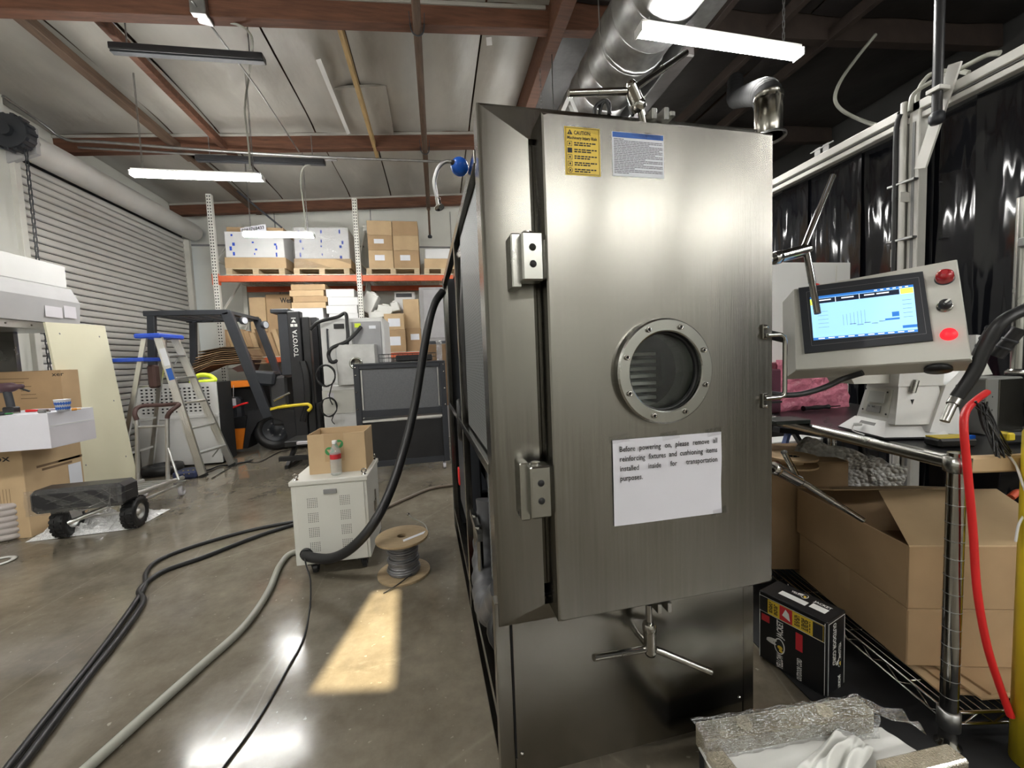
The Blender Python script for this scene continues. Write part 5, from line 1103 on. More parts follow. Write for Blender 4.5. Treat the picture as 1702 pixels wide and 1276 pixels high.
sa, sb = ay(240,556,5.05), ay(273,560,5.36); sa.z = sb.z = ta.z
for g_, s_ in ((ga, sa), (gb, sb)): MB().bar(g_, s_, 0.025, 0.045, (1,0,0.2)).build('rear_rail', alu, LD)
for k, f in enumerate((0.17, 0.35, 0.53, 0.71, 0.87)):
    a = fa.lerp(ta, f); c = fb.lerp(tb_, f)
    MB().bar(a+V((0.0,0.016,0)), c+V((0.0,-0.016,0)), 0.085, 0.022, b=0.003).build('step', alu, LD)
    if k in (0, 4): MB().bar(a+V((-0.03,0.016,-0.01)), a.lerp(c,0.35)+V((-0.03,0,-0.10 if k else -0.0)), 0.006, 0.018).bar(c+V((-0.03,-0.016,-0.01)), a.lerp(c,0.65)+V((-0.03,0,-0.10)), 0.006, 0.018).build('step_brace', alu, LD)
for f in (0.20, 0.42, 0.66): a = ga.lerp(sa, f); c = gb.lerp(sb, f); MB().bar(a, c, 0.02, 0.02).build('rear_brace', alu, LD)
cm = (ta+tb_+sa+sb)/4 + V((0,0,0.02)); MB().box(cm.x-0.14, 5.0, cm.z-0.03, cm.x+0.11, 5.44, cm.z+0.02, 0.012).build('top_cap', blue, LD)
for e in (fa, fb): MB().bar(e+V((0.006,0,0)), e.lerp(ta if e is fa else tb_, 0.02), 0.04, 0.085, (1,0,0.2)).build('foot', black, LD)
MB().box(-3.42, 4.98, ay(215,600,5.1).z-0.01, -3.12, 5.40, ay(215,597,5.1).z+0.012, 0.006).build('tool_tray', blue, LD)
b = MB(); a = fa.lerp(ta, 0.80)+V((0.012,-0.019,0)); c = fa.lerp(ta, 0.92)+V((0.012,-0.019,0)); b.bar(a, c, 0.002, 0.06, (1,0,0.2)); b.build('white_label', stickw, LD)
b = MB(); a = fa.lerp(ta, 0.70)+V((0.012,-0.0195,0)); c = fa.lerp(ta, 0.78)+V((0.012,-0.0195,0)); b.bar(a, c, 0.002, 0.055, (1,0,0.2)); b.build('blue_label', stickb, LD)
tag(MB().box(-3.18, 5.10, 1.02, -3.10, 5.2, 1.28, 0.02).build('hanging_bag', brown), 'dark brown bag hanging inside the rear of the step ladder', 'bag')
# ================================================================= WHITE PERFORATED CABINET
x0, x1 = ay(228,700,5.62).x, ay(364,700,5.62).x; zt = ay(300,637,5.62).z; zb2 = ay(300,692,5.62).z
t = thing('perforated_cabinet', 'white cabinet with a perforated upper grille standing behind the ladder', 'cabinet', ((x0+x1)/2, 5.9, 0))
MB().box(x0, 5.64, 0.02, x1, 6.0, zt, 0.006).build('body', blackmt, t)
MB().box(x0, 5.62, 0.02, x1, 5.645, zb2-0.03, 0.004).build('lower_panel', white, t)
MB().box(x0, 5.61, zb2-0.03, x1, 5.645, zb2+0.01, 0.004).build('ledge', white, t)
b = MB(); nx, nz = 15, 8; gx0, gx1 = x0+0.05, x1-0.07; gz0, gz1 = zb2+0.04, zt-0.045; sx_, sz_ = (gx1-gx0)/nx, (gz1-gz0)/nz
for i in range(nx+1): b.box(gx0+i*sx_-0.011, 5.62, gz0-0.01, gx0+i*sx_+0.011, 5.63, gz1+0.01)
for j in range(nz+1): b.box(gx0-0.01, 5.619, gz0+j*sz_-0.011, gx1+0.01, 5.63, gz0+j*sz_+0.011)
for q in ((x0,zb2+0.01,gx0,zt),(gx1,zb2+0.01,x1,zt),(gx0,zb2+0.01,gx1,gz0),(gx0,gz1,gx1,zt)): b.box(q[0], 5.618, q[1], q[2], 5.645, q[3])
b.build('perforated_panel', white, t)
b = MB(); b.box(x0,5.645,zt-0.03,x0+0.02,6.0,zt); b.build('side_edge', white, t)
pipe('hi_vis_vest', 'crumpled yellow green vest lying on the white perforated cabinet', 'vest', [ay(318,640,5.7)+V((0,0,0.03)), ay(330,624,5.7), ay(348,624,5.75), ay(357,632,5.75), ay(340,634,5.7), ay(326,636,5.7), ay(338,640,5.7)+V((0,0,0.04))], 0.028, lime, 5)
tag(MB().box(x0-0.25, 5.35, 0.0, x0-0.05, 5.5, 0.55, 0.004).build('narrow_carton', card3), 'narrow brown carton standing on edge beside the cream board', 'box')
# ================================================================= FORKLIFT
fk = thing('forklift', 'orange and black forklift with a tall black mast and overhead guard behind the ladder', 'forklift', (-2.6, 6.6, 0))
NY, FY = 6.22, 7.15
G1 = ay(377,520,NY); G0 = ay(247,520,NY); zg = (G1.z+G0.z)/2
b0 = ay(446,688,NY); 
for y, dx in ((NY, 0.0), (FY, 0.0)):
    MB().bar((G0.x-0.05, y, zg), (G1.x+0.03, y, zg), 0.07, 0.07, b=0.006).build('guard_rail', dgrey, fk)
    MB().bar((G1.x, y, zg), (b0.x, y, b0.z-0.05), 0.07, 0.13 if y == NY else 0.10, (1,0,0.6), b=0.006).build('front_pillar', dgrey, fk)
    xr_ = ay(253,530,NY).x; MB().bar((xr_, y, zg), (xr_-0.08, y, 0.8), 0.06, 0.09, (1,0,0), b=0.006).build('rear_pillar', dgrey, fk)
for k in range(7): x = G0.x + (G1.x-G0.x)*k/6; MB().bar((x, NY, zg+0.0), (x, FY, zg+0.0), 0.04 if 0 < k < 6 else 0.08, 0.05, b=0.004).build('guard_bar', dgrey, fk)
xw = ay(455,720,NY).x; 
xbL = xw-1.6
MB().box(xbL, NY+0.02, 0.28, xw-0.42, FY, 0.80, 0.04).build('counterweight', dgrey, fk)
pa_ = [ay(px, py, NY-0.02) for px, py in ((368,713),(408,708),(404,745),(381,748))]
MB().prism([ay(px,py,NY) for px, py in ((340,716),(408,709),(403,746),(345,749))], (0,0.5,0)).build('orange_step_panel', orange2, fk)
MB().prism([ay(px,py,NY-0.01) for px, py in ((340,697),(410,692),(408,711),(340,716))], (0,0.6,0)).build('step_plate', black, fk)
MB().prism([ay(px,py,NY+0.03) for px, py in ((340,637),(414,632),(415,642),(366,646),(340,648))], (0,0.8,0)).build('orange_hood', orange2, fk)
MB().prism([ay(px,py,NY+0.15) for px, py in ((345,642),(430,640),(440,692),(345,700))], (0,0.7,0)).build('seat_body', blackmt, fk)
MB().prism([ay(px,py,NY-0.03) for px, py in ((412,684),(448,677),(500,682),(508,712),(495,740),(482,738),(470,700),(445,692),(428,702),(417,722),(412,745),(404,745))], (0,0.30,0)).build('fender', blackpl, fk)
MB().box(ay(448,690,NY).x, NY+0.05, 0.35, ay(478,690,NY).x, FY, ay(460,625,NY).z, 0.03).build('front_cowl', mat('cowl_grey', (0.04,0.04,0.042), 0.6), fk)
MB().obox(ay(442,628,NY+0.1), (0.15,0,-0.02), (0,0.12,0), (0.02,0,0.10), 0.03).build('dashboard', dgrey, fk)
for y in (NY+0.12, FY-0.12):
    w_ = V((xw, y, 0.30)); ty = MB().lathe([(0.17,-0.10),(0.25,-0.11),(0.285,-0.08),(0.30,-0.05),(0.30,0.05),(0.285,0.08),(0.25,0.11),(0.17,0.10)], w_, (0,1,0), 30, close=True).build('front_tyre', black, fk)
    MB().lathe([(0.0,0.05),(0.05,0.05),(0.06,0.03),(0.13,0.02),(0.155,0.07),(0.175,0.07),(0.175,-0.07),(0.0,-0.05)], w_, (0,-1,0), 24).build('rim', dgrey, ty)
    for k in range(6): a = k*math.pi/3; MB().lathe([(0,0.012),(0.012,0.012),(0.014,0)], w_+V((0.10*math.cos(a), -0.03, 0.10*math.sin(a))), (0,-1,0), 6).build('wheel_nut', mgrey, ty)
for y in (NY+0.15, FY-0.15):
    MB().lathe([(0.12,-0.08),(0.20,-0.09),(0.225,-0.05),(0.225,0.05),(0.20,0.09),(0.12,0.08)], (xbL+0.35, y, 0.225), (0,1,0), 24, close=True).build('rear_tyre', black, fk)
mx0, mx1 = ay(476,520,NY-0.05).x, ay(497,520,NY-0.05).x; zmt = ay(485,517,NY-0.05).z
MB().box(mx0, NY-0.04, 0.12, mx1, NY+0.10, zmt, 0.008).build('mast_rail', blackpl, fk)
MB().box(mx0, FY-0.15, 0.12, mx1, FY, zmt, 0.008).build('mast_rail', blackpl, fk)
mx2 = ay(513,520,NY).x
MB().box(mx1+0.01, NY-0.02, 0.12, mx2, NY+0.09, zmt-0.08, 0.008).build('inner_mast_rail', black, fk)
MB().box(mx1+0.01, FY-0.15, 0.12, mx2, FY, zmt-0.08, 0.008).build('inner_mast_rail', black, fk)
MB().box(mx0-0.22, NY-0.03, zmt-0.02, mx0+0.02, NY+0.25, zmt+0.04, 0.01).build('mast_top_plate', dgrey, fk)
MB().box(mx0-0.14, NY+0.0, zmt-0.9, mx0, NY+0.12, zmt-0.02, 0.01).build('lift_cylinder', dgrey, fk)
for z in (0.2, 1.0, zmt-0.1): MB().bar((mx0+0.05, NY+0.1, z), (mx0+0.05, FY-0.15, z), 0.06, 0.1).build('mast_crossbar', black, fk)
b = MB(); o = ay(485,593,NY-0.045); o.y = NY-0.041; b.text('TOYOTA', (mx0+(mx1-mx0)*0.70, NY-0.0415, o.z), (0,0,1), (-1,0,0), 0.085, ay(485,548,NY-0.04).z-o.z, 0.012); b.build('mast_lettering', whiteink, fk)
b = MB(); zc = ay(485,541,NY).z; xm = (mx0+mx1)/2
b.box(xm-0.045, NY-0.0415, zc-0.02, xm-0.005, NY-0.0405, zc+0.02); b.box(xm+0.005, NY-0.0415, zc-0.02, xm+0.045, NY-0.0405, zc+0.02); b.prism([(xm-0.03,NY-0.041,zc+0.04),(xm+0.03,NY-0.041,zc+0.04),(xm,NY-0.041,zc+0.085)], (0,-0.0005,0)); b.bar((xm-0.03,NY-0.041,zc+0.10), (xm+0.03,NY-0.041,zc+0.10), 0.001, 0.012); b.build('warning_marks', whiteink, fk)
xf = mx2
MB().box(xf, NY+0.02, 0.10, xf+0.05, FY-0.05, 0.65, 0.006).build('fork_carriage', black, fk)
for y in (NY+0.2, FY-0.25): MB().box(xf+0.05, y-0.05, 0.05, xf+1.0, y+0.05, 0.09, 0.01).box(xf+0.05, y-0.05, 0.05, xf+0.09, y+0.05, 0.6).build('fork', black, fk)
for k in range(4): MB().tube([ay(500+2*k,600,NY-0.04), ay(506+2*k,625,NY-0.06), ay(508+2*k,670,NY-0.06), ay(500+2*k,700,NY-0.04)], 0.02, 8, 5).build('hydraulic_hose', black, fk)
for (px, py) in ((402,533),(437,540)):
    c = ay(px,py,NY-0.02); lb_ = MB().lathe([(0.0,0),(0.05,0.0),(0.055,0.05),(0.0,0.052)], c, (0.9,-0.4,0), 16).build('work_light', dgrey, fk); MB().lathe([(0,0.054),(0.045,0.054)], c, (0.9,-0.4,0), 16).build('lens', stickw, lb_)
MB().tube([ay(455,665,NY-0.05), ay(470,658,NY-0.06), ay(482,652,NY-0.06)], 0.018, 8, 3).build('lever', chrome, fk)
b = MB(); b.tube([ay(388,640,NY-0.02), ay(388,660,NY-0.02)], 0.004, 6); b.obox(ay(388,668,NY-0.02), (0.03,0,0), (0,0.008,0), (0,0,0.05)); b.build('tag', lilac, fk)
MB().tube([ay(386,678,NY-0.02), ay(398,673,NY-0.02), ay(412,669,NY-0.02)], 0.014, 8, 3).build('red_lever', red, fk)
pipe('yellow_crook', 'yellow crook handled bar lying across the fender of the forklift', 'bar', [ay(462,677,NY-0.10), ay(485,674,NY-0.10), ay(505,672,NY-0.10), ay(513,672,NY-0.10), ay(517,677,NY-0.10), ay(512,683,NY-0.10)], 0.022, yellow, 5)
tag(MB().prism([ay(449,678,NY-0.08), ay(472,672,NY-0.08), ay(472,676,NY-0.08), ay(449,682,NY-0.08)], (0,0.12,0)).build('yellow_block', yellow), 'pale yellow wedge block lying on the black fender of the forklift', 'block')
# pile of dark folded cartons on the forklift seat
random.seed(11)
for k in range(9):
    f = k/8; y = NY+0.25+0.03*k
    a = ay(310+10*f*2, 624-40*f, y); c = ay(350+22*f, 606-30*f, y); e = ay(405+8*math.sin(k), 600-24*f, y); g = ay(425-8*f, 606-18*f, y)
    b = MB(); pts = [a, c, e, g] if k % 2 else [a, c, e]
    pts2 = [p_+V((0,0,-0.012)) for p_ in reversed(pts)]
    b.prism(pts+pts2, (0, 0.45, 0))
    tag(b.build('folded_carton', (card3, card3, card, card3)[k % 4]), ('lowest','second lowest','third lowest','fourth lowest','middle','fourth highest','third highest','second highest','topmost')[k] + ' bent dark carton sheet in the pile on the forklift', 'cardboard', 'bent carton sheets piled on the forklift')
tag(MB().prism([ay(385,612,NY+0.2), ay(420,598,NY+0.2), ay(414,616,NY+0.2), ay(395,618,NY+0.2)], (0,0.3,0)).build('crumpled_bag', brown), 'crumpled brown paper bag at the right of the carton pile on the forklift', 'bag')
# black steel stand on the floor right of the forklift
bs = thing('black_stand', 'low black steel stand with a pale plate on the floor before the forklift', 'stand', (-1.62, 5.0, 0))
p0 = az(473,780,0); x0 = p0.x; y0 = p0.y
for x in (x0+0.02, x0+0.30):
    MB().bar((x, y0+0.02, 0), (x+0.03, y0+0.3, 0.24), 0.04, 0.05).build('sloped_leg', black, bs); MB().box(x-0.02, y0, 0, x+0.02, y0+0.5, 0.04).build('foot_bar', black, bs)
MB().box(x0-0.05, y0-0.02, 0.10, x0+0.34, y0+0.03, 0.15).build('front_bar', black, bs)
MB().box(x0-0.02, y0+0.1, 0.24, x0+0.34, y0+0.5, 0.31, 0.01).build('deck', black, bs)
MB().box(x0+0.13, y0+0.06, 0.27, x0+0.32, y0+0.1, 0.30).build('pale_plate', lilac, bs)
tag(MB().tube([az(*q, 0.006) for q in ((352,795),(372,783),(400,768),(430,768),(462,752),(480,748))], 0.006, 7, 6).build('floor_cable', black), 'thin black cord on the floor before the forklift wheel', 'cable')
tag(MB().tube([az(*q, 0.012) for q in ((250,762),(290,782),(340,782),(365,774),(390,772),(420,764))], 0.010, 7, 6).build('floor_cable', black), 'black cord lying behind the feet of the ladder', 'cable')
t = thing('floor_sander', 'small dark blue tool with yellow stripes on the floor behind the hand truck', 'tool', tuple(az(305,795,0)))
c = az(306,797,0); MB().box(c.x-0.12, c.y, 0.0, c.x+0.12, c.y+0.22, 0.09, 0.03).build('body', mat('dark_blue', (0.03,0.04,0.10), 0.5), t)
for k in range(3): MB().bar((c.x-0.05+0.05*k, c.y-0.001, 0.06), (c.x-0.02+0.05*k, c.y+0.04, 0.094), 0.012, 0.004).build('stripe', yellow, t)
tag(MB().lathe([(0.10,0),(0.19,0.0),(0.20,0.05),(0.19,0.10),(0.10,0.10)], az(262,790,0)+V((0,0.1,0)), (0,0,1), 26, close=True).build('loose_tyre', black), 'black rubber tyre lying on the floor behind the hand truck', 'tyre')
# ================================================================= RIGHT: CURTAIN FRAME
XC = 2.6
cf = thing('curtain_frame', 'white steel frame with double top rails and post carrying the black strip curtains', 'frame', (XC, 2.2, 0))
zt = ax(1563,157,XC).z; zb = ax(1563,187,XC).z; hh = (zt-zb)
MB().box(XC-0.06, 0.75, zt-hh*0.52, XC+0.0, 5.6, zt, 0.004).build('top_rail', whitefr, cf)
MB().box(XC-0.045, 0.75, zt-hh*0.60, XC-0.02, 5.6, zt-hh*0.53).build('rail_gap', mgrey, cf)
MB().box(XC-0.05, 0.75, zb, XC-0.005, 5.6, zb+hh*0.32, 0.003).build('curtain_rail', whitefr, cf)
yp = ax(1520,300,XC).y
for y, w in ((yp-0.035, 0.05), (yp+0.03, 0.045)):
    pst = MB().box(XC-0.06, y-w/2, 0.0, XC+0.0, y+w/2, zt, 0.004).build('post', whitefr, cf)
    MB().box(XC-0.064, y-0.006, 0.1, XC-0.058, y+0.006, zt-0.1).build('post_groove', mgrey, pst)
MB().cyl((XC-0.075, yp+0.005, 0.0), (XC-0.075, yp+0.005, zt+0.02), 0.014, n=12).build('conduit_riser', whitefr, cf)
for z in (1.55, 1.75, 2.05): MB().box(XC-0.092, yp-0.06, z, XC-0.058, yp+0.07, z+0.012, 0.002).build('conduit_clip', galv, cf)
for y, z in ((yp+0.03, 1.62), (yp+0.03, 1.98)): MB().box(XC-0.07, y-0.02, z, XC-0.06, y+0.03, z+0.10, 0.002).build('joint_plate', whitefr, cf)
a = ax(1588,105,XC-0.08); c = ax(1530,280,XC-0.08)
br_ = MB().bar(a, c, 0.052, 0.012, (1,0,0)).build('diagonal_brace', whitefr, cf)
for y in (1.25, 2.3, 2.9, 3.5):
    b = MB(); b.box(XC-0.03, y-0.02, zt, XC-0.026, y+0.02, zt+0.06).box(XC-0.03, y+0.04, zt, XC-0.026, y+0.08, zt+0.06).bar((XC-0.028,y-0.05,zt+0.05),(XC-0.028,y+0.11,zt+0.05),0.008,0.008); b.build('rail_hanger', galv, cf)
MB().box(XC-0.12, yp-0.02, 1.95, XC-0.06, yp-0.016, 2.0).build('switch_box', whitefr, cf)
cu = thing('strip_curtain', 'glossy black plastic strip curtains hanging from the white frame', 'curtain', (XC+0.02, 2.5, 0))
random.seed(9); y = 0.62; k = 0
while y < 5.5:
    w = 0.205; ph = random.random()*6; x0 = XC+0.012+0.014*(k % 2)
    def fn(u, v, y=y, w=w, ph=ph, x0=x0):
        return (x0 + 0.014*math.sin(math.pi*u)*(1-v*0.5) + 0.012*math.sin(3.1*v+ph)*(1-v) + 0.010*math.sin(7*v+2*u+ph*2)*(1-v) + 0.006*(2*u-1)*math.sin(4*v+ph), y+w*u, 0.06+(zb-0.06)*v)
    MB().grid(fn, 6, 26).build('strip', pvc_m, cu); y += 0.185; k += 1
# pipes around the frame
t = thing('drop_pipe', 'dark pipe dropping from the ceiling to the white curtain frame', 'pipe', tuple(ax(1557,100,XC-0.1)))
c = ax(1557,190,XC-0.12); MB().cyl(c, (c.x, c.y, zr(c.x)+0.1), 0.020, n=12).build('pipe', blackpl, t); MB().lathe([(0.0,-0.05),(0.022,-0.045),(0.03,-0.03),(0.03,0.0),(0.02,0.01)], c).build('pipe_cap', dgrey, t); MB().box(c.x-0.03, c.y-0.03, zt-0.04, c.x+0.06, c.y+0.03, zt-0.02, 0.002).build('pipe_clamp', whitefr, t)
pipe('conduit', 'grey conduit arching off the white post and running back along the top rail', 'pipe', [ax(1513,185,XC-0.075), ax(1514,170,XC-0.07), ax(1520,155,XC-0.05), ax(1545,138,XC-0.02), ax(1600,112,XC), ax(1640,92,XC), ax(1662,88,XC)], 0.011, hose, 5)
pipe('conduit', 'second grey conduit curving over the top rail behind the dark drop pipe', 'pipe', [ax(1524,178,XC+0.02), ax(1527,150,XC+0.03), ax(1545,125,XC+0.08), ax(1580,117,XC+0.1), ax(1610,121,XC+0.1)], 0.011, hose, 5)
pipe('flexible_conduit', 'pale flexible conduit hanging in a loop from the dark ceiling', 'cable', [az(1455,58,3.9), az(1425,95,3.7), az(1397,135,3.45), az(1388,165,3.3), az(1402,185,3.2), az(1440,203,3.05), ax(1478,212,XC+0.05)], 0.014, hose, 6)
tag(MB().tube([ax(1497,190,XC-0.09), ax(1490,215,XC-0.09), ax(1488,300,XC-0.085), ax(1486,420,XC-0.085), ax(1484,520,XC-0.085)], 0.012, 8, 4).build('black_cable', black), 'black cable running down the left side of the white post', 'cable')
# ================================================================= CART ON THE RIGHT
CC = V((1.425, 0.872, 0)); D = V((0.182, 0.983, 0)); E_ = V((0.983, -0.182, 0)); CL, CW = 1.22, 0.62; CM = Matrix.Translation(CC) @ Matrix((E_, D, V((0,0,1)))).transposed().to_4x4()
ct = thing('chrome_cart', 'chrome wire cart with a solid top shelf and grooved posts at the right edge', 'cart', tuple(CC), math.atan2(E_.y, E_.x))
def K(): return MB(CM)
ZT = 0.872
for x in (0, CW):
    for y in (0, CL):
        po = K().cyl((x,y,0.05), (x,y,ZT+0.01), 0.0205, n=20).build('post', chrome, ct)
        b = K(); z = 0.16
        while z < ZT-0.05: b.lathe([(0.0206,0),(0.0213,0.0012),(0.0206,0.0024)], (x,y,z), n=20); z += 0.052
        tag(b.build('groove_ring', galv, po), kind='stuff')
        K().lathe([(0.0,0.0),(0.028,0.0),(0.030,0.004),(0.030,0.010),(0.022,0.016),(0.0205,0.05)], (x,y,0), n=20).build('foot', chrome, po)
K().box(0.0, 0.0, ZT-0.004, CW, CL, ZT, 0.001).build('top_sheet', blackpl, ct)
b = K(); 
for p_, q_ in (((0,0),(0,CL)), ((0,CL),(CW,CL)), ((CW,0),(CW,CL))): b.cyl((*p_,ZT-0.020), (*q_,ZT-0.020), 0.0215, n=16)
b.build('rim_tube', satin, ct)
K().box(0.0, -0.022, ZT-0.045, CW, 0.006, ZT+0.001, 0.006).build('front_edge', card2, ct)
K().lathe([(0.0205,-0.045),(0.029,-0.04),(0.030,0.0),(0.0,0.004)], (0,0,ZT-0.002), n=20).build('corner_collar', satin, ct)
ZS = 0.105
b = K()
for x0,y0,x1,y1 in ((0,0,0,CL),(CW,0,CW,CL),(0,0,CW,0),(0,CL,CW,CL)):
    b.cyl((x0,y0,ZS),(x1,y1,ZS),0.005,n=8); b.cyl((x0,y0,ZS-0.035),(x1,y1,ZS-0.035),0.005,n=8)
for k in range(12):
    y0 = CL*k/12; b.tube([(0,y0,ZS),(0,y0+CL/24,ZS-0.035),(0,y0+CL/12,ZS)],0.003,6)
for k in range(7):
    x0 = CW*k/7; b.tube([(x0,0,ZS),(x0+CW/14,0,ZS-0.035),(x0+CW/7,0,ZS)],0.003,6)
b.build('shelf_frame', chrome, ct)
b = K()
for k in range(25): x = CW*k/24; b.cyl((x,0,ZS),(x,CL,ZS),0.0022,n=6)
for k in range(5): y = CL*(k+0.5)/5; b.cyl((0,y,ZS-0.003),(CW,y,ZS-0.003),0.003,n=6)
tag(b.build('wire_shelf', chrome, ct), kind='stuff')
K().lathe([(0.0205,0.0),(0.026,-0.002),(0.026,-0.055),(0.0205,-0.06)], (0,0,ZS+0.012), n=20).build('shelf_collar', galv, ct)
tag(MB().prism([(1.12,0.42,0.001),(2.7,0.42,0.001),(2.7,2.4,0.001),(1.3,2.4,0.001)], (0,0,0.004)).build('rubber_mat', blackmt), 'black rubber mat on the floor under the chrome cart', 'mat')  # thin black sheet laid over the concrete
# flat cardboard on the wire shelf
b = 0
for k in range(4):
    o = V((0.05+0.02*k, 0.02+0.03*(k % 2), ZS+0.007+0.006*k)); mb = K(); mb.obox(o+V((0.28,0.45,0)), V((0.26,0.02*(k-1.5),0)), V((-0.02*(k-1.5),0.44,0)), V((0,0,0.0026))); tag(mb.build('flat_carton', (card2, card)[k % 2]), ('lowest','second','third','topmost')[k]+' flat cardboard sheet lying on the wire shelf under the cartons', 'cardboard', 'flat cardboard sheets on the wire shelf')
zc0 = ZS+0.030
nc = V((1.465, 1.01, 0)); ang = math.atan2(-0.26, 0.965); 
def cbox(name, label, w, dpt, z0, z1, m_, off=(0,0), seam=True):
    M_ = Matrix.Translation(nc+V((0,0,0))) @ Matrix.Rotation(ang, 4, 'Z'); ctr = M_ @ V((off[0]+w/2, off[1]+dpt/2, z0))
    return carton(name, label, ctr.x-w/2, ctr.x+w/2, ctr.y-dpt/2, ctr.y+dpt/2, z0, z1, m_, rz=ang, tp=seam)
zA = ay(1520,1010,1.01).z; zB = ay(1528,906,1.01).z
t, T = cbox('brown_carton', 'lower closed brown carton on the wire shelf behind the chrome post', 0.50, 0.56, zc0, zA, card, (0.0,0.0))
t = thing('open_carton', 'upper brown carton with lifted flap on the wire shelf behind the chrome post', 'box', tuple(nc+V((0.25,0.2,zA+0.002))), ang)
MN = Matrix.Translation(nc) @ Matrix.Rotation(ang, 4, 'Z')
def Q(): return MB(MN)
w, dl, z0 = 0.50, 0.58, zA+0.002
for q in ((0,0,w,0.006),(0,dl-0.006,w,dl),(0,0.006,0.006,dl-0.006),(w-0.006,0.006,w,dl-0.006)): Q().box(q[0],q[1],z0,q[2],q[3],zB,0.002).build('side', card, t)
Q().box(0.006,0.006,z0,w-0.006,dl-0.006,z0+0.006).build('base', card3, t)
b = Q(); b.prism([(0.0,0.0,zB),(w,0.0,zB),(w,0.24,zB+0.10),(0.10,0.25,zB+0.095)], (0,0.002,0.004)); b.build('flap', card2, t)
b = Q(); b.prism([(0.0,dl,zB),(w,dl,zB),(w,dl-0.24,zB+0.07),(0,dl-0.24,zB+0.07)], (0,0.002,0.004)); b.build('flap', card2, t)
t = cbox('brown_carton', 'brown carton standing farther back under the table left of the others', 0.5, 0.40, zc0, 0.655, card, (-0.26,0.60))[0]
# spool, bubble wrap, blue legs under the table
zs_ = 0.657
cs_ = V((1.66, 1.86, zs_)); cs_ = az(1316,762,zs_+0.03); cs_.z = zs_
t = thing('cardboard_spool', 'round cardboard spool lying on the rear carton under the table', 'spool', tuple(cs_)); MB().lathe([(0.03,0.0),(0.10,0.0),(0.10,0.008),(0.045,0.010),(0.045,0.034),(0.10,0.036),(0.10,0.044),(0.03,0.044)], cs_, n=30, close=True, smooth=False).build('spool_body', card2, t); MB().lathe([(0.03,0.002),(0.03,0.04)], cs_, n=20).build('core_hole', blackmt, t)
t = thing('bubble_wrap', 'clump of clear bubble wrap under the chrome table top', 'bubble wrap', tuple(ay(1420,775,1.55)))
def bw(u, v):
    q = ay(1348+165*u, 728+50*u+(70-16*u)*v, 1.62-0.12*u); return q + V((0, 0.02*math.sin(9*u+4*v)+0.10*v, 0.008*math.sin(20*u+7*v)))
b = MB(); b.grid(bw, 30, 14); b.grid(lambda u,v: bw(u,v)+V((0.02,0.05,-0.004)), 30, 14); b.build('wrap_sheet', bubble, t)
t = thing('blue_trestle', 'blue and black folding trestle legs seen under the table', 'trestle', (1.95, 2.1, 0))
for (a, c, mt_) in (((1312,726),(1296,775),'b'), ((1316,726),(1345,770),'k'), ((1520,765),(1496,815),'b'), ((1530,770),(1560,825),'k'), ((1556,775),(1562,830),'b')):
    p0 = ay(*a,2.05); p1 = ay(*c,2.05); d_ = (p1-p0); k_ = (0.01-p0.z)/d_.z; p1 = p0+d_*k_*0.999; MB().bar(p0+V((0,0,0.05)), p1, 0.028, 0.02).build('leg', mat('trestle_blue_%s%d' % (mt_, a[0]), (0.10,0.16,0.42), 0.5) if mt_ == 'b' else blackpl, t)
MB().bar(ay(1290,722,2.05)+V((0,0,0.03)), ay(1580,760,2.05)+V((0,0,0.08)), 0.05, 0.03).build('cross_beam', blackpl, t)
t = thing('white_crate', 'white cabinet with a dark vent standing on the floor far behind under the table', 'cabinet', (1.95, 2.3, 0))
xa, xb = ay(1285,750,2.35).x, ay(1545,780,2.35).x
MB().box(xa, 2.35, 0, xb, 2.5, ay(1400,725,2.35).z, 0.004).build('body', white, t); MB().box(xb-0.22, 2.345, 0.42, xb-0.12, 2.35, 0.60, 0.002).build('vent', blackmt, t)
# boxed extension cord
zK = 0.276; kn = az(1374,1160,0.006); kz = ay(1373,1035,kn.y).z; kl = az(1262,980,kz); kr = az(1415,1013,kz)
kn = V((kn.x, kn.y, 0.006)); u1 = V((kl.x-kn.x, kl.y-kn.y, 0)); W1 = u1.length; u1.normalize(); u2 = V((-u1.y, u1.x, 0)); 
if u2.dot(V((kr.x-kn.x, kr.y-kn.y, 0))) < 0: u2 = -u2
W2 = 0.125
t = thing('cord_box', 'black printed box of an outdoor extension cord on the mat beside the machine', 'box', tuple(kn))
def kp(a, c, z): return kn + u1*a + u2*c + V((0,0,z))
KH = kz - 0.006
MB().obox(kp(W1/2, W2/2, KH/2), u1*W1/2, u2*W2/2, V((0,0,KH/2)), 0.003).build('body', mat('box_black', (0.012,0.012,0.013), 0.3), t)
up = V((0,0,1)); fx = -u1
def kf(f, g, e=0.0008): return kp(W1*(1-f), -e, KH*g)      # front face: f from left, g from bottom
def krf(f, g, e=0.0008): return kp(-e, W2*f, KH*g)
b = MB(); b.prism([kf(0.14,0.72),kf(0.95,0.72),kf(0.95,0.93),kf(0.14,0.93)], -u2*-0.0003); b.build('yellow_band', stick, t)
for q in ([kf(0.33,0.725,0.0014),kf(0.52,0.725,0.0014),kf(0.52,0.925,0.0014),kf(0.33,0.925,0.0014)], [kf(0.04,0.58),kf(0.17,0.58),kf(0.17,0.68),kf(0.04,0.68)], [kf(0.57,0.42),kf(0.67,0.42),kf(0.67,0.66),kf(0.57,0.66)]):
    MB().prism(q, u2*0.0003).build('red_patch', redink, t)
for f0, f1 in ((0.0,0.13),(0.80,0.95)): MB().prism([kf(f0+0.01,0.725,0.0014),kf(f1-0.005,0.725,0.0014),kf(f1-0.005,0.925,0.0014),kf(f0+0.01,0.925,0.0014)], u2*0.0003).build('black_patch', ink, t)
b = MB()
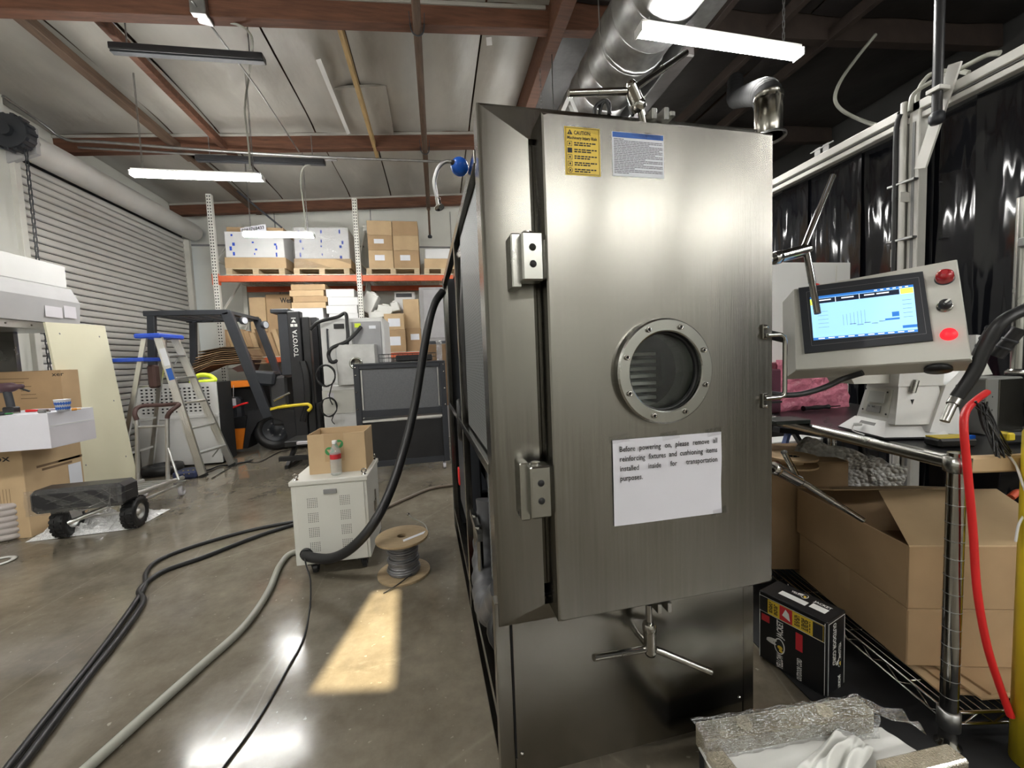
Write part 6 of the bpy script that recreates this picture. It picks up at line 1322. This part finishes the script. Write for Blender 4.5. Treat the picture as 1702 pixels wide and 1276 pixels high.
for f in (0.17,0.19,0.21,0.25,0.27,0.29,0.56,0.58,0.60,0.62,0.66,0.68,0.70,0.72,0.74,0.77):
    g_ = 0.75
    while g_ < 0.89: h_ = random.uniform(0.02,0.05); b.bar(kf(f,g_,0.0014), kf(f,min(g_+h_,0.90),0.0014), 0.0026, 0.0006, u2); g_ += h_+0.012
tag(b.build('small_print', ink, t), kind='stuff')
b = MB()
b.text('JACKET', kf(0.38,0.45,0.0012), up, u1, 0.030, 0.25*KH, 0.03); b.text('YELLOW', kf(0.38,0.015,0.0012), up, u1, 0.030, 0.20*KH, 0.03)
b.text('OUTDOOR CORD', kf(0.66,0.015,0.0012), up, u1, 0.022, 0.30*KH, 0.03)
b.prism([kf(0.37,0.80,0.0018),kf(0.42,0.90,0.0018),kf(0.47,0.86,0.0018),kf(0.49,0.76,0.0018)], u2*0.0002)
b.text('OUTDOOR CORD', krf(0.30,0.93), -up, u2*1.0, 0.030, 0.15, 0.03); b.text('YELLOW', krf(0.62,0.62), -up, u2, 0.022, 0.055, 0.03); b.text('JACKET', krf(0.62,0.18), -up, u2, 0.022, 0.05, 0.03)
for f0, f1, c0_, c1_ in ((0.22,0.62,0.28,0.52),(0.66,0.88,0.34,0.60)): b.prism([kp(W1*(1-f0),W2*c0_,KH+0.0006),kp(W1*(1-f1),W2*c0_,KH+0.0006),kp(W1*(1-f1),W2*c1_,KH+0.0006),kp(W1*(1-f0),W2*c1_,KH+0.0006)], (0,0,0.0003))
b.text('YELLOW', kp(W1*0.70,W2*0.68,KH+0.0008), -u1, u2, 0.018, 0.055, 0.03); b.text('JACKET', kp(W1*0.36,W2*0.68,KH+0.0008), -u1, u2, 0.018, 0.055, 0.03)
for e0, e1 in ((kf(0.01,0.02),kf(0.01,0.97)),(kf(0.97,0.02),kf(0.97,0.97)),(kf(0.01,0.94),kf(0.97,0.94)),(kf(0.01,0.715),kf(0.97,0.715)),(krf(0.06,0.02),krf(0.06,0.96)),(krf(0.94,0.02),krf(0.94,0.96)),(krf(0.06,0.96),krf(0.94,0.96))): b.bar(e0, e1, 0.0012, 0.0010, u2)
b.build('white_print', whiteink, t)
def bee(c, X, Y, n_, s, nm):
    b = MB(); b.prism([c+n_*0.0004+X*math.cos(a)*s*0.62+Y*math.sin(a)*s for a in [i*2*math.pi/24 for i in range(24)]], n_*0.0003)
    for q in ((-0.9,0.35,0.8,0.22,0.3),(-0.95,0.0,0.75,0.18,-0.05)): b.prism([c+n_*0.0012+X*(q[0]*s+q[2]*s*0.8*math.cos(a)*math.cos(q[4])-q[3]*s*math.sin(a)*math.sin(q[4]))+Y*(q[1]*s+q[2]*s*0.8*math.cos(a)*math.sin(q[4])+q[3]*s*math.sin(a)*math.cos(q[4])) for a in [i*2*math.pi/16 for i in range(16)]], n_*0.0003)
    b.build('white_emblem', whiteink, t)
    b = MB(); b.prism([c+n_*0.0010+X*math.cos(a)*s*0.50+Y*math.sin(a)*s*0.86 for a in [i*2*math.pi/24 for i in range(24)]], n_*0.0003); b.build('emblem_field', ink, t)
    b = MB()
    for ox, oy, r_ in ((0.08,-0.12,0.30),(0.18,-0.50,0.22)): b.prism([c+n_*0.0016+X*(ox*s+r_*s*math.cos(a))+Y*(oy*s+r_*s*0.8*math.sin(a)) for a in [i*2*math.pi/16 for i in range(16)]], n_*0.0003)
    b.build('emblem_insect', stick, t)
bee(kf(0.33,0.33), fx, up, -u2, 0.030, 'a'); bee(krf(0.70,0.30), u2, up, -u1*-1.0 if False else u1*-1.0*-1.0*-1.0 if False else (u1*1.0 if False else -u1*-1.0), 0.020, 'b') if False else None
bee(krf(0.66,0.36), u2, up, (kn-kp(1,0,0)).normalized(), 0.018, 'b')
bee(kp(W1*0.50,W2*0.75,KH), -u1, u2, up, 0.016, 'c')
# wrapped tray in front of the machine
zt_ = 0.175
A_ = az(1152,1193,zt_); B_ = az(1428,1152,zt_); X_ = (B_-A_).normalized(); Y_ = V((X_.y, -X_.x, 0))       # Y_ towards the camera
L_ = (B_-A_).length; DPT = 0.36
t = thing('wrapped_tray', 'film wrapped foam tray with white sheets on the floor before the machine', 'tray', (A_.x+0.3, A_.y-0.15, 0))
def tp(a, c, z): return V((A_.x, A_.y, 0)) + X_*a + Y_*c + V((0,0,z))
MB().obox(tp(L_*0.55, DPT/2, 0.05), X_*L_*0.53, Y_*DPT*0.48, V((0,0,0.05)), 0.004).build('base', blackmt, t)
def foambar(p_, q_, w, h, nm):
    d_ = (q_-p_); n = 12; s_ = d_.cross(up).normalized()
    b = MB(); b.bar(p_, q_, w, h, b=0.006); return b.build(nm, wfoam, t)
foambar(tp(0.0,0.035,zt_-0.035), tp(L_*0.98,0.03,zt_-0.035), 0.055, 0.07, 'foam_edge'); foambar(tp(0.02,0.06,zt_-0.06), tp(0.05,DPT,zt_-0.06), 0.05, 0.06, 'foam_edge')
foambar(az(1470,1292,0.115), az(1592,1262,0.115), 0.05, 0.05, 'foam_edge')
def wr(u, v): 
    return tp(-0.01+(L_*0.99)*u, 0.005+0.065*v, zt_+0.004+0.006*math.sin(13*u+3*v)*math.sin(math.pi*v)+0.003*math.sin(40*u))
b = MB(); b.grid(wr, 40, 4, False); b.grid(lambda u,v: tp(-0.012+(L_*1.0)*u, 0.070+0.003*math.sin(50*u+9*v), zt_-0.075*v), 40, 6, False)
b.grid(lambda u,v: tp(L_*0.97+0.10*u, 0.0+0.06*v+0.05*u, zt_-0.005-0.02*u+0.010*math.sin(9*v+8*u)*u), 10, 8, False); b.build('stretch_wrap', film2, t)
def sheet(name, pts, z, amp, sd_):
    def fn(u, v):
        p_ = pts[0].lerp(pts[1],u).lerp(pts[3].lerp(pts[2],u), v); return V((p_.x,p_.y,z+amp*(math.sin(7*u+5*v+sd_)*0.5+0.5)*math.sin(math.pi*u)*1.0+amp*0.6*math.sin(13*v+9*u+sd_)*u*(1-v)*0.5))
    return MB().grid(fn, 20, 16).build(name, foam, t)
sheet('white_sheet', [az(1165,1238,0.115),az(1465,1203,0.115),az(1540,1252,0.115),az(1290,1330,0.115)], 0.105, 0.006, 0.3)
sheet('white_sheet', [az(1160,1240,0.125),az(1410,1195,0.125),az(1440,1260,0.125),az(1210,1330,0.125)], 0.122, 0.008, 1.3)
def ribbon(nm, pts, w, fold, sd_):                  # a folded strip of foam sheet
    P_ = [V(p) for p in pts]
    def fn(u, v):
        k = u*(len(P_)-1); i = min(int(k), len(P_)-2); f = k-i; f = f*f*(3-2*f); c = P_[i].lerp(P_[i+1], f)
        a = math.pi*(v*1.15-0.08); s_ = w*(0.75+0.35*math.sin(3*u+sd_))
        return c + X_*(-s_*math.cos(a)) + V((0,0,fold*math.sin(a)*(0.8+0.25*math.sin(8*u+sd_)) + 0.004*math.sin(15*u+5*v)))
    MB().grid(fn, 26, 14).build(nm, foam, t)
fc_ = [az(1395,1203,0.13), az(1452,1240,0.13), az(1400,1330,0.13), az(1275,1330,0.13)]
def crumple(u, v):
    p_ = fc_[0].lerp(fc_[1],u).lerp(fc_[3].lerp(fc_[2],u), v); e = math.sin(math.pi*min(1,max(0,u)))**0.4*min(1.0, 5*v+0.1)
    r_ = abs(math.sin(2.6*math.pi*u + 1.1*v + 0.4*math.sin(5*v)))
    return V((p_.x + 0.006*math.sin(9*v), p_.y, 0.124 + e*(0.030*r_ + 0.010*math.sin(11*v+6*u) + 0.008*math.sin(23*u-9*v))))
MB().grid(crumple, 44, 30).build('crumpled_foam_sheet', foam, t)
# yellow bollard
c = V((1.585, 0.775, 0)); zt2 = ay(1695,722,0.76).z
t = thing('yellow_post', 'yellow painted post at the lower right edge', 'post', tuple(c)); MB().lathe([(0.0,0),(0.05,0.0),(0.05,zt2-0.01),(0.045,zt2),(0.0,zt2)], c, n=24).build('post', yellow, t)
b = MB(); b.box(c.x-0.052, c.y-0.012, 0.62, c.x-0.045, c.y+0.002, 0.66); b.build('black_mark', ink, t)
# ================================================================= CONTROL PANEL
PN = -ray(205,685).normalized(); UU = ray(1262,-1500).normalized(); UU = (UU - PN*UU.dot(PN)).normalized(); NN = UU.cross(PN).normalized()*-1
if NN.dot(ray(1455,525)) > 0: NN = -NN
P0 = ay(1455,525,0.93)
hm = thing('control_panel', 'grey tilted control panel with a lit touch screen, lamp, knob and red button', 'control panel', tuple(P0))
def hq_(px, py, o=0.0): return on(px, py, P0, NN) + NN*o
cor = [hq_(*q) for q in ((1318,480),(1591,430),(1616,597),(1321,615))]
def inset(c, k): m_ = sum(c, V((0,0,0)))/4; return [m_+(p_-m_)*k for p_ in c]
b = MB(); n0 = inset(cor, 0.985); back_ = [p_-NN*0.075 for p_ in cor]; back_[0] = back_[0]-PN*0.045; back_[3] = back_[3]-PN*0.045; mid = [p_-NN*0.006 for p_ in cor]
b.add(back_+mid, [(3,2,1,0),(0,1,5,4),(1,2,6,5),(2,3,7,6),(3,0,4,7)]); b.add(mid+n0, [(0,1,5,4),(1,2,6,5),(2,3,7,6),(3,0,4,7),(4,5,6,7)]); b.build('housing', offwh, hm)
def face(nm, px, o, th, m_): return MB().prism([hq_(*q, o) for q in px], NN*th).build(nm, m_, hm)
face('screen_bezel', ((1328,480),(1534,453),(1551,567),(1338,588)), 0.0, 0.007, dgrey)
b = MB(); q = [hq_(*p_, 0.0072) for p_ in ((1341,487),(1527,463),(1540,556),(1350,576))]
for i in range(4): b.bar(q[i], q[(i+1)%4], 0.0007, 0.0006, NN)
b.build('bezel_line', mgrey, hm)
scr = mat('screen_blue', (0.27,0.52,0.86), 0.3, 0, 0.0, emit=0.42); scb = mat('screen_bar', (0.03,0.16,0.50), 0.3, 0, 0, emit=0.3); sck = mat('screen_dark', (0.02,0.03,0.06), 0.3, 0, 0, emit=0.08); scg = mat('screen_green', (0.55,0.85,0.05), 0.3, 0, 0, emit=0.9); scw = mat('screen_white', (0.8,0.85,0.9), 0.3, 0, 0, emit=0.4)
SC = [(1347,496),(1518,475),(1526,553),(1353,567)]
def sp(u, v): a = [SC[0][i]+(SC[1][i]-SC[0][i])*u for i in (0,1)]; c = [SC[3][i]+(SC[2][i]-SC[3][i])*u for i in (0,1)]; return (a[0]+(c[0]-a[0])*v, a[1]+(c[1]-a[1])*v)
def srect(b, u0, v0, u1, v1, o): b.prism([hq_(*sp(u0,v0),o), hq_(*sp(u1,v0),o), hq_(*sp(u1,v1),o), hq_(*sp(u0,v1),o)], NN*0.0002)
s0 = face('screen', SC, 0.0071, 0.0005, scr)
b = MB(); srect(b,0,0,1,0.05,0.0078); srect(b,0,0.95,1,1,0.0078); srect(b,0.86,0.84,1,0.90,0.0078); srect(b,0.77,0.53,0.84,0.63,0.0078); srect(b,0.70,0.66,0.84,0.70,0.0078); b.build('blue_bar', scb, hm)
b = MB(); srect(b,0.03,0.06,0.86,0.17,0.0078)
for k in range(7): srect(b, 0.30+0.035*k, 0.48-0.01*k, 0.302+0.035*k, 0.72, 0.0078)
for k in range(5): srect(b, 0.06, 0.36+0.09*k, 0.16, 0.364+0.09*k, 0.0078); srect(b, 0.36+0.07*k, 0.70+0.03*(k%2), 0.42+0.07*k, 0.71+0.03*(k%2), 0.0078)
for k in range(5): srect(b, 0.88, 0.30+0.09*k, 0.97, 0.306+0.09*k, 0.0078)
b.build('dark_marks', sck, hm)
b = MB(); srect(b,0.87,0.055,0.995,0.17,0.0078); srect(b,0.0,0.055,0.025,0.19,0.0078); b.build('green_key', scg, hm)
b = MB(); 
for u in (0.24, 0.47): srect(b,u,0.06,u+0.006,0.17,0.0082)
for u, w in ((0.08,0.12),(0.30,0.12),(0.52,0.10),(0.64,0.12)): srect(b,u,0.09,u+w,0.115,0.0082)
for k in range(10): srect(b,0.05+0.095*k,0.965,0.11+0.095*k,0.985,0.0082)
for k in range(6): srect(b,0.62+0.06*k,0.015,0.65+0.06*k,0.035,0.0082)
b.build('white_marks', scw, hm)
def lathe_on(nm, px, py, prof, m_, par=None, o=0.0): return MB().lathe(prof, hq_(px,py,o), NN, 26).build(nm, m_, par or hm)
l_ = lathe_on('lamp_base', 1570, 463, [(0.0,0.004),(0.0185,0.004),(0.0190,0.0)], dgrey)
lathe_on('red_lamp', 1570, 463, [(0.0,0.030),(0.011,0.029),(0.0165,0.022),(0.0175,0.004)], mat('red_lens', (0.33,0.008,0.012), 0.12, coat=0.6), l_)
lathe_on('lamp_centre', 1570, 462, [(0.0,0.031),(0.006,0.031)], redink, l_)
k_ = lathe_on('knob_ring', 1570, 510, [(0.0,0.007),(0.0145,0.007),(0.0155,0.0)], chrome)
lathe_on('knob', 1571, 509, [(0.0,0.020),(0.0115,0.019),(0.0125,0.007)], blackpl, k_)
c = hq_(1571,509,0.0205); MB().bar(c, c+(PN*0.7+UU*0.7)*0.0125, 0.004, 0.002, NN).build('knob_pointer', whiteink, k_)
lathe_on('red_button', 1577, 556, [(0.0,0.012),(0.0135,0.011),(0.0145,0.002),(0.016,0.0)], mat('lit_red', (0.95,0.02,0.03), 0.25, emit=0.35))
c = (cor[0]+cor[1])/2 - NN*0.04 + (cor[0]-cor[1])*0.36
MB().lathe([(0.0,0.024),(0.014,0.022),(0.018,0.012),(0.018,0.0)], c, UU, 22).build('stop_button', red, hm)
c = cor[2].lerp(cor[3], 0.16) - NN*0.035; MB().lathe([(0.0,0.0),(0.022,0.0),(0.026,0.004),(0.026,0.012),(0.0,0.012)], c, -UU, 22).build('cable_gland', black, hm)
pc_ = sum(cor, V((0,0,0)))/4 - NN*0.075; aw = mw(0.93, 1.25, 1.32)
MB().tube([pc_-NN*0.0, pc_-NN*0.08, pc_-NN*0.12+V((-0.06,0.1,0)), aw], 0.016, 12, 6).build('support_arm', dgrey, hm)
tag(MB().tube([mw(0.93,1.02,1.085), ay(1290,655,1.0), ay(1330,655,0.98), ay(1372,643,0.97), ay(1400,630,0.97), hq_(1432,613,-0.03)], 0.008, 10, 6).build('panel_cable', black), 'black cable sagging from the steel machine to the underside of the control panel', 'cable')
# ================================================================= THINGS ON THE CART
ZC = ZT + 0.0015
def pz(px, py, z=ZC): return az(px, py, z)
def slab(b, pts, y, dpt, dx=0.15): return b.prism([ay(px,py,y) for px, py in pts], V((dpt*dx, dpt, 0)))
mc = thing('microscope', 'white stereo microscope seen from behind with a plugged power cord on the table', 'microscope', tuple(pz(1460,725)))
m0, m1, m2 = pz(1393,712), pz(1470,732), pz(1531,718)
fx_ = (m1-m0).normalized(); fy_ = V((-fx_.y, fx_.x, 0)); WB = (m1-m0).length; DB_ = 0.20
def mp_(a, c, z): return m0 + fx_*a + fy_*c + V((0,0,z))
def taper(b, a0,a1,c0,c1,z0, A0,A1,C0,C1,z1):
    vs = [mp_(a0,c0,z0),mp_(a1,c0,z0),mp_(a1,c1,z0),mp_(a0,c1,z0),mp_(A0,C0,z1),mp_(A1,C0,z1),mp_(A1,C1,z1),mp_(A0,C1,z1)]
    return b.add(vs, [(3,2,1,0),(4,5,6,7),(0,1,5,4),(1,2,6,5),(2,3,7,6),(3,0,4,7)])
k_ = WB
zh = ay(1430,632,m0.y+0.05).z - ZC
taper(MB(), 0,k_,0,DB_,0.004, 0,k_,0,DB_,0.010).build('foot_plate', blackpl, mc)
taper(MB(), 0.0,k_,0.0,DB_,0.010, k_*0.16,k_*0.80,0.035,DB_-0.02,0.055).build('base', white, mc)
taper(MB(), k_*0.16,k_*0.95,0.04,DB_,0.05, k_*0.26,k_*0.88,0.06,DB_-0.02,zh).build('column', white, mc)
taper(MB(), k_*0.24,k_*0.90,0.055,DB_-0.01,zh, k_*0.30,k_*0.92,0.06,DB_-0.01,zh+0.10).build('head_block', white, mc)
b = MB(); taper(b, k_*0.25,k_*0.80,0.042,0.05,0.068, k_*0.30,k_*0.80,0.056,0.06,zh-0.012); b.build('rear_plate', offwh, mc)
b = MB(); taper(b, k_*0.36,k_*0.68,0.043,0.052,0.115, k_*0.38,k_*0.68,0.050,0.058,0.155); b.build('hand_recess', mat('recess', (0.45,0.46,0.44), 0.5), mc)
b = MB(); taper(b, k_*0.36,k_*0.64,0.040,0.05,0.080, k_*0.37,k_*0.64,0.0455,0.055,0.105); b.build('rating_plate', mgrey, mc)
b = MB(); b.text('RoHS', mp_(k_*0.48,0.0425,0.097), fx_, V((0,0,1)), 0.008, 0.014, 0.03); b.text('CE', mp_(k_*0.40,0.0425,0.097), fx_, V((0,0,1)), 0.007, 0.007, 0.03); b.build('plate_lettering', ink, mc)
for a_, z_ in ((0.30,0.16),(0.74,0.155),(0.29,0.085),(0.76,0.080)): MB().lathe([(0,0.002),(0.003,0.0015),(0.0035,0)], mp_(k_*a_,0.042 if z_<0.1 else 0.050,z_), -fy_, 8).build('screw', ink, mc)
b = MB(); taper(b, k_*0.34,k_*0.70,0.010,0.03,0.018, k_*0.36,k_*0.66,0.026,0.04,0.046); b.build('power_inlet', mgrey, mc)
c = mp_(k_*0.46,0.012,0.034); MB().cyl(c, c+fy_*-0.022-fx_*0.004, 0.006, n=10).build('power_plug', white, mc)
MB().tube([c+fy_*-0.022-fx_*0.004, c+fy_*-0.03+V((0,0,-0.01)), mp_(k_*0.5,-0.02,0.012), mp_(k_*0.7,-0.015,0.006)], 0.0022, 8, 5).build('power_cord', white, mc)
yM = 1.02
b = MB(); slab(b, ((1405,612),(1640,602),(1650,622),(1500,636),(1420,638)), yM+0.10, 0.10); b.build('arm', offwh, mc)
b = MB(); slab(b, ((1512,632),(1560,628),(1556,652),(1520,664)), yM+0.06, 0.08); b.build('nosepiece', blackpl, mc)
for px in (1522, 1545): MB().cyl(ay(px,632,yM+0.05), ay(px-6,652,yM+0.05), 0.010, n=14).build('objective', satin, mc)
b = MB(); slab(b, ((1515,664),(1575,656),(1568,680),(1518,684)), yM+0.05, 0.10); b.build('stage', blackpl, mc)
b = MB(); slab(b, ((1588,640),(1625,620),(1655,560),(1622,556),(1622,590),(1600,612),(1572,640),(1545,718),(1600,722)), yM+0.02, 0.07); b.build('white_limb', white, mc)
b = MB(); slab(b, ((1503,684),(1552,680),(1540,716),(1520,722)), yM+0.14, 0.02); b.build('blue_panel', mat('deep_blue', (0.02,0.03,0.22), 0.5), mc)
for (a, c) in (((1628,590),(1650,548)), ((1655,592),(1692,550))):
    p0, p1 = ay(*a, yM-0.02), ay(*c, yM-0.06); e_ = MB().cyl(p0, p1, 0.019, 0.017, n=18).build('eyepiece', blackpl, mc)
    for f in (0.3, 0.6): q = p0.lerp(p1, f); MB().lathe([(0.0192,0),(0.0205,0.002),(0.0205,0.006),(0.0192,0.008)], q, p1-p0, 18).build('grip_ring', dgrey, e_)
    MB().cyl(p1, p1+(p1-p0).normalized()*0.008, 0.0185, n=18).build('eyecup', black, e_)
# pink wrapped parcel
t = thing('pink_parcel', 'parcel in pink antistatic film on the table behind the machine handle', 'parcel', tuple(pz(1330,690)))
ya = pz(1330,688).y + 0.10
def pk(u, v): q = ay(1292+118*u, 598+(686-598)*(1-v)+10*u*(1-v), ya+0.02*math.sin(3*u)); return q+V((0,-0.012*math.sin(math.pi*u)*math.sin(math.pi*v)-0.006*math.sin(23*u+11*v)-0.004*math.sin(37*v-19*u), 0))
b = MB(); b.grid(pk, 26, 18, False); q0, q1 = ay(1292,686,ya), ay(1410,688,ya)
b.box(q0.x, ya+0.012, ZC, q1.x, ya+0.16, ay(1350,600,ya).z); b.build('film_wrap', pink, t)
t = thing('maroon_case', 'dark maroon case behind the pull handle on the table', 'case', tuple(pz(1292,690))); yb_ = ya+0.03; MB().box(ay(1262,640,yb_).x, yb_-0.06, ZC, q0.x-0.004, yb_+0.10, ay(1300,612,yb_).z, 0.006).build('body', mat('maroon', (0.10,0.03,0.05), 0.4), t); MB().box(ay(1262,640,yb_).x, yb_-0.063, ZC+0.05, q0.x-0.004, yb_-0.06, ZC+0.06).build('seam', ink, t)
t = thing('white_board', 'white foam board standing on the table behind the control panel', 'board', tuple(pz(1345,690))); yb2 = 1.86
MB().box(ay(1270,500,yb2).x, yb2, ZC, ay(1413,500,yb2).x, yb2+0.03, ay(1350,436,yb2).z, 0.003).build('board', white, t); MB().box(ay(1388,500,yb2).x, yb2-0.002, 1.0, ay(1390,500,yb2).x, yb2, ay(1350,438,yb2).z-0.01).build('crease', offwh, t)
t = thing('black_plate', 'dark green black plate lying at the left end of the table', 'plate', tuple(pz(1310,700))); p_ = pz(1312,703); MB().obox(p_+V((0.0,0.02,0.008)), V((0.075,-0.01,0)), V((0.01,0.05,0)), V((0,0,0.008)), 0.002).build('plate', mat('green_black', (0.02,0.028,0.024), 0.5), t)
t = thing('screwdriver', 'black handled screwdriver lying on the table before the pink parcel', 'screwdriver', tuple(pz(1350,690))); a, c = ay(1335,685,ya-0.03), ay(1377,686,ya-0.03); a.z = c.z = ZC+0.013
MB().tube([a, a.lerp(c,0.3), a.lerp(c,0.7), c], 0.012, 12, 3, rf=lambda f: 0.0135-0.004*abs(math.sin(6*f))).build('handle', black, t); MB().cyl(c, c+(c-a).normalized()*0.07, 0.003, n=8).build('shaft', chrome, t)
t = thing('clear_bits', 'small clear plastic bits lying on the table beside the white microscope', 'plastic bits', tuple(pz(1375,705)))
for (px, py) in ((1372,703),(1380,708),(1376,698)): p_ = pz(px,py); MB().sph(p_+V((0,0,0.006)), 0.007, 8, 5).build('bit', glass, t)
t = thing('multimeter', 'black multimeter with a yellow edge lying near the table corner', 'multimeter', tuple(pz(1580,745))); p_ = pz(1583,742)
MB().obox(p_+V((0.005,0.01,0.014)), V((0.055,-0.012,0)), V((0.008,0.028,0)), V((0,0,0.014)), 0.008).build('body', black, t); MB().obox(p_+V((0.005,0.012,0.0285)), V((0.050,-0.011,0)), V((0.006,0.022,0)), V((0,0,0.002)), 0.001).build('yellow_rim', yellow, t)
t = thing('yellow_tool', 'black and yellow hand tool at the right end of the table', 'tool', tuple(pz(1690,735))); p_ = pz(1688,742)
MB().obox(p_+V((0.05,0.02,0.022)), V((0.07,-0.012,0)), V((0.006,0.02,0)), V((0,0,0.018)), 0.008).build('body', black, t); MB().obox(p_+V((-0.012,0.02,0.03)), V((0.012,-0.002,0)), V((0.004,0.021,0)), V((0,0,0.012)), 0.004).build('yellow_sleeve', yellow, t)
# grey box with pole
t = thing('pole_stand', 'grey metal box with an upright steel pole at the right edge of the table', 'stand', tuple(pz(1680,725))); yq = 1.03
xa = ay(1641,640,yq).x; zz1 = ay(1660,628,yq).z
MB().box(xa, yq, ZC, xa+0.16, yq+0.16, zz1, 0.004).build('box', mat('box_grey', (0.25,0.25,0.24), 0.45, 0.5), t); MB().box(xa+0.05, yq-0.003, ZC+0.01, xa+0.16, yq, zz1-0.006, 0.001).build('cover', steel2, t)
for k in range(3): MB().lathe([(0,0.001),(0.003,0.001)], (xa+0.022, yq-0.0005, ZC+0.04+0.045*k), (0,-1,0), 10).build('hole', ink, t)
c = ay(1694,500,yq+0.06); c.z = zz1; MB().lathe([(0.0,0),(0.028,0),(0.028,0.012),(0.02,0.02),(0.017,0.022)], c, n=20).build('pole_base', satin, t); MB().cyl(c, c+V((0,0,0.62)), 0.0165, n=20).build('pole', satin, t)
cz = ay(1690,405,yq+0.06).z; MB().bar((c.x-0.04,c.y-0.02,cz), (c.x+0.03,c.y-0.02,cz), 0.02, 0.03, b=0.003).build('pole_clamp', galv, t)
# cables
t = thing('black_lead', 'thick black cable with a metal ferrule hanging in from the right edge', 'cable', tuple(ay(1640,590,0.74)))
e0, e1 = ay(1583,672,0.78), ay(1570,700,0.78)
MB().tube([ay(1760,490,0.70), ay(1702,515,0.72), ay(1665,535,0.73), ay(1640,572,0.745), ay(1618,620,0.76), ay(1590,660,0.78)], 0.0135, 12, 7).build('cable', black, t)
MB().cyl(ay(1592,657,0.78), e0, 0.0125, n=16).cyl(e0, e1, 0.0095, n=16).build('ferrule', satin, t)
tag(MB().tube([ay(1640,652,0.90), ay(1622,665,0.87), ay(1606,682,0.85), ay(1602,710,0.835), ay(1607,770,0.83), ay(1617,880,0.825), ay(1624,980,0.82), ay(1640,1070,0.815), ay(1660,1135,0.81), ay(1680,1190,0.80)], 0.0088, 12, 7).build('red_cable', red), 'red cable hanging down before the chrome post at the right', 'cable')
t = thing('cable_tie_bundle', 'bundle of black cable ties hanging over the table edge beside the red cable', 'cable ties', tuple(ay(1650,700,0.86))); random.seed(2)
b = MB()
for k in range(26):
    a = ay(1628+random.uniform(-8,14), 668+random.uniform(-4,10), 0.86+random.uniform(-.01,.01)); m_ = ay(1645+random.uniform(-12,12), 705+random.uniform(-4,6), 0.845); c = ay(1668+random.uniform(-16,18), 752+random.uniform(-8,12), 0.83+random.uniform(-.012,.012))
    b.tube([a, m_, c], 0.0022, 5, 4)
tag(b.build('ties', black, t), kind='stuff'); MB().obox(ay(1612,726,0.87), (0.012,0,0), (0,0.006,0), (0,0,0.005), 0.001).build('blue_clip', bluep, t)
tag(MB().tube([ay(1672,752,0.83), ay(1688,772,0.82), ay(1700,805,0.80), ay(1710,840,0.80), ay(1694,870,0.80), ay(1688,900,0.80)], 0.003, 8, 6).build('white_cable', white), 'thin white cable hanging over the table edge at the right', 'cable')
t = thing('orange_grip', 'orange red handled tool lying on the open carton at the right', 'tool', tuple(ay(1690,820,1.1))); MB().tube([ay(1680,826,1.12), ay(1692,818,1.12), ay(1715,818,1.12)], 0.012, 10, 4).build('grip', mat('orange_red', (0.65,0.10,0.04), 0.5), t)
